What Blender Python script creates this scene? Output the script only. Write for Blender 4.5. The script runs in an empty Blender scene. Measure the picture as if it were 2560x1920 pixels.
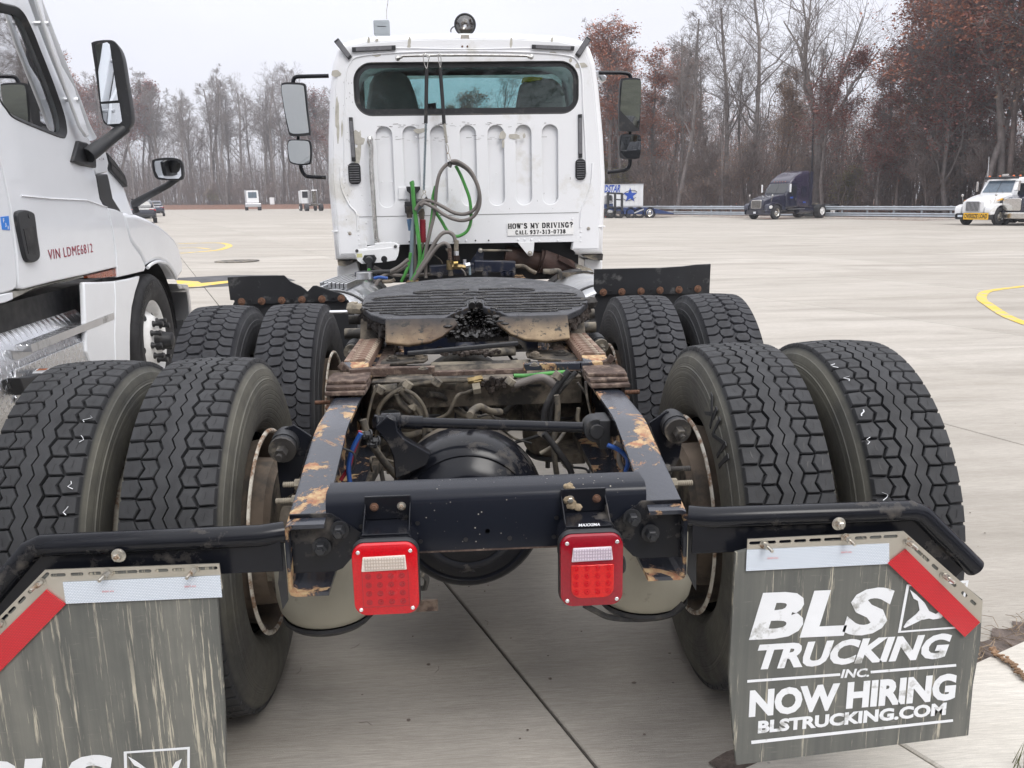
import bpy, bmesh, math, random
from math import sin, cos, pi, radians, sqrt, atan2
from mathutils import Vector, Matrix, noise
random.seed(7)
SC = bpy.context.scene
COL = SC.collection

# ---------------------------------------------------------------- camera, sky, sun, exposure
cam_d = bpy.data.cameras.new('camera')
cam = bpy.data.objects.new('camera', cam_d)
COL.objects.link(cam)
SC.camera = cam
cam_d.sensor_width = 36
cam_d.lens = 36 * 2100.19 / 2560
cam_d.clip_start = .05
cam_d.clip_end = 3000
YAW, PIT, ROL = .0587, .2152, -.0179
fw = Vector((sin(YAW) * cos(PIT), cos(YAW) * cos(PIT), -sin(PIT)))
rt = Vector((cos(YAW), -sin(YAW), 0))
up = rt.cross(fw)
r2 = cos(ROL) * rt + sin(ROL) * up
u2 = -sin(ROL) * rt + cos(ROL) * up
cam.matrix_world = Matrix(((r2.x, u2.x, -fw.x, -.0441), (r2.y, u2.y, -fw.y, -1.6911), (r2.z, u2.z, -fw.z, 1.4457), (0, 0, 0, 1)))

SUN_EL, SUN_ROT = radians(48), radians(150)
world = bpy.data.worlds.new('World')
SC.world = world
world.use_nodes = True
wn, wl = world.node_tree.nodes, world.node_tree.links
wn.clear()
w_out = wn.new('ShaderNodeOutputWorld')
w_bg = wn.new('ShaderNodeBackground')
w_bg.inputs[1].default_value = .1
w_sky = wn.new('ShaderNodeTexSky')
w_sky.sky_type = 'NISHITA'
w_sky.sun_disc = False
w_sky.sun_elevation = SUN_EL
w_sky.sun_rotation = SUN_ROT
w_sky.dust_density = 4
# closed cloud deck: pale at the horizon, brighter overhead, soft broad clouds
w_tc = wn.new('ShaderNodeTexCoord')
w_sep = wn.new('ShaderNodeSeparateXYZ')
wl.new(w_tc.outputs['Generated'], w_sep.inputs[0])
w_rmp = wn.new('ShaderNodeValToRGB')
e = w_rmp.color_ramp.elements
e[0].position, e[0].color = 0.0, (8.2, 8.3, 9.0, 1)
e[1].position, e[1].color = 1.0, (20, 20, 20.6, 1)
m = w_rmp.color_ramp.elements.new(.25); m.color = (8.8, 8.9, 9.8, 1)
wl.new(w_sep.outputs['Z'], w_rmp.inputs[0])
w_n = wn.new('ShaderNodeTexNoise')
w_n.inputs['Scale'].default_value = 1.6
w_n.inputs['Detail'].default_value = 4
w_map = wn.new('ShaderNodeMapping')
w_map.inputs['Scale'].default_value = (1, 1, 2.6)
wl.new(w_tc.outputs['Generated'], w_map.inputs[0])
wl.new(w_map.outputs[0], w_n.inputs['Vector'])
w_mr = wn.new('ShaderNodeMapRange')
w_mr.inputs['From Min'].default_value = .3
w_mr.inputs['From Max'].default_value = .7
w_mr.inputs['To Min'].default_value = .93
w_mr.inputs['To Max'].default_value = 1.1
wl.new(w_n.outputs[0], w_mr.inputs['Value'])
w_mul = wn.new('ShaderNodeVectorMath'); w_mul.operation = 'SCALE'
wl.new(w_rmp.outputs[0], w_mul.inputs[0])
wl.new(w_mr.outputs[0], w_mul.inputs['Scale'])
w_mix = wn.new('ShaderNodeMix'); w_mix.data_type = 'RGBA'
w_mix.inputs['Factor'].default_value = .06
wl.new(w_mul.outputs[0], w_mix.inputs['A'])
wl.new(w_sky.outputs[0], w_mix.inputs['B'])
wl.new(w_mix.outputs['Result'], w_bg.inputs[0])
wl.new(w_bg.outputs[0], w_out.inputs[0])

sun_d = bpy.data.lights.new('sun', 'SUN')
sun_d.energy = 1.5
sun_d.angle = radians(25)
sun_d.color = (1, .97, .93)
sun = bpy.data.objects.new('sun', sun_d)
COL.objects.link(sun)
sun.rotation_euler = (radians(90) - SUN_EL, 0, pi - SUN_ROT)

SC.view_settings.view_transform = 'Standard'
SC.view_settings.look = 'None'
SC.view_settings.exposure = .14
SC.view_settings.gamma = 1
SC.view_settings.use_curve_mapping = False
try:
    SC.cycles.max_bounces = 7
    SC.cycles.transparent_max_bounces = 12
    SC.cycles.use_denoising = True
except Exception:
    pass

# ---------------------------------------------------------------- helpers
def gz(x, y):
    "height of the gently sloping lot"
    return -.0122 * x * (1 - math.exp(-(x * x + y * y) / 324.))

V = Vector
ORG = {}

def tag(o, label=None, cat=None, group=None, kind=None):
    if label: o['label'] = label
    if cat: o['category'] = cat
    if group: o['group'] = group
    if kind: o['kind'] = kind
    return o

def thing(name, label, cat, loc=(0, 0, 0), rz=0, group=None, local=False):
    "an Empty at a thing's base; with local=True its parts are written in its own coordinates"
    o = bpy.data.objects.new(name, None)
    COL.objects.link(o)
    o.empty_display_size = .2
    o.location = loc
    o.rotation_euler = (0, 0, rz)
    ORG[o.name] = V((0, 0, 0)) if local else V(loc)
    return tag(o, label, cat, group)

def link(name, me, mat=None, parent=None, label=None, kind=None):
    o = bpy.data.objects.new(name, me)
    COL.objects.link(o)
    if mat is not None:
        if isinstance(mat, (list, tuple)):
            for mm in mat: me.materials.append(mm)
        else: me.materials.append(mat)
    if parent is not None:
        o.parent = parent
        ORG[o.name] = ORG.get(parent.name, V((0, 0, 0)))
    if label: o['label'] = label
    if kind: o['kind'] = kind
    return o

def frame(d):
    d = V(d).normalized()
    a = V((0, 0, 1)) if abs(d.z) < .9 else V((1, 0, 0))
    u = d.cross(a).normalized()
    return u, u.cross(d).normalized()

def spline(pts, n=6, closed=False):
    "Catmull-Rom through the points"
    P = [V(p) for p in pts]
    if len(P) < 3 and not closed: return P
    out = []
    N = len(P)
    rng = range(N) if closed else range(N - 1)
    for i in rng:
        p0 = P[(i - 1) % N] if (closed or i > 0) else P[0] * 2 - P[1]
        p1, p2 = P[i], P[(i + 1) % N]
        p3 = P[(i + 2) % N] if (closed or i + 2 < N) else P[-1] * 2 - P[-2]
        for k in range(n):
            t = k / n
            out.append(.5 * ((2 * p1) + (p2 - p0) * t + (2 * p0 - 5 * p1 + 4 * p2 - p3) * t * t + (3 * p1 - p0 - 3 * p2 + p3) * t ** 3))
    if not closed: out.append(P[-1])
    return out

class B:
    "collects shapes into one mesh"
    def __init__(s): s.v = []; s.f = []; s.m = []; s.mi = 0
    def add(s, vs, fs):
        b = len(s.v); s.v += [V(v) for v in vs]
        s.f += [tuple(b + i for i in f) for f in fs]; s.m += [s.mi] * len(fs)
        return s
    def box(s, x0, x1, y0, y1, z0, z1):
        return s.add([(x0,y0,z0),(x1,y0,z0),(x1,y1,z0),(x0,y1,z0),(x0,y0,z1),(x1,y0,z1),(x1,y1,z1),(x0,y1,z1)],
                     [(0,3,2,1),(4,5,6,7),(0,1,5,4),(1,2,6,5),(2,3,7,6),(3,0,4,7)])
    def bar(s, p, q, w, h, roll=None):
        "box from p to q, w wide sideways, h tall"
        p, q = V(p), V(q); d = (q - p).normalized()
        up_ = V(roll) if roll else (V((0,0,1)) if abs(d.z) < .9 else V((0,1,0)))
        u = d.cross(up_).normalized() * w / 2; w_ = u.cross(d).normalized() * h / 2
        r = []
        for c in (p, q): r += [c - u - w_, c + u - w_, c + u + w_, c - u + w_]
        return s.add(r, [(0,1,2,3),(7,6,5,4),(0,4,5,1),(1,5,6,2),(2,6,7,3),(3,7,4,0)])
    def prism(s, pts, vec):
        "closed polygon of 3D points swept along vec"
        n = len(pts); vec = V(vec)
        return s.add([V(p) for p in pts] + [V(p) + vec for p in pts],
                     [tuple(range(n)), tuple(range(2 * n - 1, n - 1, -1))] + [(i, i + n, (i + 1) % n + n, (i + 1) % n) for i in range(n)])
    def poly(s, pts): return s.add(pts, [tuple(range(len(pts)))])
    def tube(s, pts, r, seg=8, cap=True, closed=False, flat=1.):
        P = [V(p) for p in pts]; n = len(P)
        R = r if isinstance(r, (list, tuple)) else [r] * n
        vs = []; u = None
        for i in range(n):
            if closed: d = P[(i + 1) % n] - P[i - 1]
            else: d = P[min(i + 1, n - 1)] - P[max(i - 1, 0)]
            if d.length < 1e-9: d = V((0, 0, 1))
            d.normalize()
            if u is None: u = frame(d)[0]
            u = (u - d * u.dot(d))
            if u.length < 1e-6: u = frame(d)[0]
            u.normalize(); w = d.cross(u)
            for k in range(seg):
                a = 2 * pi * k / seg
                vs.append(P[i] + (u * cos(a) + w * sin(a) * flat) * R[i])
        fs = []
        for i in range(n if closed else n - 1):
            j = (i + 1) % n
            for k in range(seg):
                l = (k + 1) % seg
                fs.append((i * seg + k, i * seg + l, j * seg + l, j * seg + k))
        if cap and not closed:
            fs.append(tuple(range(seg - 1, -1, -1))); fs.append(tuple((n - 1) * seg + k for k in range(seg)))
        return s.add(vs, fs)
    def cyl(s, p, q, r, r1=None, seg=16): return s.tube([p, q], [r, r if r1 is None else r1], seg)
    def lathe(s, o, ax, prof, seg=32, a0=0, a1=2 * pi, sx=1., cap=False, uref=None):
        "profile of (distance along axis, radius)"
        o = V(o); d = V(ax).normalized()
        if uref: u = V(uref); w = d.cross(u)
        else: u, w = frame(d)
        full = abs(a1 - a0 - 2 * pi) < 1e-6
        n = len(prof); K = seg if full else seg + 1
        vs = []
        for (t, r) in prof:
            for k in range(K):
                a = a0 + (a1 - a0) * k / seg
                vs.append(o + d * t + (u * cos(a) * sx + w * sin(a)) * r)
        fs = []
        for i in range(n - 1):
            for k in range(seg):
                l = (k + 1) % K
                fs.append((i * K + k, i * K + l, (i + 1) * K + l, (i + 1) * K + k))
        if cap:
            fs.append(tuple(range(K - 1, -1, -1))); fs.append(tuple((n - 1) * K + k for k in range(K)))
        return s.add(vs, fs)
    def ball(s, c, r, seg=12, rough=0, fr=6, sc=(1, 1, 1)):
        c = V(c); vs = []; fs = []; nr = seg // 2
        for i in range(nr + 1):
            for k in range(seg):
                th = pi * i / nr; a = 2 * pi * k / seg
                d = V((sin(th) * cos(a), sin(th) * sin(a), cos(th)))
                rr = r * (1 + rough * noise.noise((c + d * r) * fr))
                vs.append(c + V((d.x * sc[0], d.y * sc[1], d.z * sc[2])) * rr)
        for i in range(nr):
            for k in range(seg):
                l = (k + 1) % seg
                fs.append((i * seg + k, (i + 1) * seg + k, (i + 1) * seg + l, i * seg + l))
        return s.add(vs, fs)
    def loft(s, rings, cap=True, closed=True):
        n = len(rings[0]); b = []
        for r in rings: b += list(r)
        fs = []
        for i in range(len(rings) - 1):
            for k in range(n if closed else n - 1):
                l = (k + 1) % n
                fs.append((i * n + k, i * n + l, (i + 1) * n + l, (i + 1) * n + k))
        if cap:
            fs.append(tuple(range(n - 1, -1, -1))); fs.append(tuple((len(rings) - 1) * n + k for k in range(n)))
        return s.add(b, fs)
    def hexa(s, p, ax, r, h):
        "hexagonal bolt head or nut with a washer under it"
        p = V(p); d = V(ax).normalized()
        s.tube([p, p + d * h * .22], r * 1.45, 14)
        s.tube([p + d * h * .22, p + d * h * .9, p + d * h], [r, r, r * .8], 6)
        s.tube([p + d * h, p + d * h * 1.25], r * .5, 8)
        return s
    def o(s, name, mat, parent=None, smooth=35, bevel=0, bseg=2, label=None, kind=None, fix=True, subs=0):
        og = ORG.get(parent.name, V((0, 0, 0))) if parent is not None else V((0, 0, 0))
        me = bpy.data.meshes.new(name)
        me.from_pydata([tuple(v - og) for v in s.v], [], s.f)
        if fix:
            bm = bmesh.new(); bm.from_mesh(me)
            bmesh.ops.recalc_face_normals(bm, faces=bm.faces)
            bm.to_mesh(me); bm.free()
        if max(s.m, default=0) > 0: me.polygons.foreach_set('material_index', s.m)
        if smooth:
            me.shade_smooth()
            if smooth < 180: me.set_sharp_from_angle(angle=radians(smooth))
        o = link(name, me, mat, parent, label, kind)
        if bevel:
            md = o.modifiers.new('bevel', 'BEVEL'); md.width = bevel; md.segments = bseg
            md.limit_method = 'ANGLE'; md.angle_limit = radians(38)
            md.harden_normals = False
        if subs:
            md = o.modifiers.new('subd', 'SUBSURF'); md.levels = subs; md.render_levels = subs
        return o

def plate(name, outer, holes, th, mat, parent, M=None, bevel=0, label=None, kind=None, smooth=30):
    "flat sheet with real holes; outline in 2D, placed by matrix M (x, y in the sheet, z out of it)"
    cu = bpy.data.curves.new(name, 'CURVE'); cu.dimensions = '2D'; cu.fill_mode = 'BOTH'
    cu.extrude = th / 2; cu.bevel_depth = bevel; cu.bevel_resolution = 1
    cu.offset = -bevel
    for ring in [outer] + list(holes):
        sp = cu.splines.new('POLY'); sp.points.add(len(ring) - 1)
        for i, p in enumerate(ring): sp.points[i].co = (p[0], p[1], 0, 1)
        sp.use_cyclic_u = True
    return from_curve(name, cu, mat, parent, M, label, kind, smooth)

def from_curve(name, cu, mat, parent, M=None, label=None, kind=None, smooth=30):
    tmp = bpy.data.objects.new('tmp', cu); COL.objects.link(tmp)
    bpy.context.view_layer.update()
    me = bpy.data.meshes.new_from_object(tmp.evaluated_get(bpy.context.evaluated_depsgraph_get()))
    me.name = name
    bpy.data.objects.remove(tmp); bpy.data.curves.remove(cu)
    me.materials.clear()
    if M is not None: me.transform(M)
    og = ORG.get(parent.name, V((0, 0, 0))) if parent is not None else V((0, 0, 0))
    me.transform(Matrix.Translation(-og))
    me.shade_smooth(); me.set_sharp_from_angle(angle=radians(smooth))
    return link(name, me, mat, parent, label, kind)

def MX(o, x, y, z=None):
    x, y = V(x), V(y); z = V(z) if z is not None else x.cross(y)
    return Matrix(((x[0], y[0], z[0], o[0]), (x[1], y[1], z[1], o[1]), (x[2], y[2], z[2], o[2]), (0, 0, 0, 1)))

def text(name, s, w, h, mat, parent, M, bold=.0, shear=0., th=.0006, sp=1., fit=True, warp=None, label=None):
    "lettering stretched to w by h, lower left corner at the origin of M"
    cu = bpy.data.curves.new(name, 'FONT'); cu.body = s; cu.size = 1; cu.offset = bold
    cu.space_character = sp; cu.resolution_u = 3
    tmp = bpy.data.objects.new('tmp', cu); COL.objects.link(tmp)
    bpy.context.view_layer.update()
    me = bpy.data.meshes.new_from_object(tmp.evaluated_get(bpy.context.evaluated_depsgraph_get()))
    bpy.data.objects.remove(tmp); bpy.data.curves.remove(cu)
    me.name = name; me.materials.clear()
    xs = [v.co.x for v in me.vertices]; ys = [v.co.y for v in me.vertices]
    x0, x1, y0, y1 = min(xs), max(xs), min(ys), max(ys)
    for v in me.vertices:
        a = (v.co.x - x0) / (x1 - x0) * w if fit else (v.co.x - x0) * h / (y1 - y0)
        b = (v.co.y - y0) / (y1 - y0) * h
        a += shear * b
        v.co = (a, b, 0)
        if warp: v.co = warp(a, b)
    bm = bmesh.new(); bm.from_mesh(me)
    r = bmesh.ops.extrude_face_region(bm, geom=list(bm.faces))
    bmesh.ops.translate(bm, vec=(0, 0, th), verts=[g for g in r['geom'] if isinstance(g, bmesh.types.BMVert)])
    bmesh.ops.recalc_face_normals(bm, faces=bm.faces)
    bm.to_mesh(me); bm.free()
    og = ORG.get(parent.name, V((0, 0, 0))) if parent is not None else V((0, 0, 0))
    me.transform(M); me.transform(Matrix.Translation(-og)); me.shade_flat()
    return link(name, me, mat, parent, label)

def rrect(x0, x1, y0, y1, r, n=5):
    if not isinstance(r, (list, tuple)): r = [r] * 4
    out = []
    for (cx, cy, a, q) in ((x1 - r[0], y1 - r[0], 0, r[0]), (x0 + r[1], y1 - r[1], 90, r[1]), (x0 + r[2], y0 + r[2], 180, r[2]), (x1 - r[3], y0 + r[3], 270, r[3])):
        for k in range(n + 1):
            t = radians(a + 90 * k / n); out.append((cx + q * cos(t), cy + q * sin(t)))
    return out

def slot(cx, cy, l, w, ang=0, n=5):
    "stadium shaped hole"
    out = []
    for s_, a0 in ((1, -90), (-1, 90)):
        for k in range(n + 1):
            t = radians(a0 + 180 * k / n)
            x, y = s_ * (l - w) / 2 + w / 2 * cos(t), w / 2 * sin(t)
            out.append((cx + x * cos(ang) - y * sin(ang), cy + x * sin(ang) + y * cos(ang)))
    return out

def copy_tree(o, loc=None, rz=None, sc=None, parent=None, label=None, group=None):
    c = o.copy(); COL.objects.link(c)
    if parent is not None: c.parent = parent
    if loc is not None: c.location = loc
    if rz is not None: c.rotation_euler = (0, 0, rz)
    if sc is not None: c.scale = sc if isinstance(sc, (tuple, list)) else (sc,) * 3
    if label: c['label'] = label
    if group: c['group'] = group
    ORG[c.name] = ORG.get(o.name, V((0, 0, 0)))
    for ch in list(o.children): copy_tree(ch, parent=c)
    return c

# ---------------------------------------------------------------- materials
class N:
    "tiny node-tree builder"
    def __init__(s, name):
        s.mat = bpy.data.materials.new(name); s.mat.use_nodes = True
        s.n, s.l = s.mat.node_tree.nodes, s.mat.node_tree.links
        s.p = s.n['Principled BSDF']
        s.tc = s.n.new('ShaderNodeTexCoord')
    def put(s, sock, v):
        if hasattr(v, 'is_output'): s.l.new(v, sock)
        elif isinstance(v, (tuple, list)) and sock.type == 'RGBA': sock.default_value = tuple(v)[:3] + (1,)
        else: sock.default_value = v
    def set(s, **k):
        for a, v in k.items(): s.put(s.p.inputs[a.replace('_', ' ')], v)
        return s
    def map(s, sc=(1, 1, 1), rot=(0, 0, 0), loc=(0, 0, 0), src='Object'):
        m = s.n.new('ShaderNodeMapping'); s.l.new(s.tc.outputs[src] if isinstance(src, str) else src, m.inputs[0])
        m.inputs['Scale'].default_value = sc; m.inputs['Rotation'].default_value = rot; m.inputs['Location'].default_value = loc
        return m.outputs[0]
    def noise(s, scale=5, det=4, rough=.55, vec=None, dist=0):
        t = s.n.new('ShaderNodeTexNoise'); s.l.new(vec if vec is not None else s.tc.outputs['Object'], t.inputs['Vector'])
        t.inputs['Scale'].default_value = scale; t.inputs['Detail'].default_value = det
        t.inputs['Roughness'].default_value = rough; t.inputs['Distortion'].default_value = dist
        return t.outputs[0]
    def vor(s, scale=5, vec=None, feat='F1', out=0, rnd=1.):
        t = s.n.new('ShaderNodeTexVoronoi'); t.feature = feat; s.l.new(vec if vec is not None else s.tc.outputs['Object'], t.inputs['Vector'])
        t.inputs['Scale'].default_value = scale; t.inputs['Randomness'].default_value = rnd
        return t.outputs[out]
    def ramp(s, fac, a, b, lo=0., hi=1.):
        "map a..b to lo..hi, clamped"
        m = s.n.new('ShaderNodeMapRange'); s.l.new(fac, m.inputs['Value'])
        for k, v in zip(('From Min', 'From Max', 'To Min', 'To Max'), (a, b, lo, hi)): m.inputs[k].default_value = v
        return m.outputs[0]
    def mix(s, fac, a, b, mode='MIX'):
        m = s.n.new('ShaderNodeMix'); m.data_type = 'RGBA'; m.blend_type = mode
        s.put(m.inputs['Factor'], fac); s.put(m.inputs['A'], a); s.put(m.inputs['B'], b)
        return m.outputs['Result']
    def math(s, op, a, b=0., c=None, clamp=False):
        m = s.n.new('ShaderNodeMath'); m.operation = op; m.use_clamp = clamp
        s.put(m.inputs[0], a); s.put(m.inputs[1], b)
        if c is not None: s.put(m.inputs[2], c)
        return m.outputs[0]
    def xyz(s, src='Object'):
        m = s.n.new('ShaderNodeSeparateXYZ'); s.l.new(s.tc.outputs[src] if isinstance(src, str) else src, m.inputs[0])
        return m.outputs[0], m.outputs[1], m.outputs[2]
    def bump(s, h, st=.3, d=.002):
        b = s.n.new('ShaderNodeBump'); s.l.new(h, b.inputs['Height'])
        b.inputs['Strength'].default_value = st; b.inputs['Distance'].default_value = d
        s.l.new(b.outputs[0], s.p.inputs['Normal']); return s
    def rnd(s):
        return s.n.new('ShaderNodeObjectInfo').outputs['Random']

def mul(c, k): return tuple(x * k for x in c)

def M(name, col, rough=.5, metal=0., var=.15, vs=6, bump=0., bs=60, bd=.002, dirt=None, coat=0., rvar=.1, spec=.5):
    n = N(name)
    base = n.mix(n.ramp(n.noise(vs), .3, .7), mul(col, 1 - var), mul(col, 1 + var))
    r = n.ramp(n.noise(vs * 3), .3, .7, max(rough - rvar, .02), rough + rvar)
    if dirt:
        dc, amt, ds = dirt
        f = n.ramp(n.noise(ds, 8, .65), .62 - amt * .35, .72 - amt * .25)
        base = n.mix(f, base, dc)
        r = n.mix(f, (rough,) * 3, (.9,) * 3)
    n.set(Base_Color=base, Roughness=r, Metallic=metal, Coat_Weight=coat, Specular_IOR_Level=spec)
    if bump: n.bump(n.noise(bs, 5, .65), bump, bd)
    return n.mat

DUST = (.26, .23, .18)
m_white = M('white_paint', (.80, .81, .82), .28, var=.02, coat=.35, rvar=.04, dirt=((.62, .60, .56), .1, 3))
m_whitecab = M('worn_white_paint', (.80, .81, .83), .36, var=.02, vs=3, rvar=.06, bump=.08, bs=25, dirt=((.66, .65, .62), .10, 2.8))
m_black = M('black_gloss_paint', (.008, .009, .013), .2, var=.2, bump=.05, bs=50, rvar=.07, spec=.28, dirt=((.10, .09, .08), .1, 9))
m_blackmatt = M('black_plastic', (.018, .019, .022), .5, bump=.1, bs=200, dirt=((.09, .085, .08), .08, 10))
m_dark = M('grimy_dark_metal', (.035, .032, .03), .6, var=.4, bump=.4, bs=60, dirt=(DUST, .5, 7))
m_dusty = M('dusty_tan_metal', (.15, .125, .095), .75, var=.45, vs=14, bump=.5, bs=90, dirt=((.03, .027, .024), .55, 11))
m_navy = M('navy_frame_paint', (.006, .010, .026), .4, dirt=((.10, .09, .08), .35, 9))
m_chrome = M('polished_metal', (.60, .59, .56), .16, 1., var=.2, vs=30, rvar=.06)
m_alu = M('brushed_aluminium', (.62, .63, .65), .34, 1., var=.06, dirt=((.45, .44, .42), .12, 6))
m_zinc = M('zinc_bolt', (.55, .53, .48), .35, .9, var=.2, vs=60, dirt=((.28, .17, .09), .3, 60))
m_rustbolt = M('rusty_bolt', (.16, .085, .055), .85, .2, var=.4, vs=120, bump=.5, bs=300)
m_rust = M('rusty_steel', (.078, .052, .042), .85, .1, var=.5, vs=16, bump=1., bs=70, bd=.005, dirt=((.22, .165, .13), .36, 26))
m_rustdark = M('dark_exhaust_rust', (.042, .022, .017), .75, .2, var=.5, vs=7, bump=.3)
m_glass_dark = M('tinted_glass', (.01, .013, .016), .03, var=0, rvar=.01, spec=.8)
m_seat = M('grey_seat_fabric', (.24, .27, .26), .9, bump=.2, bs=300)
m_amber = M('amber_lens', (.30, .05, .01), .3, coat=.2, var=.4, vs=30)
m_orange = M('orange_lens', (.8, .16, .02), .2, coat=.5)
m_yellow = M('yellow_sign_paint', (.85, .48, .02), .4, var=.05)
m_rubber = M('smooth_black_rubber', (.02, .02, .022), .55, var=.2, bump=.15, bs=150, dirt=((.09, .085, .075), .2, 12))
m_inkshade = M('black_print_and_shade', (.008, .008, .01), .5, var=0)  # black print; also paints in shade of holes, wells and under the cab
m_whiteink = M('white_lettering', (.78, .80, .83), .6, var=.04, vs=18, dirt=((.34, .34, .32), .12, 19))
m_cream = M('mirror_back', (.7, .7, .7), .03, 1., var=0, rvar=0)
m_green = M('green_hose', (.07, .28, .06), .35, var=.25, vs=6)
m_greylh = M('grey_hose', (.15, .135, .125), .5, var=.25, vs=5)
m_bluegl = M('blue_grey_hose', (.17, .22, .25), .5, var=.2)
m_blue = M('blue_air_line', (.015, .07, .28), .35)
m_redgrip = M('dark_red_grip', (.28, .015, .03), .5, bump=.3, bs=200)
m_brass = M('brass_fitting', (.24, .18, .09), .4, .9, var=.3, vs=40, dirt=((.12, .10, .08), .3, 30))
m_grease = M('black_grease', (.010, .009, .009), .24, var=.3, bump=.5, bs=45, bd=.006, rvar=.14)
m_tanhose = M('dusty_hose', (.13, .112, .085), .75, var=.3, vs=14, dirt=((.06, .055, .05), .4, 25))
m_tape = M('old_tape_residue', (.46, .44, .39), .85, var=.15, vs=30)
m_screw = M('screw_head', (.8, .8, .82), .25, .8)
m_wheelwhite = M('white_wheel_paint', (.82, .82, .81), .35, dirt=((.5, .46, .4), .06, 8))
m_clean = M('clean_white_paint', (.81, .83, .86), .22, var=.015, coat=.5, rvar=.03)
m_tooth = M('worn_rusty_teeth', (.19, .12, .09), .75, .2, var=.4, vs=18, bump=.6, bs=120, dirt=((.45, .38, .30), .3, 25))
m_greasywall = M('greasy_brown_wall', (.032, .026, .022), .6, var=.5, vs=18, bump=1., bs=70, bd=.008, dirt=((.12, .085, .055), .35, 16))
m_rimrust = M('brown_dusty_wheel', (.13, .10, .075), .85, var=.35, vs=7, bump=.3, bs=60, dirt=((.05, .045, .04), .3, 6))
m_rimlip = M('chipped_white_rim_lip', (.60, .57, .50), .6, dirt=((.22, .13, .08), .5, 30))

def m_glass(name, tint=(.75, .85, .85), f=.75, ior=1.5):
    n = N(name)
    g = n.n.new('ShaderNodeBsdfTransparent'); g.inputs[0].default_value = tint + (1,)
    gl = n.n.new('ShaderNodeBsdfGlossy'); gl.inputs['Roughness'].default_value = .02
    fr = n.n.new('ShaderNodeFresnel'); fr.inputs[0].default_value = ior
    mx = n.n.new('ShaderNodeMixShader')
    n.l.new(n.math('ADD', fr.outputs[0], 1 - f - .04, clamp=True), mx.inputs[0])
    n.l.new(g.outputs[0], mx.inputs[1]); n.l.new(gl.outputs[0], mx.inputs[2])
    n.l.new(mx.outputs[0], n.n['Material Output'].inputs[0])
    return n.mat
m_window = m_glass('window_glass', (.74, .80, .79), .955)
m_windshield = m_glass('windshield_glass', (.70, .88, .90), .955, 1.32)
n = N('mirror_glass'); n.set(Base_Color=(.82, .85, .88), Metallic=1., Roughness=.02); m_mirror = n.mat

# chipped paint over primer and rust (frame rails)
n = N('chipped_frame_paint')
f = n.ramp(n.noise(8, 9, .66, dist=.5), .535, .56)
edge = n.ramp(n.noise(8, 9, .66, dist=.5), .52, .536)
pr = n.mix(n.ramp(n.noise(40, 5, .7), .4, .62), (.50, .37, .20), (.30, .13, .07))
base = n.mix(edge, (.030, .034, .046), (.14, .08, .05))
n.set(Base_Color=n.mix(f, base, pr), Roughness=n.mix(f, (.2,) * 3, (.85,) * 3), Coat_Weight=.2)
n.bump(n.math('SUBTRACT', n.noise(70, 4), n.math('MULTIPLY', f, 1.5)), .35, .002)
m_rail = n.mat
# cross member paint with scattered mud splashes
n = N('splashed_black_paint')
sp = n.ramp(n.vor(70), .13, .07)
sp = n.math('MULTIPLY', sp, n.ramp(n.noise(7, 3), .5, .62))
n.set(Base_Color=n.mix(sp, (.009, .011, .018), (.45, .42, .36)), Roughness=n.mix(sp, (.2,) * 3, (.9,) * 3), Specular_IOR_Level=.25)
n.bump(n.noise(60, 4), .05); m_cross = n.mat

# tyre rubber: tread faces dark, dusty shoulders and sidewall; the mesh stores tread place in its UV
def tyre_mat(name, dust, amt, tr=(.030, .031, .034)):
    n = N(name)
    x, y, z = n.xyz('UV')
    d = n.noise(3.5, 6, .6); g = n.noise(26, 5, .7)
    side = n.math('MULTIPLY', n.ramp(y, 1.0, 1.1), n.math('MULTIPLY', n.ramp(d, .34, .60, amt * .25, amt), n.ramp(g, .25, .6, .75, 1.)))
    ring = n.math('MULTIPLY', n.ramp(n.math('SINE', n.math('MULTIPLY', y, 60)), .5, 1.), .0)
    col = n.mix(n.math('MULTIPLY', side, 1.), n.mix(n.ramp(n.noise(9), .3, .7), mul(tr, .75), mul(tr, 1.3)), dust)
    low = n.math('MULTIPLY', n.ramp(y, .955, .93), 0)
    n.set(Base_Color=col, Roughness=n.ramp(n.noise(30, 4), .3, .7, .55, .75), Specular_IOR_Level=.4)
    rings = n.math('MULTIPLY', n.ramp(n.math('SINE', n.math('MULTIPLY', y, 46)), .75, 1.), n.ramp(y, 1.25, 1.35))
    n.bump(n.math('ADD', n.math('MULTIPLY', n.noise(220, 4, .7), .5), rings), .5, .002)
    return n.mat
m_tyre_rear = tyre_mat('dusty_tyre_rubber', (.135, .130, .106), .88)
m_tyre_front = tyre_mat('black_tyre_rubber', (.06, .06, .06), .5, (.026, .027, .032))
m_tyre_bg = M('tyre_rubber', (.022, .022, .024), .7)

# fifth wheel casting: dark greasy on top, burnt tan on the ramps
n = N('greasy_plate')
x, y, z = n.xyz()
t = n.noise(14, 6, .6)
n.set(Base_Color=n.mix(n.ramp(t, .35, .7), (.045, .046, .052), (.095, .097, .108)), Roughness=n.ramp(n.noise(20, 5), .3, .7, .24, .55), Metallic=.5)
n.bump(n.noise(45, 6, .7), .5, .004); m_plate = n.mat
n = N('burnt_ramp_steel')
x, y, z = n.xyz()
hz = n.ramp(n.math('ADD', z, n.math('MULTIPLY', n.noise(9, 6), .07)), 1.062, .995)
c = n.mix(hz, (.035, .033, .035), n.mix(n.ramp(n.noise(7, 6, .6), .35, .65), (.085, .05, .032), (.30, .225, .14)))
n.set(Base_Color=n.mix(n.ramp(n.noise(30, 8, .7), .55, .62), c, (.03, .028, .026)), Roughness=.7, Metallic=.2)
n.bump(n.noise(70, 6, .7), .5, .004); m_ramp = n.mat

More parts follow.
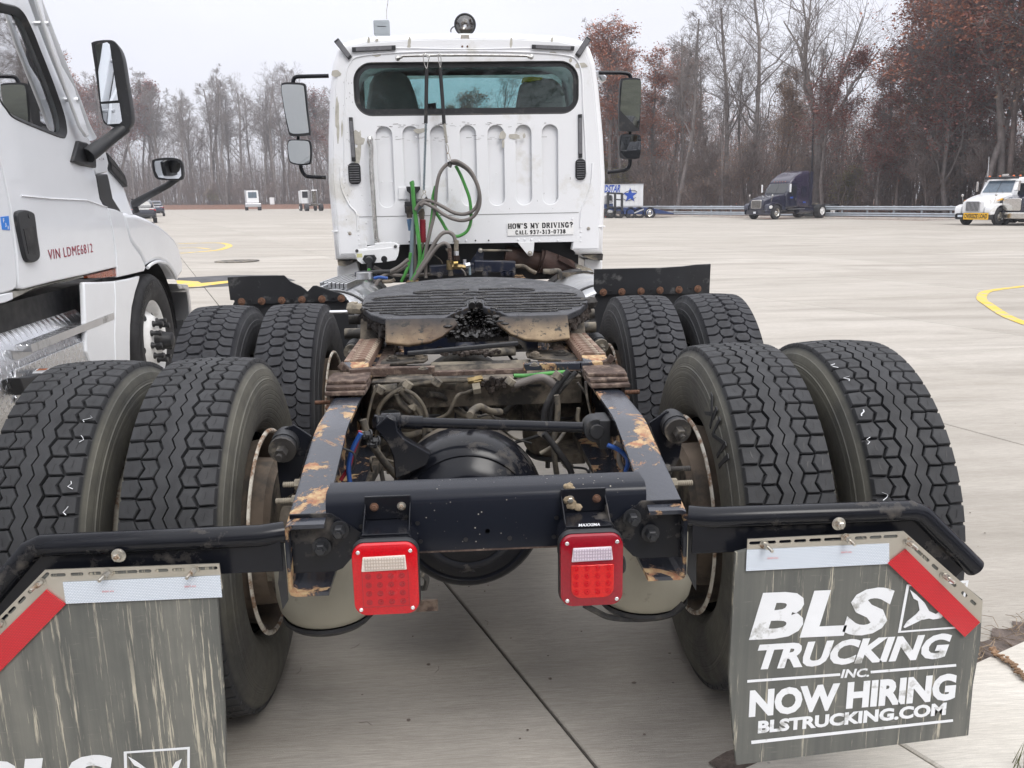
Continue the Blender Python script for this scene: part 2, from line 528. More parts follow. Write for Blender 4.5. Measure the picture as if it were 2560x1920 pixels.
# rubber mud flap with dried mud runs
def flap_mat(name, dust, rn=.0):
    n = N(name)
    st = n.noise(1, 6, .7, vec=n.map((120, 1, 4.5)))
    st2 = n.noise(1, 5, .6, vec=n.map((30, 1, 1.2), loc=(3, 0, 8)))
    runs = n.math('MULTIPLY', n.ramp(st, .60 - rn, .66 - rn), n.ramp(n.noise(5, 3), .35, .55, .15, .85))
    film = n.math('MULTIPLY', n.ramp(n.noise(2.2, 5, .6), .3, .7, .1, 1.), n.ramp(st2, .35, .75, .3 * dust, dust))
    c = n.mix(film, (.075, .080, .078), (.30, .295, .255))
    c = n.mix(runs, c, (.54, .50, .40))
    scr = n.ramp(n.noise(1, 4, .7, vec=n.map((20, 1, 160))), .63, .7, 0, .35)
    c = n.mix(scr, c, (.25, .24, .21))
    n.set(Base_Color=c, Roughness=.75); n.bump(n.noise(120, 5, .7), .15, .001)
    return n.mat
m_flap = flap_mat('mud_streaked_rubber', .8, .05)
m_flapr = flap_mat('muddy_rubber_flap', .48, .01)

def tape_mat(name, a, b):
    n = N(name)
    br = n.n.new('ShaderNodeTexBrick'); n.l.new(n.map((1, 1, 1), rot=(pi / 2, 0, 0)), br.inputs[0])
    br.inputs['Color1'].default_value = a + (1,); br.inputs['Color2'].default_value = mul(a, .93) + (1,); br.inputs['Mortar'].default_value = b + (1,)
    br.inputs['Scale'].default_value = 90; br.inputs['Mortar Size'].default_value = .06; br.inputs['Row Height'].default_value = .3; br.inputs['Brick Width'].default_value = .5
    n.set(Base_Color=br.outputs[0], Roughness=.25, Coat_Weight=.4); return n.mat
m_reflw = tape_mat('white_reflective_tape', (.74, .79, .86), (.48, .55, .64))
m_reflr = tape_mat('red_reflective_tape', (.62, .008, .02), (.42, .006, .015))
m_reds = M('red_stamp_print', (.7, .05, .05), .5)
n = N('stainless_plate')
n.set(Base_Color=n.mix(n.ramp(n.noise(4), .3, .7), (.50, .47, .41), (.62, .59, .53)), Metallic=.85, Roughness=n.ramp(n.noise(9, 6), .3, .7, .34, .5)); m_stain = n.mat
# tail-lamp lenses
def lens(name, c, r=.12, em=0):
    n = N(name)
    n.set(Base_Color=n.mix(n.ramp(n.noise(300, 2), .4, .6), mul(c, .85), c), Roughness=r, Coat_Weight=.25, Coat_Roughness=.05, Specular_IOR_Level=.4)
    n.bump(n.vor(600), .25, .0006)
    return n.mat
m_lred = lens('bright_red_lens', (.58, .002, .010))
m_lred2 = lens('deep_red_lens', (.28, .002, .014))
m_lred3 = lens('orange_red_lens', (.62, .008, .008))
m_lclear = lens('clear_ribbed_lens', (.78, .72, .66))
m_lclear2 = lens('clear_ribbed_lens_pink', (.80, .72, .80))
m_led = M('led_well', (.34, .003, .012), .2, coat=1.)

# diamond tread plate
n = N('diamond_tread_plate')
v = n.map((1, 1, 1))
w1 = n.n.new('ShaderNodeTexWave'); w2 = n.n.new('ShaderNodeTexWave')
def lug(ang, off):
    vv = n.map((32, 32, 32), loc=off)
    x, y, z = n.xyz(vv)
    z2 = n.math('ADD', z, x)
    a = n.math('ADD', n.math('MULTIPLY', y, cos(ang)), n.math('MULTIPLY', z2, sin(ang)))
    b = n.math('SUBTRACT', n.math('MULTIPLY', z2, cos(ang)), n.math('MULTIPLY', y, sin(ang)))
    fa = n.math('ABSOLUTE', n.math('SUBTRACT', n.math('FRACT', n.math('MULTIPLY', a, .707)), .5))
    fb = n.math('ABSOLUTE', n.math('SUBTRACT', n.math('FRACT', n.math('MULTIPLY', b, .707)), .5))
    return n.ramp(n.math('ADD', n.math('MULTIPLY', fa, 1.05), n.math('MULTIPLY', fb, 3.2)), .48, .3)
h = n.math('MAXIMUM', lug(pi / 4, (0, 0, 0)), lug(-pi / 4, (0, .707 * 1, 0)))
n.set(Base_Color=(.72, .73, .75), Metallic=1., Roughness=n.ramp(n.noise(12), .3, .7, .18, .34)); n.bump(h, .6, .004); m_tread = n.mat

# broomed concrete
def concrete(name, c1, c2, near=True):
    n = N(name)
    A = radians(20)
    geo = n.n.new('ShaderNodeNewGeometry').outputs['Position']
    r = n.rnd()
    big = n.noise(1, 5, .6, vec=n.map((.09, .45, 1), rot=(0, 0, -A), src=geo))
    mid = n.noise(1, 7, .65, vec=n.map((.5, 2.6, 1), rot=(0, 0, -A), src=geo))
    str_ = n.noise(1, 5, .7, vec=n.map((3.2, 60, 1), rot=(0, 0, -A - .03), src=geo))
    broom = n.noise(1, 4, .75, vec=n.map((14, 190, 1), rot=(0, 0, -A - .03), src=geo))
    grit = n.noise(420, 3, .7, vec=geo)
    c = n.mix(n.ramp(big, .36, .64), c1, c2)
    c = n.mix(n.ramp(mid, .38, .62, 0, .8), c, mul(c2, 1.15))
    dk = n.noise(1, 6, .65, vec=n.map((.22, 1.7, 1), rot=(0, 0, -A + .05), src=geo))
    c = n.mix(n.ramp(dk, .50, .68, 0, .62), c, mul(c1, .66))
    c = n.mix(n.ramp(r, 0, 1, 0, .4), c, mul(c1, .86))
    c = n.mix(n.ramp(str_, .42, .7, 0, .28), c, mul(c1, .62))
    c = n.mix(n.ramp(broom, .38, .62, 0, .38), c, mul(c1, .5))
    c = n.mix(n.ramp(grit, .35, .7, 0, .30), c, mul(c1, .45))
    stn = n.math('MULTIPLY', n.ramp(n.noise(.8, 5, .6, vec=geo), .56, .72, 0, .5), n.ramp(n.noise(6, 4, vec=geo), .3, .6, .4, 1.))
    c = n.mix(stn, c, mul(c1, .62))
    pits = n.math('MULTIPLY', n.ramp(n.vor(9, vec=geo), .05, .025), n.ramp(n.noise(2, vec=geo), .5, .6))
    c = n.mix(n.math('MULTIPLY', pits, .8), c, (.03, .025, .02))
    n.set(Base_Color=c, Roughness=.85, Specular_IOR_Level=.3)
    n.bump(n.math('ADD', n.math('MULTIPLY', broom, 1.2), n.math('MULTIPLY', grit, .5)), .45, .004)
    return n.mat
m_conc = concrete('broomed_concrete', (.42, .385, .335), (.55, .515, .47))
m_walk = concrete('pale_sidewalk_concrete', (.68, .64, .57), (.78, .75, .69))
m_joint = M('joint_filler', (.05, .045, .04), .95)
m_dirt = M('dirt_filled_gutter', (.15, .12, .105), .95, var=.4, vs=30, bump=.8, bs=90, bd=.01)
m_linepaint = M('worn_yellow_line_paint', (.72, .50, .06), .6, var=.12, dirt=((.42, .38, .30), .38, 6))
m_asphalt = M('dark_asphalt_patch', (.07, .07, .075), .8, var=.3, vs=3)
m_litter = M('fallen_leaf_litter', (.20, .105, .07), .95, var=.45, vs=3, bump=1., bs=8, bd=.1)
m_grassy = M('dry_grass_ground', (.05, .052, .033), .95, var=.4, vs=1.5, bump=1., bs=6, bd=.1)
m_galv = M('galvanised_steel', (.42, .46, .50), .45, .6, var=.12, vs=2)
m_wood = M('weathered_post', (.2, .17, .14), .9)

# ---------------------------------------------------------------- the lot and the land round it
TH = radians(20); CT, ST = cos(TH), sin(TH)
def uv2xy(u, v): return u * CT - v * ST, u * ST + v * CT
def lot_d(x, y):
    return max(min(.787 * x + .617 * y - 61.2, x + 12), y - 190)
def land(x, y):
    d = lot_d(x, y)
    t = min(max(d / 10, 0), 1)
    return gz(x, y) + (t * t * (3 - 2 * t) * (.9 if x < -12 else .25) + min(max(d, 0), 60) * .004 if d > 0 else -.08)

vs, fs = [], []
rr = [0, 4, 10, 20, 30]
while rr[-1] < 230: rr.append(rr[-1] + 3.2)
while rr[-1] < 1500: rr.append(rr[-1] * 1.3)
NA = 220
for r in rr:
    for k in range(NA):
        a = 2 * pi * k / NA; x, y = r * cos(a), r * sin(a)
        vs.append((x, y, land(x, y)))
for i in range(len(rr) - 1):
    for k in range(NA):
        l = (k + 1) % NA; fs.append((i * NA + k, i * NA + l, (i + 1) * NA + l, (i + 1) * NA + k))
b = B(); b.add(vs, fs)
tag(b.o('ground', m_litter, smooth=180, fix=False), 'rusty brown leaf covered ground under the trees', kind='structure')

PV = 3.66; U0, V0 = .33, .09
pav = B()
def slab(bld, i, j, gap=.005, zo=0., inset=0.):
    u0, u1 = U0 + i * PV + gap, U0 + (i + 1) * PV - gap
    v0, v1 = V0 + j * PV + gap, V0 + (j + 1) * PV - gap
    if j == 0: v0 = V0 - 3.6
    c = .004
    ring = lambda e, dz: [(*uv2xy(u, v), 0) for u, v in ((u0 + e, v0 + e), (u1 - e, v0 + e), (u1 - e, v1 - e), (u0 + e, v1 - e))]
    out = []
    for e, dz in ((0, -.04), (0, -c), (c, 0)):
        out += [V((p[0], p[1], gz(p[0], p[1]) + dz + zo)) for p in ring(e, dz)]
    f = [(8, 9, 10, 11)]
    for a in (0, 4):
        for k in range(4): l = (k + 1) % 4; f.append((a + k, a + l, a + 4 + l, a + 4 + k))
    bld.add(out, f)
cells = []
for i in range(-75, 70):
    for j in range(0, 75):
        x, y = uv2xy(U0 + (i + .5) * PV, V0 + (j + .5) * PV)
        if lot_d(x, y) > -1.9: continue
        ang = atan2(x, y + 3)
        d = sqrt(x * x + (y + 1.7) ** 2)
        if d > 8 and not (-.68 < ang < .72): continue
        cells.append((d, i, j))
cells.sort()
jb = B()
vs = []; fs = []
b = B()
for d, i, j in cells:
    u0, u1, v0, v1 = U0 + i * PV - .02, U0 + (i + 1) * PV + .02, V0 + j * PV - (3.7 if j == 0 else .05), V0 + (j + 1) * PV + .05
    b.poly([(*p, gz(*p) - .014) for p in (uv2xy(u0, v0), uv2xy(u1, v0), uv2xy(u1, v1), uv2xy(u0, v1))])
pavement = b.o('pavement', m_joint, smooth=0, fix=False)
tag(pavement, 'pale broomed concrete lot cast in large square slabs', kind='structure')
for n_, (d, i, j) in enumerate(cells[:290]):
    b = B(); slab(b, i, j, zo=random.uniform(-.0015, .0015))
    b.o('concrete_slab', m_conc, pavement, smooth=0)
b = B()
for d, i, j in cells[290:]: slab(b, i, j, .009)
b.o('distant_concrete_slabs', m_conc, pavement, smooth=0, kind='stuff')

# pale walk along the near side, its dirty edge joint, and the lawn behind
WA = radians(25.7); WD = V((cos(WA), sin(WA), 0)); WN = V((-sin(WA), cos(WA), 0)); W0 = V((1.514, .585, 0))
def wpt(u, v, z): p = W0 + WD * u + WN * v; return V((p.x, p.y, gz(p.x, p.y) + z))
walk = None
for k in range(-5, 8):
    u0, u1 = k * 1.52 - .55 + .004, (k + 1) * 1.52 - .55 - .004
    b = B(); b.loft([[wpt(u0, -1.5, z), wpt(u1, -1.5, z), wpt(u1, -.006, z), wpt(u0, -.006, z)] for z in (-.06, .016)] + [[wpt(u0 + .006, -1.494, .022), wpt(u1 - .006, -1.494, .022), wpt(u1 - .006, -.012, .022), wpt(u0 + .006, -.012, .022)]])
    w_ = b.o('walk_slab' if walk else 'sidewalk', m_walk, walk, smooth=0)
    if walk is None: walk = tag(w_, 'pale concrete walk of separate slabs along the near edge of the lot', kind='structure')
b = B()
b.poly([wpt(-40, -1.5, .012), wpt(-40, -60, .012), wpt(60, -60, .012), wpt(60, -1.5, .012)])
tag(b.o('lawn', m_grassy, smooth=0, fix=False), 'dull green grass verge on the near side of the walk', kind='structure')
vs = []; fs = []; b = B()
for k in range(200):
    for l in range(5):
        u = -1.02 + k * .035; v = -.02 + .11 * l / 4 + (random.uniform(-.02, .02) if l == 4 else 0)
        p = wpt(u, v, .0035 + random.uniform(0, .005) - (.003 if l in (0, 4) else 0)); vs.append(p)
for k in range(199):
    for l in range(4):
        a = k * 5 + l; fs.append((a, a + 5, a + 6, a + 1))
b.add(vs, fs); b.o('gutter_dirt', m_dirt, pavement, smooth=180, kind='stuff')
b = B()
rnd = random.Random(3)
for k in range(150):
    u = rnd.uniform(-.1, 1.2); v = .03 + rnd.gauss(.0, .035); a = rnd.uniform(0, pi)
    x, y, z = wpt(u, v, .008); L = rnd.uniform(.01, .05)
    b.tube([(x, y, z), (x + cos(a) * L, y + sin(a) * L, z + rnd.uniform(.002, .02)), (x + cos(a + .3) * 2 * L, y + sin(a + .3) * 2 * L, z + rnd.uniform(0, .01))], .0009, 3)
tag(b.o('straw', M('dry_straw', (.30, .22, .14), .9, var=.4), None), 'dry straw and pine needles caught in the dirty slab joint', kind='stuff')
# dry weed stem lying over the slab edge
b = B()
st = spline([(1.601,0.626,0.03),(1.596,0.599,0.03),(1.603,0.564,0.03),(1.603,0.524,0.03),(1.596,0.49,0.03),(1.599,0.455,0.03)], 8)
b.tube(st, [.006 - .0001 * i for i in range(len(st))], 6)
for p in st[::2]:
    for k in range(3): b.ball(p + V((rnd.uniform(-.01, .01), rnd.uniform(-.01, .01), rnd.uniform(0, .006))), .005, 6, sc=(1.6, 1, .7))
tag(b.o('dry_weed_stem', M('dead_weed', (.24, .15, .09), .9, var=.4), None), 'dead brown weed stalk lying across the slab edge at the gutter', 'weed')
b = B()
gx, gy = bp_gr = (1.32,0.097,0.02)[:2]
for k in range(90):
    a = rnd.uniform(0, 2 * pi); L = rnd.uniform(.03, .09); w = .0012
    x, y = gx + rnd.gauss(.04, .03), gy + rnd.gauss(-.03, .02)
    p = V((x, y, .02)); t = V((cos(a) * L * .5, sin(a) * L * .5, L)); s_ = V((-sin(a), cos(a), 0)) * w
    b.add([p - s_, p + s_, p + t * .6 + s_ * .6, p + t, p + t * .6 - s_ * .6], [(0, 1, 2, 3, 4)])
tag(b.o('grass_tuft', M('grass_blades', (.10, .11, .03), .8, var=.3)), 'small tuft of thin grass at the near edge of the pale slab', kind='stuff')
# crumbs and twigs scattered on the near slabs
b = B()
for k in range(260):
    x, y = rnd.uniform(-1.2, 2.6), rnd.uniform(0, 6)
    r = rnd.uniform(.0015, .0045)
    b.ball((x, y, r * .5 + .001), r, 5, sc=(rnd.uniform(.8, 2), rnd.uniform(.8, 2), .6))
for k in range(60):
    x, y, a = rnd.uniform(-1.2, 2.2), rnd.uniform(0, 3), rnd.uniform(0, pi)
    b.tube([(x, y, .002), (x + cos(a) * .02, y + sin(a) * .02, .004), (x + cos(a + .4) * .04, y + sin(a + .4) * .04, .002)], .0006, 3)
tag(b.o('pavement_grit', m_dirt, None), 'dark crumbs and bits of twig scattered on the concrete', kind='stuff')

# painted yellow loops, dark patch, manhole: sheets just above the slabs
def paint(name, path, w, mat, label, lift=.004):
    b = B(); P = spline([(p[0], p[1], 0) for p in path], 8) if len(path) > 2 else [V((p[0], p[1], 0)) for p in path]
    vs = []
    for i, p in enumerate(P):
        d = (P[min(i + 1, len(P) - 1)] - P[max(i - 1, 0)]).normalized(); s_ = V((-d.y, d.x, 0)) * w / 2
        for q in (p + s_, p - s_): vs.append((q.x, q.y, gz(q.x, q.y) + lift))
    b.add(vs, [(2 * i, 2 * i + 1, 2 * i + 3, 2 * i + 2) for i in range(len(P) - 1)])
    return tag(b.o(name, mat, smooth=0, fix=False), label, kind='structure')
paint('painted_line', [(6.23,6.95,-0.02),(6.33,7.4,-0.02),(6.54,8.06,-0.03),(6.98,9.06,-0.03),(7.31,9.75,-0.04),(7.86,10.54,-0.04),(8.26,10.88,-0.05),(8.71,11.15,-0.05),(9.29,11.48,-0.06)], .13, m_linepaint, 'curved yellow line painted on the open concrete at the right')
paint('painted_line', [(-10.22,29.84,0.12),(-9.53,30.21,0.11),(-8.86,30.17,0.1),(-8.32,29.21,0.09),(-7.9,27.9,0.09),(-7.66,26.5,0.08),(-7.61,25.47,0.08),(-7.81,24.82,0.08),(-8.16,24.17,0.09),(-8.31,23.98,0.08)], .22, m_linepaint, 'yellow painted loop beyond the white truck at the left')
paint('painted_line', [(-9.39,26.76,0.1),(-8.71,26.93,0.1),(-7.97,25.96,0.08)], .14, m_linepaint, 'faint yellow line inside the loop at the left')
b = B(); b.poly([(p[0], p[1], gz(p[0], p[1]) + .004) for p in [(-5.73,15.61,0.04),(-4.82,16.07,0.03),(-3.79,15.91,0.02),(-3.19,14.64,0.01),(-4.01,13.82,0.02),(-4.81,13.45,0.03),(-5.05,13.57,0.03)]])
tag(b.o('asphalt_patch', m_asphalt, smooth=0, fix=False), 'dark rectangular patch on the concrete with a yellow arrow', kind='structure')
b = B(); b.poly([(p[0], p[1], gz(p[0], p[1]) + .008) for p in [(-5.55,15.04,0.04),(-5.05,14.75,0.03),(-4.88,14.38,0.03),(-4.3,15.01,0.02),(-4.2,14.6,0.03),(-4.61,13.9,0.03),(-4.71,13.65,0.03),(-5,13.62,0.03),(-5.13,13.83,0.03)]])
tag(b.o('painted_arrow', m_linepaint, smooth=0, fix=False), 'yellow arrow painted on the dark patch', kind='structure')
c = (-5.7,20.23,0.05)
b = B(); b.lathe((c[0], c[1], gz(c[0], c[1]) + .004), (0, 0, 1), [(0, .55), (.012, .55), (.012, .5), (.008, .48), (.008, .001)], 32)
tag(b.o('manhole_cover', m_dark), 'round dark manhole cover in the concrete beyond the left truck', 'manhole cover')
for q in [(20.63,33.23,-0.25),(21.67,32.55,-0.26),(22.82,31.86,-0.28)]:
    pass

# ---------------------------------------------------------------- guardrail
def wbeam(bld, P, z0, h=.31):
    "corrugated rail along the points"
    prof = [(0, 0), (.05, .05), (.05, .09), (0, .155), (.05, .22), (.05, .26), (0, .31)]
    rings = []
    for i, p in enumerate(P):
        d = (P[min(i + 1, len(P) - 1)] - P[max(i - 1, 0)]).normalized(); n_ = V((d.y, -d.x, 0))
        if n_.y > 0: n_ = -n_
        rings.append([p + n_ * (.06 + a) + V((0, 0, z0 + c)) for a, c in prof] + [p + n_ * (.05 + a) + V((0, 0, z0 + c)) for a, c in reversed(prof)])
    bld.loft(rings)
gr = thing('guardrail', 'long double galvanised guardrail in front of the bare trees', 'guardrail', (24, 69.4, gz(24, 69.4)))
gpts = []
A_, B_ = V((14.6, 81.4, 0)), V((47.9, 39.0, 0))
dd = (B_ - A_).normalized(); Lg = (B_ - A_).length; npo = int(Lg / 1.95)
gl = [A_ + dd * (Lg * k / npo) for k in range(npo + 1)]
for p in gl: p.z = land(p.x, p.y) + .02
for zz in (.12, .60):
    b = B(); wbeam(b, gl, zz); b.o('rail', m_galv, gr, smooth=50)
pm = None
for p in gl:
    b = B(); b.box(p.x - .05, p.x + .05, p.y - .05, p.y + .09, p.z - .2, p.z + .95); b.o('post', m_galv, gr, smooth=0)
b = B()
b.loft([[p + V((-.6 * .787, -.6 * .617, -.1)), p + V((-.6 * .787, -.6 * .617, .08)), p + V((-.35 * .787, -.35 * .617, .1)), p + V((-.35 * .787, -.35 * .617, -.1))] for p in gl])
tag(b.o('kerb', m_walk, smooth=0), 'low pale concrete kerb under the guardrail', kind='structure')

# ---------------------------------------------------------------- tyres and wheels
def tyre_build(bld, kind, R, hw, sw, phase, npitch, flat=.505, a_lo=0, a_hi=2 * pi):
    "tyre centred on the origin, axle along X. hw: half tread width, sw: half section width"
    r0 = R - (.017 if kind == 'block' else .014)
    prof = [(-sw * .66, .292), (-sw * .78, .30), (-sw * .9, .325), (-sw * .93, .333), (-sw * .985, .372), (-sw, .405), (-sw * .995, .43), (-sw * .985, .432), (-sw * .975, .447), (-sw * .955, .449),
            (-sw * .93, .465), (-sw * .90, .478), (-sw * .885, .479), (-hw * 1.03, r0 - .012), (-hw * 1.0, r0 - .003), (-hw * .93, r0)]
    prof += [(-hw * .5, r0 + .002), (0, r0 + .003), (hw * .5, r0 + .002)]
    prof += [(-x, r) for x, r in reversed(prof[:16])]
    bld.lathe((0, 0, 0), (1, 0, 0), prof, 96)
    rad = lambda x: R - .007 * (x / hw) ** 2
    def P(s, x, r):
        a = phase + 2 * pi * s / npitch
        return V((x, r * cos(a), r * sin(a)))
    def block(poly, ins=.0022):
        cs = sum(p[0] for p in poly) / len(poly); cx = sum(p[1] for p in poly) / len(poly)
        k = 2 * pi * R / npitch
        rings = []
        for e, dr in ((-.0018, None), (0, -.0028), (ins, 0)):
            ring = []
            for s_, x in poly:
                ds, dx = (s_ - cs) * k, x - cx; L = sqrt(ds * ds + dx * dx) or 1
                f = 1 - e / L * 1.3
                ss, xx = cs + (s_ - cs) * f, cx + (x - cx) * f
                ring.append(P(ss, xx, (r0 - .002) if dr is None else rad(xx) + dr))
            rings.append(ring)
        n = len(poly); vs = rings[0] + rings[1] + rings[2]
        fs = [tuple(range(2 * n, 3 * n))]
        for a in (0, n):
            for i in range(n): j = (i + 1) % n; fs.append((a + i, a + j, a + n + j, a + n + i))
        bld.add(vs, fs)
    def sipe(pts, w=.0011):
        for (s0, x0), (s1, x1) in zip(pts, pts[1:]):
            k = 2 * pi * R / npitch; ds, dx = (s1 - s0) * k, x1 - x0; L = sqrt(ds * ds + dx * dx)
            ns, nx = -dx / L * w / k, ds / L * w
            bld.add([P(s0 - ns, x0 - nx, rad(x0) + .0004), P(s1 - ns, x1 - nx, rad(x1) + .0004), P(s1 + ns, x1 + nx, rad(x1) + .0004), P(s0 + ns, x0 + nx, rad(x0) + .0004)], [(0, 1, 2, 3)])
    for i in range(npitch):
        s = i
        if kind == 'block':
            A = .05 * hw
            for sg in (-1, 1):
                g = .0024; o = .0 if sg > 0 else .5
                s0, sm, s1 = s + o + .045, s + o + .5, s + o + .955
                # outer block
                xi, xo, xm = .60 * hw, .985 * hw, .27 * hw
                zz = (A, -A, A)
                bld.mi = 0
                jit = random.uniform(-.012, .012)
                block([(s0, sg * (xi + g + zz[0])), (sm, sg * (xi + g + zz[1])), (s1, sg * (xi + g + zz[2])), (s1 - .05 + jit, sg * xo), (s0 + .05, sg * xo)])
                s0, sm, s1 = s0 + .06, sm + .06, s1 + .06
                block([(s0, sg * (xm + g + zz[0])), (sm, sg * (xm + g + zz[1])), (s1, sg * (xm + g + zz[2])), (s1, sg * (xi - g + zz[2])), (sm, sg * (xi - g + zz[1])), (s0, sg * (xi - g + zz[0]))])
                bld.mi = 1
                sipe([(sm - .28, sg * .80 * hw), (sm + .05, sg * .78 * hw), (sm + .1, sg * .75 * hw)])
                sipe([(sm - .1, sg * .46 * hw), (sm - .05, sg * .43 * hw), (sm + .28, sg * .41 * hw)])
                bld.mi = 0
                # centre rib
                for h_ in (0, 1):
                    a, c = s + o + h_ * .5, s + o + h_ * .5 + .5
                    za, zc = (A, -A) if h_ == 0 else (-A, A)
                    x0, x1 = .0 * hw + g * .5, xm - g
                    q = []
                    for s_, z_ in ((a, za), (c, zc)):
                        for x, r in ((x0, None), (x0 + .001, 0), (x1 - .001, 0), (x1, None)):
                            xx = sg * x + z_ * (1 if sg > 0 else -1)
                            q.append(P(s_, xx, r0 - .001 if r is None else rad(xx)))
                    bld.add(q, [(0, 1, 5, 4), (1, 2, 6, 5), (2, 3, 7, 6)])
        else:
            g = .0026
            bld.mi = 0
            for sg in (-1, 1):
                o = .25 if sg > 0 else .75
                e = .055
                xs = .55 * hw
                block([(s + o + e, sg * (xs + g)), (s + o + .5, sg * (xs - .1 * hw + g)), (s + o + 1 - e, sg * (xs + g)), (s + o + 1 - e + .18, sg * .72 * hw), (s + o + 1 - e + .18, sg * .99 * hw), (s + o + e + .22, sg * .99 * hw), (s + o + e + .22, sg * .72 * hw)], .0018)
                o2 = o + .5
                xa, xb = -.02 * hw, .55 * hw
                block([(s + o2 + e + .08, sg * (xa + .09 * hw + g)), (s + o2 + .5, sg * (xa + g)), (s + o2 + 1 - e - .08, sg * (xa + .09 * hw + g)),
                       (s + o2 + 1 - e, sg * (.40 * hw)), (s + o2 + .72, sg * (xb - g)), (s + o2 + .28, sg * (xb - g)), (s + o2 + e, sg * (.40 * hw))], .0018)
                bld.mi = 1
                sipe([(s + o2 + .35, sg * .16 * hw), (s + o2 + .35, sg * .34 * hw), (s + o2 + .65, sg * .26 * hw), (s + o2 + .65, sg * .44 * hw)][:4], .0018)
                sipe([(s + o + .62, sg * .66 * hw), (s + o + .72, sg * .9 * hw)], .0018)
                bld.mi = 0
    for v in bld.v:
        if v.z < -flat:
            d = -flat - v.z; v.z = -flat + .0008
    return bld

def tyre_obj(name, kind, centre, mats, parent, phase, R=.5154, hw=.113, sw=.1376, npitch=64, label=None):
    b = tyre_build(B(), kind, R, hw, sw, phase, npitch)
    rad = [sqrt(v.y * v.y + v.z * v.z) for v in b.v]
    for v in b.v: v += V(centre)
    o = b.o(name, mats, parent, smooth=28, fix=False, label=label)
    me = o.data
    uv = me.uv_layers.new(name='UVMap')
    import array
    lv = array.array('i', [0]) * len(me.loops); me.loops.foreach_get('vertex_index', lv)
    dat = array.array('f', [0.]) * (2 * len(lv))
    for i, v in enumerate(lv):
        dat[2 * i] = 0.; dat[2 * i + 1] = 1 + (R - .019 - rad[v]) * 10
    uv.data.foreach_set('uv', dat)
    return o

# ================================================================ the day-cab tractor seen from behind
TR = thing('tractor_truck', 'white day cab tractor seen from behind with bare black frame rails and greasy coupling plate', 'truck', (0, 2.4, 0))
AX1, AX2, ZA = .690, 2.012, .505

# ---- frame rails: C section, rear ends sloping down
def rail(sg):
    st = [(0, .785, .622), (.03, .792, .622), (.40, .878, .622), (.46, .884, .622), (1.2, .892, .622), (3, .895, .62), (6.6, .90, .62)]
    rings = []
    for y, t, q in st:
        o, i, w, f = .432, .347, .008, .009
        pts = [(o, q + .014), (o, t - .014), (o - .004, t - .004), (o - .014, t), (i, t), (i, t - f), (o - w - .008, t - f), (o - w, t - f - .008),
               (o - w, q + f + .008), (o - w - .008, q + f), (i, q + f), (i, q), (o - .014, q), (o - .004, q + .004)]
        rings.append([V((sg * x, y, z)) for x, z in pts])
    B().loft(rings).o('frame_rail', m_rail, TR, smooth=40, label='black frame rail with paint flaking to tan rust')
rail(-1); rail(1)
bb = B()
for sg, pts in ((-1, [(.05, .735), (.05, .695)]), (1, [(.05, .735), (.05, .695)])):
    for y, z in pts: bb.hexa((sg * .424, y, z), (-sg, 0, 0), .011, .02)
bb.o('rusty_bolts', m_rustbolt, TR, kind='stuff')

# ---- rear cross member
sec = [(.030, .700), (.030, .812), (.034, .824), (.043, .833), (.054, .837), ((-0.014,0.116,0.837)[1], .837), ((-0.014,0.116,0.837)[1], .831), (.054, .829), (.042, .820), (.037, .810), (.037, .700)]
cm = B().loft([[V((x, y, z)) for y, z in sec] for x in (-.347, .347)]).o('rear_cross_member', m_cross, TR, smooth=40)
for sg in (-1, 1):
    pl = [(.424, .80), (.335, .80), (.262, .745), (.262, .735), (.318, .672), (.335, .665), (.424, .665)]
    B().prism([V((sg * x, .0295, z)) for x, z in pl], (0, -.005, 0)).o('gusset_plate', m_black, TR, smooth=0, bevel=.0015)
K = [(-0.318,0.02,0.764),(-0.358,0.02,0.728)] + [(0.313,0.02,0.765),(0.354,0.02,0.728)]
for p in K: B().hexa(p, (0, -1, 0), .014, .028).o('frame_bolt', m_blackmatt, TR)
b = B()
for p in [(-0.274,0.028,0.765),(-0.153,0.028,0.767),(-0.148,0.028,0.725),(-0.05,0.028,0.725),(-0.002,0.028,0.743),(-0.17,0.028,0.766)] + [(0.149,0.028,0.767),(0.268,0.028,0.767),(0.046,0.028,0.724),(-0.002,0.028,0.743),(0.143,0.028,0.723)]:
    b.cyl((p[0], .0299, p[2]), (p[0], .0285, p[2]), .005, seg=10)
b.o('bolt_holes', m_inkshade, TR, kind='stuff')
b = B(); c0 = (0.185,0.03,0.812)
for k in range(16): # lump of tan dried mud
    b.ball((c0[0] + random.gauss(0, .006) + .004 * (k / 8 - 1), .032 - (.012 if k > 8 else 0), c0[2] + .026 - .0030 * k), random.uniform(.006, .010), 8, .5, 60, sc=(1, .5, 1))
b.o('dried_mud_lump', M('dried_mud', (.34, .27, .18), .95, var=.35, vs=60, bump=1., bs=200), TR, label='tan lump of dried mud on the cross member')
B().box(-.347, -.02, .029, .038, .698, .7015).box(-.02, .347, .029, .038, .698, .7015).o('rusty_lower_edge', m_rust, TR, smooth=0)

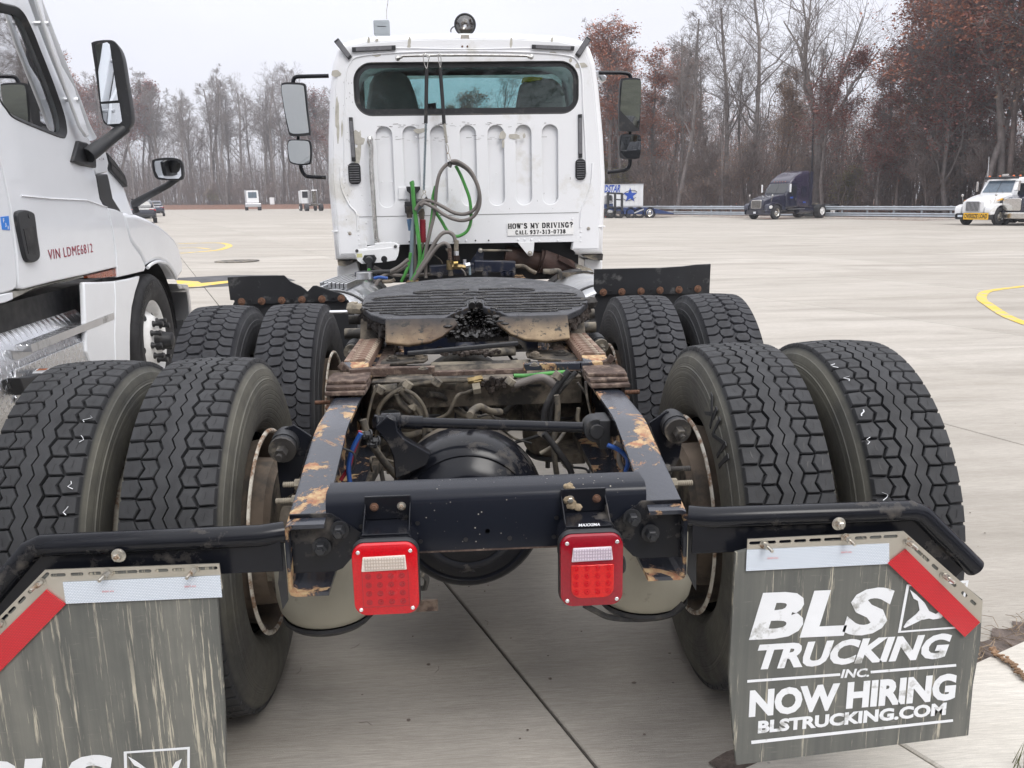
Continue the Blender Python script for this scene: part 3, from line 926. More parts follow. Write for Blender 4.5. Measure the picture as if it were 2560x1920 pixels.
# ---- tail lights
def tail(cx, cz, w, h, style):
    out = rrect(-w / 2, w / 2, -h / 2, h / 2, .022, 6)
    # barrel the outline slightly
    out = [(x * (1 + .045 * (1 - (2 * y / h) ** 2)), y * (1 + .04 * (1 - (2 * x / w) ** 2))) for x, y in out]
    def ring(k, y): return [V((cx + x * k, y, cz + z * k)) for x, z in out]
    hs = B().loft([ring(.80, -.02), ring(.86, -.035), ring(1.03, -.07), ring(1.035, -.082), ring(1.02, -.088)]).o('lamp_housing', m_blackmatt, TR, smooth=50, label='tail lamp housing on the ' + ('left' if cx < 0 else 'right'))
    body = m_lred if style == 0 else m_lred2
    B().loft([ring(1.0, -.086), ring(1.0, -.096), ring(.985, -.1), ring(.93, -.1015), ring(.6, -.103)]).o('lamp_lens', body, hs, smooth=50)
    X = lambda f: cx - w / 2 + f * w
    Z = lambda f: cz + h / 2 - f * h
    if style == 0:
        win = [(X(.165), Z(.15)), (X(.825), Z(.14)), (X(.84), Z(.345)), (X(.135), Z(.355))]
    else:
        win = [(X(.19), Z(.15)), (X(.81), Z(.145)), (X(.835), Z(.335)), (X(.165), Z(.345))]
    b = B().prism([V((x, -.1, z)) for x, z in win], (0, -.006, 0))
    b.o('reversing_window', m_lclear if style == 0 else m_lclear2, hs, smooth=0, bevel=.0015)
    b = B()
    nn = 14
    for k in range(nn + 1):
        x = X(.2 + .6 * k / nn); b.box(x - .0006, x + .0006, -.1075, -.106, Z(.33), Z(.165))
    for k in range(4):
        z = Z(.19 + .045 * k); b.box(X(.19), X(.81), -.1072, -.106, z - .0007, z + .0007)
    b.o('window_ribs', M('lens_rib', (.45, .38, .33) if style == 0 else (.5, .42, .5), .2), hs, smooth=0, kind='stuff')
    if style == 1:
        o2 = rrect(X(.155), X(.855), Z(.88), Z(.395), [.004, .004, .022, .022])
        B().prism([V((x, -.1, z)) for x, z in o2], (0, -.0055, 0)).o('inner_red_lens', m_lred3, hs, smooth=30, bevel=.002)
    b = B(); b2 = B()
    for i in range(4):
        for j in range(4):
            x, z = X(.235 + .175 * i), Z((.43 if style == 0 else .44) + (.125 if style == 0 else .115) * j)
            y0 = -.1036 if style == 0 else -.1053
            b.lathe((x, y0, z), (0, -1, 0), [(0, .0062), (.0012, .0062), (.0014, .0052), (.0005, .0048), (.0003, .003), (.0016, .0022), (.002, .0004)], 16)
            if style == 0: b2.cyl((x + .009, -.1025, z + .006), (x + .009, -.1052, z + .006), .0022, seg=8)
    b.o('led_wells', m_led if style == 0 else m_lred, hs, kind='stuff')
    if style == 0: b2.o('led_pips', m_lred, hs, kind='stuff')
    if style == 0:
        b = B(); x0_, x1_, z0_, z1_ = X(.135), X(.86), Z(.875), Z(.36)
        for q_ in ((x0_, x0_ + .0012, z0_, z1_), (x1_ - .0012, x1_, z0_, z1_), (x0_, x1_, z0_, z0_ + .0012)): b.box(q_[0], q_[1], -.1044, -.1022, q_[2], q_[3])
        b.o('lens_moulding', m_led, hs, smooth=0, kind='stuff')
        B().prism([V((x, -.1018, z)) for x, z in rrect(x0_, x1_, z0_, z1_, .006)], (0, -.0019, 0)).o('inner_red_lens', M('middle_red_lens', (.50, .002, .010), .2, coat=.25, bump=.4, bs=500), hs, smooth=0)
    for sx in (-1, 1):
        for sz in (-1, 1):
            B().lathe((cx + sx * w * .405, -.1, cz + sz * h * .415), (0, -1, 0), [(0, .0042), (.003, .0042), (.0042, .003), (.0042, .0015), (.0034, .001), (.0034, .0002)], 14).o('screw', m_screw, hs)
    # mounting angle
    b = B().box(cx - .049, cx + .049, .022, .0295, cz + .083, cz + .135).box(cx - .049, cx + .049, -.06, .022, cz + .078, cz + .083)
    b.prism([V((cx - .049, .022, cz + .12)), V((cx - .049, -.05, cz + .08)), V((cx - .049, .022, cz + .08))], (.003, 0, 0))
    b.prism([V((cx + .046, .022, cz + .12)), V((cx + .046, -.05, cz + .08)), V((cx + .046, .022, cz + .08))], (.003, 0, 0))
    b.prism([V((cx + x, -.0, cz + z)) for x, z in ((-.05, .078), (.05, .078), (.062, .06), (.06, .0), (-.06, .0), (-.062, .06))], (0, -.06, 0))
    b.o('lamp_bracket', m_black, TR, smooth=0, bevel=.002)
    for sx, mm in ((-.029, m_rustbolt if cx < 0 else m_zinc), (.029, m_zinc if cx < 0 else m_rustbolt)):
        B().hexa((cx + sx, .022, cz + .112), (0, -1, 0), .0065, .009).o('bracket_bolt', mm, TR)
tail(-.214, .699, .129, .150, 0)
tail(.207, .699, .127, .152, 1)
text('maker_mark', 'MAXXIMA', .045, .006, m_whiteink, TR, MX((.185, -.0605, .781), (1, 0, 0), (0, .6, .8)), bold=.02, shear=.2)
b = B().tube(spline([(.262, -.05, .72), (.282, -.045, .70), (.285, -.04, .67), (.278, -.02, .655)]), .004, 6)
b.o('lamp_wire', m_rubber, TR)
B().tube(spline([(-.145, -.04, .68), (-.135, -.03, .665), (-.14, -.02, .64), (-.15, 0, .63)]), .006, 6).o('lamp_wire', m_dark, TR)

# ---- mud flaps and their hangers
FY = -.088
def M2d(y): return MX((0, y, 0), (1, 0, 0), (0, 0, 1), (0, -1, 0))
def hanger(sg, xe, ze, xb=.913):
    pth = [(sg * .425, -.03, .783), (sg * .47, -.045, .783), (sg * (xb - .01), -.05, .783), (sg * (xb + .01), -.05, .776), (sg * xe, -.05, ze)]
    b = B().tube([V(p) for p in pth], .0225, 20)
    b.o('flap_hanger_tube', m_black, TR, smooth=60)
    b = B()
    dxx, dzz = xe - xb, ze - .776; L = sqrt(dxx ** 2 + dzz ** 2); nx, nz = dzz / L * .07, -dxx / L * .07
    q = [(.428, .775), (xb, .775), (xe - .01, ze + .01), (xe - .01 + nx, ze + .01 + nz), (xb - .045, .705), (.428, .705)]
    b.prism([V((sg * x, -.046, z)) for x, z in q], (0, -.006, 0))
    b.o('hanger_blade', m_black, TR, smooth=0, bevel=.002)
hanger(-1, 1.13, .555)
hanger(1, 1.056, .646)
B().prism([V((-.432, -.012, .79)), V((-.432, -.012, .62)), V((-.445, -.012, .60)), V((-.45, -.012, .66))], (0, .006, 0)).o('hanger_mount', m_blackmatt, TR, smooth=0)
B().prism([V((.432, -.012, .79)), V((.432, -.012, .64)), V((.452, -.012, .60)), V((.45, -.012, .68))], (0, .006, 0)).o('hanger_mount', m_blackmatt, TR, smooth=0)
for p in ((-0.742,-0.078,0.767), (0.731,-0.078,0.772)):
    B().lathe(p, (0, -1, 0), [(0, .014), (.002, .0145), (.003, .012)], 20, cap=True).hexa((p[0], p[1] - .002, p[2]), (0, -1, 0), .0085, .014).o('hanger_bolt', m_zinc, TR)

def bracket(outer, slots, bolts, side):
    holes = [slot(*s) for s in slots]
    pl_ = plate('flap_bracket', [(p[0], p[2]) for p in outer], holes, .003, m_stain, TR, M2d(FY), bevel=0)
    for p in bolts:
        B().lathe((p[0], FY - .002, p[2]), (0, -1, 0), [(0, .0095), (.0015, .0095)], 18, cap=True).tube([(p[0], FY - .003, p[2]), (p[0] + .004 * side, FY - .016, p[2] - .002)], .0062, 6).tube([(p[0] + .003 * side, FY - .01, p[2] - .001), (p[0] + .008 * side, FY - .03, p[2] - .005)], .0035, 8).o('flap_bolt', m_zinc, pl_)
    return pl_
def row(a, c, fr, l, w=.0071):
    "slots between two points at the given fractions"
    ang = atan2(c[2] - a[2], c[0] - a[0])
    return [(a[0] + (c[0] - a[0]) * f, a[2] + (c[2] - a[2]) * f, l * k, w, ang) for f, k in fr]
# right
oR = [(0.534,-0.088,0.75),(0.868,-0.088,0.753),(1.057,-0.088,0.585),(1.058,-0.088,0.535),(1.025,-0.088,0.507),(0.838,-0.088,0.686),(0.534,-0.088,0.685)]
a, c = [(0.539,-0.088,0.741),(0.859,-0.088,0.743)]; a2, c2 = [(0.872,-0.088,0.735),(1.054,-0.088,0.566)]
sR = row(a, c, [(.085, 2.2), (.235, 1), (.335, 1), (.435, 1), (.575, 2.0), (.74, 1), (.84, 1), (.94, 1.2)], .026) + row(a2, c2, [(.13, 1.9), (.265, .85), (.39, .75), (.575, 1.8), (.78, .7), (.90, .7)], .026)
brR = bracket(oR, sR, [(0.569,-0.088,0.738),(0.742,-0.088,0.745),(0.877,-0.088,0.73),(0.964,-0.088,0.65)], 1)
def strip(pts, mat, par, lift=.0035, name='reflector_strip'):
    return B().prism([V((p[0], FY - .002, p[2])) for p in pts], (0, -lift + .002, 0)).o(name, mat, par, smooth=0)
strip([(0.533,-0.088,0.727),(0.837,-0.088,0.728),(0.841,-0.088,0.682),(0.533,-0.088,0.68)], m_reflw, brR)
strip([(0.874,-0.088,0.714),(1.054,-0.088,0.537),(1.023,-0.088,0.504),(0.837,-0.088,0.684)], m_reflr, brR, .005)
# left
oL = [(-0.883,-0.088,0.747),(-0.544,-0.088,0.745),(-0.542,-0.088,0.692),(-0.55,-0.088,0.674),(-0.852,-0.088,0.678),(-0.855,-0.088,0.671),(-0.999,-0.088,0.539),(-1.051,-0.088,0.493),(-1.084,-0.088,0.528),(-1.065,-0.088,0.574)]
a, c = [(-0.877,-0.088,0.735),(-0.547,-0.088,0.736)]; a2, c2 = [(-0.89,-0.088,0.728),(-1.059,-0.088,0.568)]
sL = row(a, c, [(.055, 1.1), (.165, .95), (.27, .95), (.44, 2.0), (.565, .95), (.665, .95), (.765, .95), (.915, 2.0)], .027) + row(a2, c2, [(.0, 1.4), (.135, .85), (.27, .8), (.40, .8), (.54, 1.5)], .027)
brL = bracket(oL, sL, [(-0.761,-0.088,0.736),(-0.593,-0.088,0.734),(-0.893,-0.088,0.722),(-0.982,-0.088,0.637)], -1)
strip([(-0.851,-0.088,0.72),(-0.544,-0.088,0.72),(-0.544,-0.088,0.673),(-0.851,-0.088,0.674)], m_reflw, brL)
strip([(-0.885,-0.088,0.706),(-0.851,-0.088,0.673),(-1.004,-0.088,0.527),(-1.094,-0.088,0.443),(-1.13,-0.088,0.482)], m_reflr, brL, .005)
t0, t1 = [(0.577,-0.09,0.706),(0.734,-0.09,0.712)]
for p in (t0, t1): text('tape_stamp', 'DOT-C2', .022, .003, m_reds, brR, MX((p[0], FY - .0056, p[2]), (1, 0, 0), (0, 0, 1), (0, -1, 0)), th=.0002)
for p in [(-0.776,-0.09,0.696),(-0.615,-0.09,0.699)]: text('tape_stamp', 'DOT-C2', .022, .003, m_reds, brL, MX((p[0], FY - .0056, p[2]), (1, 0, 0), (0, 0, 1), (0, -1, 0)), th=.0002)

def flap(outline, mat, lab):
    # rubber sheet with a gentle belly
    P = [(p[0], p[2]) for p in outline]
    o = plate('mud_flap', P, [], .009, mat, TR, M2d(FY + .0065), bevel=.001, label=lab)
    return o
fR = flap([(0.511,-0.088,0.719),(0.536,-0.088,0.725),(0.869,-0.088,0.745),(0.999,-0.088,0.635),(1.058,-0.088,0.587),(1.064,-0.088,0.483),(1.058,-0.088,0.385),(1.06,-0.088,0.257),(0.533,-0.088,0.215),(0.52,-0.088,0.315),(0.508,-0.088,0.435)], m_flapr, 'mud flap with white company lettering, at the right')
fL = flap([(-0.555,-0.088,0.7),(-0.559,-0.088,0.569),(-0.563,-0.088,0.419),(-0.576,-0.088,0.232),(-0.585,-0.088,0.082),(-1.001,-0.088,0.071),(-1.083,-0.088,0.097),(-1.031,-0.088,0.521),(-1.06,-0.088,0.559),(-0.886,-0.088,0.736),(-0.557,-0.088,0.739)], m_flap, 'grey mud flap streaked with dried mud, at the left')

def art(dx, dz, par):
    def Q(p): return V((p[0] + dx, FY + .0003, p[2] + dz))
    def T(s, bl_, br_, tl, bold=.03, shear=0., sp=1.):
        o, x, y = Q(bl_), Q(br_) - Q(bl_), Q(tl) - Q(bl_)
        h = y.length; w = x.length
        text('lettering', s, w, h, m_whiteink, par, MX(o, x.normalized(), V((0, 0, 1)) if True else y.normalized(), (0, -1, 0)), bold=bold, shear=shear, th=.0006, sp=sp)
    a = [(0.547,-0.088,0.518),(0.841,-0.088,0.517),(0.542,-0.088,0.628)]
    T('BLS', *a, bold=.042, shear=.24)
    a = [(0.556,-0.088,0.447),(0.984,-0.088,0.452),(0.553,-0.088,0.507)]
    T('TRUCKING', *a, bold=.045, shear=.26)
    a = [(0.755,-0.088,0.417),(0.818,-0.088,0.417),(0.754,-0.088,0.438)]
    T('INC.', *a, bold=.03, shear=.2)
    a = [(0.555,-0.088,0.333),(1.018,-0.088,0.349),(0.552,-0.088,0.399)]
    T('NOW HIRING', *a, bold=.05)
    a = [(0.577,-0.088,0.292),(1.001,-0.088,0.313),(0.576,-0.088,0.323)]
    T('BLSTRUCKING.COM', *a, bold=.045)
    for q in ([(0.548,-0.088,0.424),(0.753,-0.088,0.429),(0.754,-0.088,0.423),(0.548,-0.088,0.418)], [(0.821,-0.088,0.431),(1.013,-0.088,0.437),(1.014,-0.088,0.431),(0.822,-0.088,0.425)], [(0.563,-0.088,0.275),(1.019,-0.088,0.301),(1.02,-0.088,0.295),(0.564,-0.088,0.267)]):
        B().prism([Q(p) for p in q], (0, -.0006, 0)).o('printed_rule', m_whiteink, par, smooth=0)
    # emblem: slanted open box with two thin leaping strokes
    b = B(); dz_ = [0]
    for q in ([(0.885,-0.088,0.631),(0.891,-0.088,0.631),(0.881,-0.088,0.523),(0.875,-0.088,0.519)], [(0.881,-0.088,0.523),(1.006,-0.088,0.527),(1.01,-0.088,0.523),(0.875,-0.088,0.519)], [(0.885,-0.088,0.631),(1.021,-0.088,0.634),(1.02,-0.088,0.629),(0.89,-0.088,0.627)], [(1.016,-0.088,0.634),(1.021,-0.088,0.634),(1.01,-0.088,0.523),(1.005,-0.088,0.527)]):
        dz_[0] += .0001; b.prism([Q(p) for p in q], (0, -.0006 - dz_[0], 0))
    for q in ([(0.893,-0.088,0.619),(0.908,-0.088,0.607),(0.928,-0.088,0.587),(0.94,-0.088,0.567),(0.956,-0.088,0.559),(0.969,-0.088,0.57),(0.988,-0.088,0.6),(1.002,-0.088,0.607),(0.987,-0.088,0.573),(0.968,-0.088,0.549),(0.95,-0.088,0.547),(0.935,-0.088,0.552),(0.919,-0.088,0.569),(0.913,-0.088,0.592),(0.903,-0.088,0.598)], [(0.886,-0.088,0.532),(0.893,-0.088,0.545),(0.912,-0.088,0.561),(0.92,-0.088,0.572),(0.937,-0.088,0.562),(0.942,-0.088,0.55),(0.924,-0.088,0.547),(0.91,-0.088,0.54),(0.889,-0.088,0.53)]):
        dz_[0] += .0001; b.prism([Q(p) for p in q], (0, -.0007 - dz_[0], 0))
    b.o('printed_emblem', m_whiteink, par, smooth=0)
art(0, 0, fR)
e0, e1 = (0.885,-0.088,0.631), (-0.756,-0.088,0.332)
art(e1[0] - e0[0] - .022, e1[2] - e0[2], fL)

# ---- wheels
tm = [m_tyre_rear, m_inkshade]; tf = [m_tyre_front, m_inkshade]
for sg in (-1, 1):
    for xo, lab in ((1.0783, 'outer rear'), (.7568, 'inner rear')):
        ty = tyre_obj('tyre', 'block', (sg * xo, AX1, ZA), tm, TR, random.random(), label=lab + ' drive tyre, blocky tread and dusty sidewall, ' + ('left' if sg < 0 else 'right'))
        if xo > 1:
            b = B()
            for k, a in enumerate([1.22, 1.10, .86, .70, .42] if sg > 0 else [.98, .86, .62, .5]):
                xx = sg * xo - sg * (.095 if True else 0) + random.uniform(-.01, .01)
                if sg < 0: xx = sg * xo + .092 + random.uniform(-.008, .008)
                R_ = .5132
                pp = [V((xx + random.uniform(-.012, .012), AX1 - (R_) * cos(a + t), ZA + (R_) * sin(a + t))) for t in (-.02, -.008, .006, .018)]
                b.tube(pp, .0015, 4, flat=.5)
            b.o('chalk_mark', m_whiteink, ty, kind='stuff')
    for xo, lab in ((1.0783, 'outer front'), (.7568, 'inner front')):
        tyre_obj('tyre', 'hex', (sg * xo, AX2, ZA), tf, TR, random.random(), npitch=66, label=lab + ' drive tyre, black hexagonal tread, ' + ('left' if sg < 0 else 'right'))
    # raised sidewall word
    if sg > 0:
        def wp(a, bb_): return V((0, 0, 0))
        me_par = TR
        t_ = text('sidewall_letters', 'INK', .21, .075, m_tyre_rear, TR, Matrix.Identity(4), bold=.0, th=.0025)
        for v in t_.data.vertices:
            w = v.co + ORG[TR.name]
            ang = radians(142) - w.x / .43; r = .395 + w.y
            side = .1385 - max(0, r - .43) * .12
            v.co = V((xo_ := .7568 - side - w.z + .0015, AX1 + r * cos(ang), ZA + r * sin(ang))) - ORG[TR.name]
    for ax in (AX1, AX2):
        # inner rim, drum and hub of the inner wheel
        mm = (m_rimrust, m_rimlip)
        c = (sg * .7568, ax, ZA)
        d = (-sg, 0, 0)
        rim = B().lathe(c, d, [(.135, .288), (.125, .272), (.10, .268), (.02, .255), (-.03, .25), (-.10, .262), (-.135, .272), (-.14, .285)], 64).o('rim', m_rimrust, TR, smooth=60)
        B().lathe(c, d, [(.133, .286), (.140, .2885), (.142, .295), (.139, .300), (.134, .301)], 64).o('rim_lip', m_rimlip, rim, smooth=60)
        B().lathe(c, d, [(-.02, .02), (-.02, .215), (.10, .215), (.155, .212), (.16, .20), (.17, .19)], 48).o('brake_drum', m_rimrust, rim, smooth=40)
        b = B().lathe(c, d, [(.165, .185), (.168, .05)], 40)
        b.lathe(c, d, [(.15, .07), (.33, .062)], 24)
        b.o('backing_plate', m_dusty, rim, smooth=40)
        c = (sg * 1.0783, ax, ZA)
        B().lathe(c, d, [(.14, .285), (.125, .272), (.05, .262), (-.08, .262), (-.135, .272), (-.14, .285)], 48).o('rim', m_rimlip, TR, smooth=60)
# brake chamber and slack adjuster behind each rear wheel
for sg in (-1, 1):
    B().lathe((sg * .50, AX1 - .17, ZA - .06), (sg, .15, 0), [(-.08, .03), (-.075, .075), (.0, .08), (.01, .088), (.02, .08), (.07, .07), (.08, .03)], 24).o('brake_chamber', m_dusty, TR, smooth=50)
    B().bar((sg * .6, AX1 - .2, ZA - .05), (sg * .6, AX1, ZA), .03, .05).o('slack_adjuster', m_dark, TR)

# ---- axle housings and differentials
def axle(y, mat, cz, rear):
    b = B()
    rings = []
    for x, r, z in ((-.66, .058, .505), (-.36, .062, .51), (-.27, .08, .52), (-.20, .12, .535), (-.12, .175, .56), (-.044, .2, .57), (.04, .175, .56), (.12, .12, .535), (.19, .08, .52), (.28, .062, .51), (.66, .058, .505)):
        rings.append([V((x, y + r * cos(2 * pi * k / 28), z + cz + r * sin(2 * pi * k / 28))) for k in range(28)])
    b.loft(rings); h = b.o('axle_housing', mat, TR, smooth=60)
    c = (-.044, y, .577 + cz)
    B().lathe(c, (0, -1, 0), [(.0, .225), (.06, .228), (.10, .224), (.135, .214), (.155, .20), (.162, .186), (.158, .182), (.172, .165), (.190, .14), (.194, .125), (.190, .118), (.20, .10), (.215, .06), (.22, .01)], 56).o('differential_cover', mat, h, smooth=50)
    B().lathe(c, (0, 1, .12), [(-.1, .2), (.12, .2), (.2, .17), (.26, .11), (.34, .08), (.36, .06)], 40).o('pinion_carrier', m_dusty if rear else m_dark, h, smooth=50)
    for k in range(14):
        if True:
            a = radians(20 + 140 * k / 13)
            p = V(c) + V((cos(a) * .205, -.13, sin(a) * .205))
            B().hexa(p, (0, -1, .3), .007, .008).o('cover_bolt', mat, h)
axle(AX1, m_black, 0, True)
axle(AX2, m_dark, -.01, False)
# drive shafts
B().tube([(-.035, 1.0, .63), (-.035, 1.06, .64)], .06, 16).tube([(-.035, 1.04, .64), (-.03, 1.5, .70)], .045, 20).tube([(-.03, 1.48, .70), (-.03, 1.62, .71)], .065, 18).o('drive_shaft', m_dusty, TR)
b = B()
b.tube([(-.03, 1.30, .675), (-.03, 1.42, .69)], .052, 20)
b.tube([(-.03, 2.3, .72), (-.03, 4.6, .80)], .05, 20)
b.o('drive_shaft_sleeve', m_navy, TR)

# ---- torque rod with its tower
tp, tq = V((-0.229,0.56,0.856)), V((0.308,0.5,0.837))
b = B().tube([tp + (tq - tp) * .12, tq - (tq - tp) * .06], .0145, 18)
b.tube([tp, tp + (tq - tp) * .13], .019, 14)
b.o('torque_rod', m_black, TR, smooth=50)
b = B()
b.tube([tq + V((0, -.032, 0)), tq + V((0, .032, 0))], .033, 20)
b.tube([tq + V((0, -.042, 0)), tq + V((0, .042, 0))], .020, 16)
b.bar(tq, tq + V((.07, .02, .0)), .05, .045)
b.box(.315, .345, .46, .55, tq.z - .05, tq.z + .03)
b.o('rod_bushing', m_blackmatt, TR, smooth=50, bevel=.002)
b = B()
tw = [(-0.286,0.5,0.858),(-0.251,0.5,0.889),(-0.227,0.5,0.875),(-0.225,0.5,0.846),(-0.208,0.5,0.823),(-0.138,0.5,0.778),(-0.152,0.5,0.746),(-0.238,0.5,0.71),(-0.241,0.5,0.775),(-0.252,0.5,0.808)]
b.prism([V(p) for p in tw], (0, .035, 0))
b.tube([tp + V((-.06, -.03, .01)), tp + V((-.02, -.01, 0))], .022, 6).tube([tp + V((-.045, 0, 0)), tp + V((.01, 0, 0))], .026, 16)
b.o('torque_rod_tower', m_black, TR, smooth=30, bevel=.004)
for p in [(-0.3,0.49,0.839),(-0.295,0.49,0.843),(-0.284,0.49,0.816),(-0.275,0.49,0.825)]:
    B().hexa(p, (-1, -.5, .1), .009, .02).o('tower_bolt', m_blackmatt, TR)

# ---- rear suspension arms, air springs, shocks
for sg, arm in ((-1, [(-0.38,0.828,0.6),(-0.345,1.271,0.6)]), (1, [(0.402,0.806,0.6),(0.392,1.233,0.6)])):
    a, c = V(arm[0]), V(arm[1])
    d = (c - a); a = a - d * .6; c = c + d * .2
    B().bar(a, c, .085, .035).o('trailing_arm', m_dusty, TR, smooth=0, bevel=.004)
    B().bar((sg * .33, 1.1, .56), (sg * .33, 2.3, .60), .085, .04).o('trailing_arm', m_dusty, TR, smooth=0, bevel=.004)
m_bag = M('dusty_beige_rubber', (.33, .31, .25), .85, var=.12, vs=5, bump=.25, bs=50, dirt=((.12, .11, .10), .12, 10))
for sg in (-1, 1):
    for yy, zt, mm in ((.30, .62, m_bag), (1.38, .80, m_dusty)):
        zb = .425 if yy < 1 else .50
        xx = sg * (.402 if yy < 1 else .30)
        o = B().lathe((xx, yy, zb), (0, 0, 1), [(.012, .04), (.008, .085), (.016, .108), (.035, .120), (.07, .127), (zt - zb - .04, .128), (zt - zb, .11), (zt - zb, .02)], 40, sx=1.0).o('air_spring', mm, TR, smooth=60)
        B().lathe((xx, yy, zb), (0, 0, 1), [(-.004, .03), (-.006, .105), (.006, .116), (.014, .112)], 40).o('air_spring_base', m_rubber, o, smooth=60)
        if yy > 1:
            for k in (-1, 1): B().tube([(xx + k * .035, yy - .03, zb - .05), (xx + k * .035, yy - .03, zb)], .010, 6).o('spring_stud', m_dark, o)
b = B().bar((-0.371,0.27,0.448), (-0.126,0.27,0.452), .006, .03, roll=(0, 0, 1)); b.o('rusty_strap', m_rust, TR, smooth=0)
B().tube(spline([(0.237,0.21,0.464),(0.266,0.21,0.446),(0.304,0.21,0.427),(0.382,0.21,0.419),(0.446,0.21,0.428),(0.484,0.21,0.458)]), .008, 8).o('air_hose', m_rubber, TR)
def shock(p, q, sc=1., lab=None):
    p, q = V(p), V(q)
    d = (q - p).normalized()
    o = B().tube([p + d * .01, p + d * .075 * sc], .034 * sc, 20).tube([p + d * .02, p + d * .06 * sc], .037 * sc, 20).o('shock_absorber', m_blackmatt, TR, smooth=40)
    B().tube([p - d * .004, p + d * .006], .036 * sc, 16).tube([p - d * .035 * sc, p], .017 * sc, 6).tube([p - d * .05 * sc, p - d * .03 * sc], .0085 * sc, 10).o('shock_nut', m_dark, o)
shock((-0.502,0.36,0.846), (-0.501,0.44,0.86), .95)
shock((0.501,0.36,0.86), (0.497,0.44,0.873), .95)
shock((-0.473,1.55,0.881), (-0.462,1.64,0.902), .9)
shock((0.499,1.55,0.876), (0.481,1.64,0.904), .9)
for sg, pp in ((-1, [(-0.502,0.4,0.89),(-0.478,0.4,0.899),(-0.434,0.4,0.866),(-0.455,0.4,0.817),(-0.496,0.4,0.813),(-0.522,0.4,0.854)]), (1, [(0.435,0.4,0.873),(0.483,0.4,0.905),(0.527,0.4,0.86),(0.522,0.4,0.804),(0.517,0.4,0.772),(0.488,0.4,0.709),(0.467,0.4,0.79)])):
    B().prism([V(p) for p in pp], (0, .008, 0)).o('shock_bracket', m_black, TR, smooth=0, bevel=.002)
B().prism([V(p) for p in [(-0.528,0.4,0.814),(-0.455,0.4,0.817),(-0.478,0.4,0.747),(-0.492,0.4,0.716),(-0.525,0.4,0.698)]], (0, .008, 0)).o('shock_bracket', m_black, TR, smooth=0, bevel=.002)
# threaded studs sticking out of the rails
for q, ln, mm in (((-0.45,0.239,0.795), -.03, m_dark), ((-0.46,0.197,0.77), -.04, m_dark), ((-0.45,0.911,0.835), -.06, m_rustbolt), ((0.45,0.84,0.854), .05, m_rustbolt), ((0.45,0.244,0.797), .05, m_dark), ((0.45,0.176,0.784), .04, m_dark)):
    sg = 1 if q[0] > 0 else -1
    b = B().tube([(sg * .43, q[1], q[2]), (sg * .452, q[1], q[2])], .013, 6)
    pts = []
    x = sg * .45; pts = [(x, q[1], q[2])]; rad_ = [.006]
    k = 0
    while abs(x - sg * .45) < abs(ln):
        x += sg * .0025; k += 1; pts.append((x, q[1], q[2])); rad_.append(.0072 if k % 2 else .0058)
    b.tube(pts, rad_, 10); b.o('threaded_stud', mm, TR)

# ---- stacked pads, stop bar, toothed slide rails
for sg in (-1, 1):
    for k, (y0, y1, z0, z1) in enumerate(((.735, .93, .8935, .905), (.755, .925, .906, .916), (.79, .93, .917, .926))):
        vs = [V((sg * x, y + random.uniform(-.008, .008), 0)) for x, y in ((.335, y0), (.452, y0), (.458, (y0 + y1) / 2), (.452, y1), (.335, y1), (.332, (y0 + y1) / 2))]
        B().prism([V((v.x, v.y, z0)) for v in vs], (0, 0, z1 - z0)).o('stacked_plate', m_rust, TR, smooth=0, bevel=.0025)
    B().box(sg * .434 - .006, sg * .434 + .006, .75, .93, .80, .8925).o('stacked_plate', m_rust, TR, smooth=0, bevel=.002)
    for z in (.85, .82): B().hexa((sg * .441, .775, z), (sg, 0, 0), .011, .014).o('plate_bolt', m_rustbolt, TR)
    # toothed rail
    x0, x1 = (.356, .442)
    b = B().box(min(sg * .36, sg * x1), max(sg * .36, sg * x1), 1.10, 1.72, .896, .914)
    b.o('slide_rail', m_dark, TR, smooth=0, bevel=.003)
    B().box(min(sg * .424, sg * x1), max(sg * .424, sg * x1), 1.10, 1.72, .914, .932).o('slide_rail_edge', m_tooth, TR, smooth=0, bevel=.003)
    o_ = B().prism([V((sg * x, 1.10, z)) for x, z in ((.358, .896), (.442, .896), (.442, .928), (.358, .928))], (0, -.045, -.012)).o('rail_end_ramp', m_rail, TR, smooth=0, bevel=.003)
    mesh_t = None
    for k in range(16):
        y = 1.118 + k * .037
        if mesh_t is None:
            bt = B(); bt.prism([V((sg * x, y, z)) for x, z in ((.426, .912), (.426, .931), (.372, .936), (.357, .927), (.355, .900), (.365, .900))], (0, .017, 0))
            t0_ = bt.o('rail_tooth', m_tooth, TR, smooth=0, bevel=.003); mesh_t = t0_
        else:
            c_ = mesh_t.copy(); COL.objects.link(c_); c_.location = (0, .037 * k, 0)
    if sg > 0: B().box(.300, .352, 1.05, 1.75, .884, .892).o('slide_base', m_rust, TR, smooth=0)
    else: B().box(-.352, -.300, 1.05, 1.75, .884, .892).o('slide_base', m_rust, TR, smooth=0)
SB = .945
def flatbar(P, w, h, mat, name='stop_bar', **k):
    b = B()
    for p, q in zip(P, P[1:]): b.bar(p, q, w, h)
    return b.o(name, mat, TR, smooth=0, bevel=.002, **k)
flatbar([(-0.402,0.926,0.925),(-0.336,0.944,0.925),(-0.135,0.933,0.925)], .03, .022, m_rust)
flatbar([(-0.407,0.965,0.917),(-0.436,0.965,0.946)], .028, .02, m_rust)
flatbar((-0.143,0.937,0.915) and [(-0.143,0.939,0.912), (-0.042,0.937,0.912), (0.158,0.943,0.912)], .028, .014, m_rust)
flatbar([(0.148,0.943,0.925),(0.329,0.935,0.925),(0.401,0.944,0.925)], .03, .022, m_rail)
flatbar([(0.409,0.99,0.916),(0.43,0.99,0.922),(0.445,0.99,0.943)], .028, .018, m_rust)
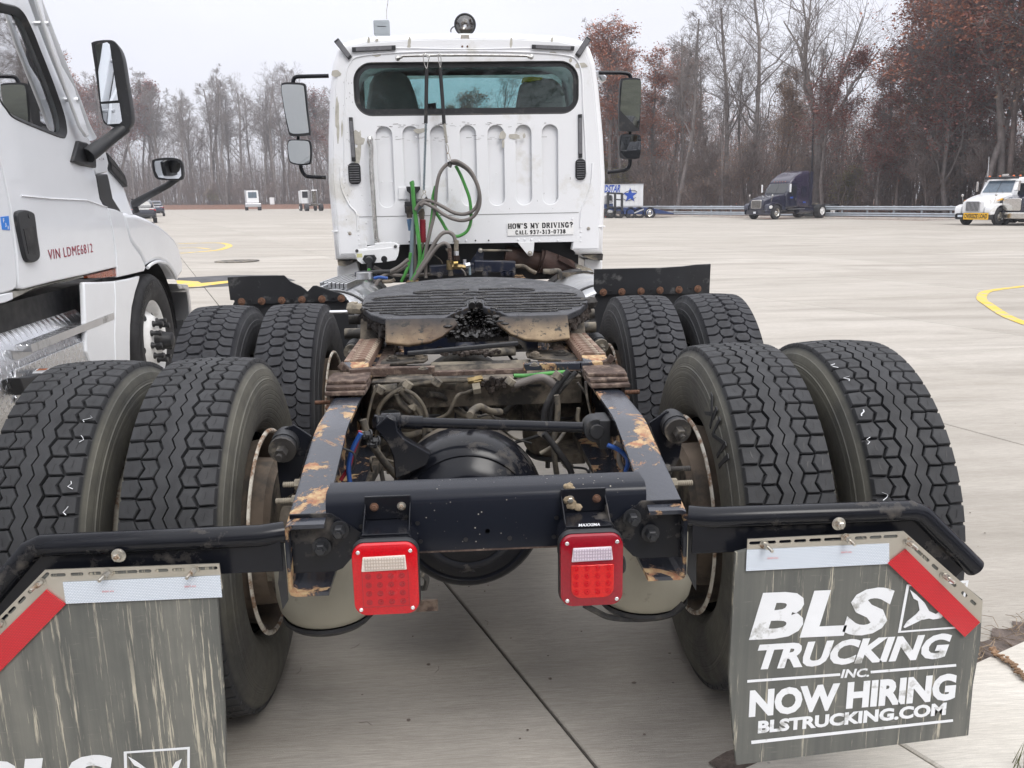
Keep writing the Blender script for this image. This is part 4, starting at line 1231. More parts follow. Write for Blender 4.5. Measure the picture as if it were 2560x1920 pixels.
for p in (-0.168,0.872,0.94), (0.178,0.875,0.94): B().hexa(p, (0, 0, 1), .011, .008).o('bar_rivet', m_dark, TR)

# ---- cross members between the rails
b = B().box(-.345, .345, 1.00, 1.012, .785, .868).box(-.345, .345, 1.0, 1.09, .868, .876)
b.o('middle_cross_member', m_dusty, TR, smooth=0, bevel=.003)
b = B()
b.prism([(x, .9985, z) for x, z in slot((0.189,1,0.849)[0], (0.189,1,0.849)[2], .045, .008)], (0, .001, 0)); b.o('cross_member_slot', m_inkshade, TR)
B().tube([(-.34, 1.20, .838), (-.15, 1.19, .845), (.12, 1.19, .845), (.34, 1.20, .838)], .045, 20).o('cross_tube', m_dusty, TR)
B().tube([(-.16, 1.3, .86), (.2, 1.3, .86)], .02, 10).o('cross_tube', m_dark, TR)
for p_ in (((-.33, 1.42, .83), (.33, 1.42, .83), .10, .02), ((-.345, 2.6, .78), (.345, 2.6, .78), .05, .2), ((-.345, 3.9, .80), (.345, 3.9, .80), .1, .16)): B().bar(*p_).o('inner_cross_member', m_navy, TR, smooth=0)
for pl_ in ([(-0.335,1.226,0.885),(-0.336,1.291,0.885),(-0.317,1.415,0.885),(-0.174,1.38,0.885),(-0.17,1.31,0.885),(-0.182,1.256,0.885)], [(0.19,1.382,0.885),(0.205,1.429,0.885),(0.343,1.407,0.885),(0.372,1.237,0.885),(0.348,1.185,0.885),(0.208,1.262,0.885),(0.188,1.3,0.885)]):
    B().prism([V(p) for p in pl_], (0, 0, .008)).o('bolted_plate', m_dusty, TR, smooth=0, bevel=.002)
for p in [(-0.295,1.293,0.894),(-0.201,1.312,0.894)] + [(0.217,1.288,0.894),(0.313,1.301,0.894)]:
    B().hexa(p, (0, 0, 1), .017, .014).o('plate_bolt', m_dusty, TR)
for k in (0, 1):
    for p in (((-.30, 1.52, .885), (-.13, 1.5, .885)) if k else ((.17, 1.5, .885), (.31, 1.5, .885))):
        B().hexa(p, (0, 0, 1), .015, .014).o('plate_bolt', m_dusty, TR)
B().bar((-0.237,1.211,0.93), (0.154,1.246,0.95), .016, .016).o('locking_rod', m_blackmatt, TR, smooth=0, bevel=.004)

# ---- hoses, cables and valves between the rails
def hose(P, r, mat, name='air_hose', n=6): return B().tube(spline(P, n), r, 10).o(name, mat, TR, smooth=80)
hose([(-0.318,0.93,0.765),(-0.32,0.93,0.796),(-0.296,0.93,0.833),(-0.254,0.93,0.862),(-0.202,0.93,0.879),(-0.122,0.93,0.888),(-0.048,0.93,0.889),(-0.011,0.93,0.888)], .0075, m_tanhose)
hose([(-0.246,0.97,0.856),(-0.235,0.97,0.871),(-0.19,0.97,0.877),(-0.134,0.97,0.872),(-0.071,0.97,0.862)], .014, m_tanhose)
hose([(-0.33,0.95,0.86),(-0.293,0.95,0.862),(-0.256,0.95,0.865)], .016, m_dark)
hose([(-0.241,0.9,0.872),(-0.21,0.9,0.833),(-0.182,0.9,0.799),(-0.17,0.9,0.756),(-0.167,0.9,0.718),(-0.173,0.9,0.669)], .014, m_tanhose)
hose([(-0.229,0.88,0.876),(-0.197,0.88,0.856),(-0.173,0.88,0.822),(-0.161,0.88,0.78),(-0.16,0.88,0.739)], .006, m_tanhose)
hose([(-0.254,0.92,0.853),(-0.245,0.92,0.822),(-0.213,0.92,0.795)], .011, m_dark)
hose([(-0.305,0.8,0.91),(-0.322,0.8,0.868),(-0.334,0.8,0.825),(-0.343,0.8,0.789),(-0.359,0.8,0.761)], .0045, m_tanhose)
hose([(-0.317,0.45,0.857),(-0.334,0.45,0.829),(-0.346,0.45,0.801),(-0.354,0.45,0.763),(-0.353,0.45,0.718)], .0065, m_blue, 'blue_air_line')
hose([(-0.321,0.47,0.858),(-0.331,0.47,0.826),(-0.344,0.47,0.795),(-0.356,0.47,0.76),(-0.379,0.47,0.725)], .0055, m_redgrip, 'wiring_loom')
hose([(-0.319,0.49,0.852),(-0.33,0.49,0.821),(-0.338,0.49,0.792),(-0.352,0.49,0.766),(-0.358,0.49,0.744)], .006, m_dark, 'wiring_loom')
hose([(-0.362,0.43,0.824),(-0.336,0.43,0.81),(-0.334,0.43,0.785),(-0.341,0.43,0.766)], .003, m_rubber, 'cable_tie')
hose([(0.114,0.9,0.876),(0.147,0.9,0.886),(0.184,0.9,0.896),(0.213,0.9,0.895),(0.239,0.9,0.872),(0.246,0.9,0.849)], .014, m_greylh)
hose([(0.285,0.86,0.923),(0.264,0.86,0.898),(0.242,0.86,0.865),(0.223,0.86,0.833),(0.208,0.86,0.796),(0.204,0.86,0.754)], .011, m_rubber)
hose([(0.31,0.88,0.915),(0.284,0.88,0.886),(0.258,0.88,0.857),(0.233,0.88,0.816),(0.225,0.88,0.767),(0.223,0.88,0.748)], .008, m_rubber)
hose([(0.19,0.72,0.764),(0.214,0.72,0.734),(0.239,0.72,0.697),(0.263,0.72,0.66),(0.274,0.72,0.634)], .010, m_rubber)
hose([(0.238,0.8,0.861),(0.242,0.8,0.821),(0.238,0.8,0.769),(0.227,0.8,0.71),(0.23,0.8,0.665),(0.237,0.8,0.608)], .009, m_tanhose)
hose([(0.114,0.9,0.905),(0.162,0.9,0.904),(0.213,0.9,0.908),(0.28,0.9,0.912)], .0065, m_green, 'green_air_line')
hose([(0.32,0.75,0.912),(0.324,0.75,0.866),(0.334,0.75,0.819),(0.341,0.75,0.786)], .004, m_dark, 'wiring_loom')
hose([(0.292,0.7,0.844),(0.289,0.7,0.808),(0.302,0.7,0.787),(0.316,0.7,0.783)], .006, m_tanhose)
hose([(0.303,0.8,0.899),(0.32,0.8,0.876),(0.331,0.8,0.862)], .004, m_dark, 'wiring_loom')
hose([(0.319,0.36,0.829),(0.346,0.36,0.816),(0.367,0.36,0.796),(0.372,0.36,0.777),(0.366,0.36,0.756)], .006, m_blue, 'blue_air_line')
hose([(0.339,0.37,0.832),(0.354,0.37,0.819),(0.351,0.37,0.788),(0.36,0.37,0.762)], .007, m_greylh, 'wiring_loom')
hose([(0.034,1.383,0.9),(0.063,1.354,0.9),(0.106,1.359,0.9),(0.149,1.365,0.9)], .016, m_dark, 'ribbed_conduit')
for i, q in enumerate([(-0.019,0.9,0.893),(-0.001,0.9,0.89)] + [(-0.01,0.9,0.894),(0.004,0.9,0.898),(-0.004,0.9,0.868)]):
    B().tube([V(q) + V((-.012, 0, 0)), V(q) + V((.012, .0, .003))], .011 if i < 4 else .02, 6).o('brass_fitting', m_brass if i < 4 else m_dark, TR)
for q in [(-0.306,0.9,0.874),(-0.219,0.9,0.886),(-0.128,0.9,0.892),(-0.204,0.9,0.818),(-0.16,0.9,0.729)] + [(0.1,0.84,0.9),(0.247,0.84,0.914),(0.198,0.84,0.73),(0.278,0.84,0.621)]:
    B().tube([V(q) + V((-.006, 0, -.008)), V(q) + V((.006, 0, .008))], .016, 8).o('hose_clip', m_dark, TR)
b = B()
for k in range(70):
    c_ = V((-0.006,1.341,0.9)) + V((random.gauss(0, .045), random.gauss(0, .03), random.uniform(0, .012))); b.ball(c_, random.uniform(.006, .014), 7, .6, 60)
for k in range(50):
    c_ = V((0.066,0.98,0.867)) + V((random.gauss(0, .05), random.uniform(-.02, .01), random.gauss(0, .012))); b.ball(c_, random.uniform(.005, .012), 7, .6, 60)
b.o('dried_grease_clods', M('crusty_grease', (.045, .035, .03), .85, var=.4, vs=30, bump=1., bs=150), TR, kind='stuff')

rn_ = random.Random(17)
for k in range(34):   # the clutter of grimy lines round the axles
    x, y, z = rn_.uniform(-.32, .32), rn_.uniform(.75, 1.7), rn_.uniform(.58, .83)
    P_ = [V((x, y, z))]; d_ = V((rn_.choice((-1, 1)) * rn_.uniform(.2, 1), rn_.uniform(-1, 1), rn_.uniform(-.5, .3))).normalized()
    for j in range(4):
        d_ = (d_ + V((rn_.gauss(0, .4), rn_.gauss(0, .4), rn_.gauss(0, .35)))).normalized(); q_ = P_[-1] + d_ * rn_.uniform(.05, .11)
        q_.x = max(-.335, min(.335, q_.x)); q_.z = min(q_.z, .84); P_.append(q_)
    B().tube(spline(P_, 6), rn_.choice((.004, .006, .008, .011)), 8).o('grimy_line', rn_.choice((m_dark, m_tanhose, m_rubber, m_dark)), TR, smooth=80)
# ---- fifth wheel plate
def pz(y): return 1.03 + .085 * (y - 1.40)
arc = [(.46 * sin(radians(a)), 1.775 + .46 * cos(radians(a))) for a in range(-84, 85, 7)]
outl = [(-.34, 1.40), (-.40, 1.49), (-.448, 1.62)] + arc + [(.448, 1.62), (.40, 1.49), (.34, 1.40), (.115, 1.40), (.085, 1.47), (.028, 1.57), (.024, 1.68), (-.024, 1.68), (-.028, 1.57), (-.085, 1.47), (-.115, 1.40)]
XO = .012
FW = B().prism([V((x + XO, y, pz(y))) for x, y in outl], (0, .002, -.028)).o('coupling_plate', m_plate, TR, smooth=20, bevel=.006, bseg=3, label='greasy round coupling plate with a V shaped throat')
# wavy grease grooves
def groove(pts):
    q = []
    for (x, y) in spline([(x, y, 0) for x, y in pts], 10) and [(v.x, v.y) for v in spline([(x, y, 0) for x, y in pts], 10)]:
        yy = y + .007 * noise.noise(V((x * 16, y * 30, 3))) + .003 * noise.noise(V((x * 60, y * 50, 7)))
        q.append(V((x + XO, yy, pz(yy) + .0012)))
    B().tube(q, [.0046 * (1 + .35 * noise.noise(v * 40)) for v in q], 6, flat=.9).o('grease_groove', m_grease, FW, smooth=80)
rows = [(1.452, .10, .31), (1.488, .085, .375), (1.534, .062, .41), (1.578, .05, .435), (1.63, .05, .44), (1.68, .048, .432), (1.74, .01, .41), (1.80, -.04, .33), (1.86, -.02, .25), (1.915, .02, .17)]
for sg in (-1, 1):
    pts = []
    for k, (y, a, c_) in enumerate(rows):
        if sg < 0 and k in (8,): a = .0
        seq = [(a, y), ((a * 2 + c_) / 3, y), ((a + 2 * c_) / 3, y), (c_ - .012, y)] if k % 2 == 0 else [(c_ - .012, y), ((a + 2 * c_) / 3, y), ((a * 2 + c_) / 3, y), (a, y)]
        pts += [(sg * x, yy) for x, yy in seq]
        if k + 1 < len(rows):
            yn = rows[k + 1][0]; xe = c_ if k % 2 == 0 else a - .008
            pts.append((sg * xe, (y + yn) / 2))
    groove(pts)
# ramps
for sg in (-1, 1):
    top = [(.33, 1.398, 1.0295), (.12, 1.398, 1.0295)]
    P3 = {'l': [(-.338, 1.398, 1.028), (-.333, 1.31, .955), (-.25, 1.302, .944), (-.17, 1.31, .953), (-.125, 1.33, .972), (-.07, 1.39, 1.005), (-.085, 1.40, 1.028)],
          'r': [(.338, 1.398, 1.028), (.336, 1.31, .952), (.25, 1.302, .945), (.17, 1.31, .953), (.12, 1.33, .972), (.07, 1.39, 1.005), (.085, 1.40, 1.028)]}['l' if sg < 0 else 'r']
    B().prism([V((x + XO, y, z)) for x, y, z in P3], (0, .02, -.012)).o('pickup_ramp', m_ramp, FW, smooth=30, bevel=.007, bseg=3)
# throat walls and jaw, lumpy with grease
b = B()
for sg in (-1, 1):
    for k in range(16):
        t = k / 15
        x = sg * (.11 - .085 * t ** .7); y = 1.38 + .28 * t
        for j in range(3):
            zz = pz(y) - .012 - random.uniform(0, .06)
            b.ball((x + XO + random.gauss(0, .004) - sg * .004, y + random.gauss(0, .004), zz), random.uniform(.006, .014), 10, .35, 60, sc=(1.5, 1.1, .55))
for k in range(60): b.ball((XO + random.uniform(-.03, .03), 1.62 + random.uniform(0, .08), random.uniform(.96, 1.02)), random.uniform(.007, .014), 10, .35, 60, sc=(1.3, 1.1, .6))
bed = [[V((XO - .115 + .23 * i / 40, 1.40 + .26 * j / 30, .955 + .016 * noise.noise(V((i * .33, j * .4, 2))) + .008 * noise.noise(V((i * .9, j * .9, 5))))) for i in range(41)] for j in range(31)]
b.loft(bed, cap=False, closed=False)
for k in range(22): b.ball((XO + random.uniform(-.10, .10), 1.44 + random.gauss(0, .02), .955 + random.gauss(0, .008)), random.uniform(.006, .012), 8, .6, 60, sc=(1.3, 1, .7))
b.box(-.10, .13, 1.42, 1.7, .93, .95)
for sg in (-1, 1):
    U = [(.115, 1.402), (.085, 1.47), (.028, 1.57), (.024, 1.70)]; Lw = [(.215, 1.325, .946), (.125, 1.41, .950), (.065, 1.52, .950), (.05, 1.66, .955)]
    rows_ = []
    for j in range(9):
        t = j / 8; ring = []
        for k in range(25):
            s_ = k / 24 * 3; i_ = min(int(s_), 2); f = s_ - i_
            a = V((U[i_][0], U[i_][1], pz(U[i_][1]) - .004)).lerp(V((U[i_ + 1][0], U[i_ + 1][1], pz(U[i_ + 1][1]) - .004)), f)
            c_ = V(Lw[i_]).lerp(V(Lw[i_ + 1]), f); p = a.lerp(c_, t); p.x = sg * p.x + XO
            ring.append(p + V((0, -1, .4)) * .012 * noise.noise(p * 45))
        rows_.append(ring)
    B().loft(rows_, cap=False, closed=False).o('throat_wall', m_greasywall, FW, smooth=60)
b.o('greasy_throat', m_grease, FW, smooth=70, kind='stuff')
b = B()
for sx in (-1, 1): b.tube([(XO + sx * .014, 1.60, 1.045), (XO + sx * .014, 1.66, 1.05)], .013, 12)
b.o('locking_jaw', m_grease, FW)
for sg in (-1, 1):   # side skirts with crusty grease, then support legs
    b = B()
    for k in range(90):
        t = random.random(); x = sg * (.345 + .115 * min(1, t * 1.3)); y = 1.42 + .33 * t
        b.ball((x + XO - sg * .008, y, pz(y) - .02 - random.uniform(0, .055)), random.uniform(.01, .018), 7, .6, 60)
    b.o('crusty_skirt', M('crusty_grease', (.035, .03, .028), .8, var=.4, vs=30, bump=1., bs=150) if sg < 0 else bpy.data.materials['crusty_grease'], FW, kind='stuff', smooth=70)
    B().prism([V((sg * .375, 1.60, z)) for z in (0,)] and [V((sg * .37, y, z)) for y, z in ((1.55, .925), (1.60, .99), (1.70, 1.02), (1.85, 1.02), (1.95, .93))], (sg * .07, 0, 0)).o('plate_bracket', m_dusty, TR, smooth=0, bevel=.004)
    B().tube([(sg * .44, 1.72, .985), (sg * .50, 1.72, .985)], .020, 12).o('pivot_pin', m_dark, TR)
    B().tube([(sg * .44, 1.66, 1.035), (sg * .475, 1.655, 1.04)], .022, 8).ball((sg * .475, 1.66, 1.04), .026, 8, .6, 40).o('skirt_knob', m_dark, TR)
B().tube([(-.44, 1.70, 1.02), (-.57, 1.69, 1.022)], .007, 8).o('release_handle', m_alu, TR)

# ---------------------------------------------------------------- the cab
YC, XC = 4.6, .033
half = [(1.0, 1.035), (1.006, 1.25), (1.014, 1.48), (1.016, 1.6), (.998, 1.9), (.962, 2.25), (.935, 2.41), (.90, 2.50), (.845, 2.553), (.70, 2.585), (.40, 2.602), (0, 2.61)]
outl = [(-.80, 1.035)] + [(-a, z) for a, z in half] + [(a, z) for a, z in reversed(half[:-1])] + [(.80, 1.035), (.82, 1.17), (-.81, 1.17)]
zc = 1.8
def inset(e, y):
    return [V((XC + x * (1 - e / 1.0), y, zc + (z - zc) * (1 - e / .8))) for x, z in outl]
CABP = TR
b = B().loft([inset(.055, YC + .0), inset(.045, YC - .004), inset(.022, YC + .010), inset(.006, YC + .045), inset(0, YC + .10), inset(0, YC + .4), inset(0, YC + 1.2), inset(0, YC + 1.5), inset(.05, YC + 1.75)], cap=False)
NR_ = len(outl); kp = []
for f_ in b.f:
    c_ = sum((b.v[i_] for i_ in f_), V()) / len(f_)
    if not (YC + .2 < c_.y < YC + 1.3 and 1.85 < c_.z < 2.35 and abs(c_.x - XC) > .9): kp.append(f_)
b.f = kp; b.m = [0] * len(kp)
cab = b.o('cab_shell', m_whitecab, TR, smooth=50)
sh = cab.modifiers.new('thick', 'SOLIDIFY'); sh.thickness = .02; sh.offset = -1
def in2(e): return [(v.x, v.z) for v in inset(e, 0)]
win_o = [(-0.744,4.6,2.421),(0.831,4.6,2.018)]
wx0, wz1, wx1, wz0 = win_o[0][0], win_o[0][2], win_o[1][0], win_o[1][2]
wz1 = 2.405; wz0 = 2.05; wx0 = -.752; wx1 = .838
wout = rrect(wx0, wx1, wz0, wz1, [.13, .13, .12, .12], 8)
wglass = rrect(wx0 + .035, wx1 - .035, wz0 + .045, wz1 - .035, [.09, .10, .06, .06], 8)
ribs = []
for cx in (605, 758, 915, 1085, 1245, 1403, 1555):
    p = [crp_ for crp_ in ()]
RIBX = [q[0] for q in [(-0.559,4.6,1.771),(-0.369,4.6,1.768),(-0.173,4.6,1.766),(0.039,4.6,1.763),(0.24,4.6,1.76),(0.439,4.6,1.757),(0.632,4.6,1.754)]]
def ribring(cx, e): return rrect(cx - .058 + e, cx + .058 - e, 1.412 + e, 1.975 - e, .056 - e, 6)
MP = MX((0, YC, 0), (1, 0, 0), (0, 0, 1), (0, -1, 0))
plate('back_panel', in2(.05), [wout] + [ribring(x, 0) for x in RIBX], .010, m_whitecab, TR, MP, bevel=.004)
bp_ = plate('recessed_back_skin', rrect(-.70, .76, 1.38, 2.02, .03), [], .004, m_whitecab, TR, MX((0, YC + .022, 0), (1, 0, 0), (0, 0, 1), (0, -1, 0)))
# lower access panel with rivets
lp = [(-0.767,4.59,1.344),(0.84,4.59,1.346),(0.834,4.59,1.137),(-0.764,4.59,1.144)]
B().prism([V(p) for p in lp], (0, .006, 0)).o('lower_back_panel', m_whitecab, TR, smooth=0, bevel=.001)
q0, q1 = V(lp[0]), V(lp[1])
B().tube([q0 + V((0, -.001, .004)), q1 + V((0, -.001, .004))], .0022, 5).o('panel_seam', M('seam_shadow', (.25, .25, .25), .8), TR)
rv = B()
for p in [(-0.597,4.588,1.159),(-0.548,4.588,1.158),(-0.498,4.588,1.158),(-0.246,4.588,1.16),(0.005,4.588,1.161),(-0.048,4.588,1.161),(-0.089,4.588,1.16),(0.39,4.588,1.162),(0.439,4.588,1.161),(0.488,4.588,1.16),(0.793,4.588,1.305),(0.548,4.588,1.146),(0.684,4.588,1.149),(-0.716,4.588,1.305)]: rv.ball(p, .0085, 8, sc=(1, .6, 1))
for k in range(7): rv.ball((-0.775,4.59,1.353)[:1] + (4.588, 1.36 - .035 * k), .006, 8, sc=(1, .6, 1))
for k in range(7): rv.ball((0.855,4.59,1.348)[:1] + (4.588, 1.35 - .035 * k), .006, 8, sc=(1, .6, 1))
for p in [(-0.588,4.592,1.592),(-0.52,4.592,1.591),(-0.349,4.592,1.5),(-0.737,4.592,1.558),(-0.737,4.592,1.503),(0.24,4.592,1.64),(-0.331,4.592,1.9),(-0.253,4.592,1.312),(-0.736,4.592,1.463),(-0.686,4.592,1.456),(-0.685,4.592,1.407)]: rv.ball(p, .007, 8, sc=(1, .6, 1))
rv.o('rivets', m_whitecab, TR, kind='stuff')
b = B()
for p in [(-0.411,4.583,1.162),(0.074,4.583,1.161),(0.171,4.583,1.16)]: b.cyl(p, (p[0], p[1] - .001, p[2]), .006, seg=10)
b.o('rivet_holes', m_inkshade, TR, kind='stuff')
for p in [(-0.84,4.59,1.23),(0.913,4.59,1.231)]: B().hexa(p, (0, -1, 0), .009, .006).o('corner_bolt', m_zinc, TR)
for P in ([(-0.97,4.596,1.248),(-0.77,4.596,1.244)], [(0.843,4.596,1.239),(1.039,4.596,1.245)]):
    B().tube([V(P[0]) + V((.0, .004, 0)), V(P[1])], .006, 6).o('corner_seam', m_white, TR)
# pressed beads round the panel
def bead(P, r=.008, nm='pressed_bead'): return B().tube(spline(P, 6), r, 8, flat=.6).o(nm, m_whitecab, TR, smooth=80)
bead([(-0.853,4.592,1.642),(-0.841,4.592,1.894),(-0.822,4.592,2.13),(-0.804,4.592,2.316),(-0.775,4.592,2.397),(-0.7,4.592,2.448),(-0.409,4.592,2.471),(0.029,4.592,2.476),(0.507,4.592,2.464),(0.754,4.592,2.442),(0.828,4.592,2.407),(0.863,4.592,2.313),(0.872,4.592,2.112),(0.887,4.592,1.872),(0.898,4.592,1.627)], .010)
bead([(-0.883,4.592,1.703),(-0.88,4.592,1.558),(-0.831,4.592,1.434),(-0.785,4.592,1.372),(-0.782,4.592,1.248)], .010)
bead([(0.942,4.592,1.7),(0.93,4.592,1.553),(0.891,4.592,1.441),(0.859,4.592,1.361),(0.85,4.592,1.241)], .010)
bead([(-0.751,4.59,2.493),(-0.407,4.59,2.499),(0.029,4.59,2.49),(0.507,4.59,2.493),(0.803,4.59,2.485)], .006)
# glass with a black ceramic border
plate('window_border', wout, [wglass], .006, m_blackmatt, TR, MX((0, YC + .006, 0), (1, 0, 0), (0, 0, 1), (0, -1, 0)))
B().tube([V((x, YC - .004, z)) for x, z in wout], .007, 6, closed=True).o('window_seal', m_rubber, TR)
plate('rear_window', wglass, [], .003, m_window, TR, MX((0, YC + .004, 0), (1, 0, 0), (0, 0, 1), (0, -1, 0)))
for sg in (-1, 1):
    B().prism([V((XC + sg * x, y, z)) for x, y, z in ((.985, YC + .4, 1.9), (.985, YC + 1.2, 1.9), (.948, YC + 1.2, 2.25), (.948, YC + .4, 2.25))], (sg * .004, 0, 0)).o('side_window', m_windshield, TR, smooth=0)
# inside: front wall with windscreen opening, seats, floor, dash
YF = YC + 1.55
fo = [(v.x, v.z) for v in inset(.02, 0)]
wsh = rrect(-.84, .91, 1.93, 2.56, [.1, .1, .06, .06], 6)
plate('cab_front_wall', fo, [wsh], .03, m_seat, TR, MX((0, YF, 0), (1, 0, 0), (0, 0, 1), (0, -1, 0)))
plate('windscreen', wsh, [], .004, m_windshield, TR, MX((0, YF, 0), (1, 0, 0), (0, 0, 1), (0, -1, 0)))
B().box(-.9, .96, YC + .02, YF, 1.15, 1.18).o('cab_floor', m_seat, TR)
B().box(-.85, .92, YF - .3, YF - .02, 1.6, 1.90).o('dashboard', m_blackmatt, TR, bevel=.04)
for nm, P, yy in (('seat', [(-0.744,5.25,2.135),(-0.725,5.25,2.252),(-0.706,5.25,2.355),(-0.662,5.25,2.425),(-0.587,5.25,2.441),(-0.467,5.25,2.439),(-0.401,5.25,2.403),(-0.365,5.25,2.3),(-0.325,5.25,2.131)], 5.25), ('seat', [(0.431,5.25,2.135),(0.45,5.25,2.24),(0.472,5.25,2.331),(0.521,5.25,2.375),(0.603,5.25,2.385),(0.727,5.25,2.38),(0.795,5.25,2.34),(0.822,5.25,2.262),(0.843,5.25,2.131)], 5.25)):
    pts = [V(p) for p in P]; base = [V((pts[-1].x, yy, 1.5)), V((pts[0].x, yy, 1.5))]
    B().prism(pts + base, (0, .14, 0)).o(nm, m_seat, TR, smooth=40, bevel=.03, bseg=3)
B().prism([V(p) for p in [(0.482,5.24,2.355),(0.493,5.24,2.387),(0.561,5.24,2.393),(0.657,5.24,2.386),(0.63,5.24,2.367),(0.52,5.24,2.352)]], (0, .1, 0)).o('yellow_vest', M('hi_vis_cloth', (.55, .6, .02), .8), TR, bevel=.01)
B().tube([V(p) for p in [(-0.245,5.2,2.138),(-0.239,5.2,2.183),(-0.212,5.2,2.189),(-0.21,5.2,2.137)]], .02, 8).o('headrest_post', m_blackmatt, TR)
# chrome rail above the window, grab handle
def pipe(P, r, mat, nm, n=8): return B().tube(spline(P, n), r, 14).o(nm, mat, TR, smooth=80)
pipe([(-0.441,4.54,2.423),(-0.407,4.54,2.431),(-0.365,4.54,2.44),(0.028,4.54,2.441),(0.441,4.54,2.434),(0.477,4.54,2.425),(0.508,4.54,2.427)], .0085, m_chrome, 'hose_hanger_bar')
for p in [(-0.435,4.56,2.428),(0.5,4.56,2.431)]: B().ball(p, .018, 10, sc=(1, .7, 1)).o('bar_mount', m_chrome, TR)
pipe([(-0.653,4.52,1.869),(-0.648,4.52,1.828),(-0.652,4.52,1.709),(-0.65,4.52,1.529),(-0.648,4.52,1.346),(-0.644,4.52,1.223),(-0.64,4.52,1.179)], .017, m_chrome, 'grab_handle')
for p in [(-0.657,4.56,1.876),(-0.642,4.56,1.165)]: B().ball(p, .026, 10, sc=(.9, 1, 1.4)).o('handle_mount', m_chrome, TR)
# strip lamps and vents
m_strip = M('grey_strip_lamp', (.14, .14, .15), .3, coat=.5, bump=.3, bs=120)
def bar4(P, nm, mat, d=-.012, bev=.002, inner=True):
    o = B().prism([V(p) for p in P], (0, d, 0)).o(nm, m_blackmatt if inner else mat, TR, smooth=0, bevel=bev)
    if inner:
        c_ = sum((V(p) for p in P), V()) / len(P)
        B().prism([c_ + (V(p) - c_) * .82 + V((0, d, 0)) for p in P], (0, -.003, 0)).o('strip_lens', m_strip, o, smooth=0, bevel=.001)
    return o
bar4([(-0.799,4.592,2.041),(-0.772,4.592,2.04),(-0.766,4.592,1.738),(-0.796,4.592,1.738)], 'strip_lamp', m_strip)
bar4([(0.835,4.592,2.041),(0.864,4.592,2.044),(0.867,4.592,1.741),(0.838,4.592,1.739)], 'strip_lamp', m_strip)
bar4([(-0.75,4.585,2.506),(-0.447,4.585,2.517),(-0.448,4.585,2.485),(-0.75,4.585,2.475)], 'strip_lamp', m_strip)
bar4([(0.507,4.585,2.515),(0.81,4.585,2.502),(0.806,4.585,2.473),(0.507,4.585,2.487)], 'strip_lamp', m_strip)
bar4([(-0.872,4.6,2.544),(-0.84,4.6,2.567),(-0.752,4.6,2.446),(-0.777,4.6,2.423)], 'corner_lamp', m_strip, -.03, .004)
bar4([(0.897,4.6,2.568),(0.928,4.6,2.545),(0.844,4.6,2.424),(0.814,4.6,2.448)], 'corner_lamp', m_strip, -.03, .004)
for P, yy in (([(-0.825,4.592,1.579),(-0.737,4.592,1.728)], 0), ([(0.816,4.592,1.582),(0.891,4.592,1.732)], 0)):
    (x0, _, z0), (x1, _, z1) = P
    b = B().prism([V((x, 4.594, z)) for x, z in rrect(x0, x1, z0, z1, .03)], (0, -.014, 0)).o('cab_vent', m_blackmatt, TR, smooth=30, bevel=.004)
    for k in range(8):
        z = z0 + (z1 - z0) * (k + 1) / 9.2
        B().bar((x0 + .010, 4.574, z), (x1 - .010, 4.574, z), .016, .0055).o('vent_slat', m_strip, b)
# work lamp on its stalk
lc = V((0.042,4.66,2.663))
lamp = B().lathe(lc, (0, -1, 0), [(-.09, .02), (-.07, .05), (-.02, .072), (.0, .076), (.012, .077), (.016, .070), (.010, .063)], 36).o('work_lamp', m_blackmatt, TR, smooth=40)
B().lathe(lc, (0, -1, 0), [(.008, .064), (.012, .05), (.014, .02), (.014, .001)], 30).o('lamp_glass', m_glass('lamp_lens', (.9, .9, .9), .8), lamp, smooth=80)
B().lathe(lc, (0, -1, 0), [(.004, .062), (-.03, .04), (-.04, .01)], 30).o('lamp_reflector', M('lamp_reflector', (.35, .34, .32), .12, 1., var=.3, vs=80, bump=.6, bs=60), lamp, smooth=80)
B().prism([V(p) for p in [(0.01,4.6,2.587),(0.069,4.6,2.587),(0.067,4.6,2.494),(0.006,4.6,2.494)]], (0, -.006, 0)).o('lamp_stalk', m_zinc, TR, smooth=0, bevel=.002, label='dull steel lamp bracket with rust stains')
for p in [(0.018,4.594,2.508),(0.054,4.594,2.508)]: B().hexa(p, (0, -1, 0), .007, .008).o('stalk_bolt', m_rustbolt, TR)
pipe([(-0.002,4.7,2.663),(-0.039,4.7,2.658),(-0.058,4.7,2.64),(-0.059,4.7,2.623)], .004, m_rubber, 'lamp_wire')
# antenna box on the roof
b = B().prism([V(p) for p in [(-0.648,5.2,2.806),(-0.528,5.2,2.807),(-0.528,5.2,2.699),(-0.648,5.2,2.7)]], (0, .06, 0)).o('roof_sensor', M('grey_plastic', (.30, .33, .35), .5), TR, smooth=0, bevel=.008, bseg=3)
B().prism([V(p) for p in [(-0.62,5.199,2.762),(-0.554,5.199,2.761),(-0.554,5.199,2.757),(-0.62,5.199,2.757)]], (0, .002, 0)).o('sensor_print', m_inkshade, b)
pipe([(-0.549,5.25,2.819),(-0.546,5.25,2.883),(-0.536,5.25,2.933),(-0.524,5.25,3.007)], .0022, m_zinc, 'whip_antenna')
# how's my driving sticker, serif print
stq = [(0.312,4.583,1.286),(0.8,4.583,1.293),(0.802,4.583,1.192),(0.31,4.583,1.191)]
st = B().prism([V(p) for p in stq], (0, .0015, 0)).o('driving_sticker', M('white_sticker', (.84, .84, .83), .4, var=.02), TR, smooth=0)
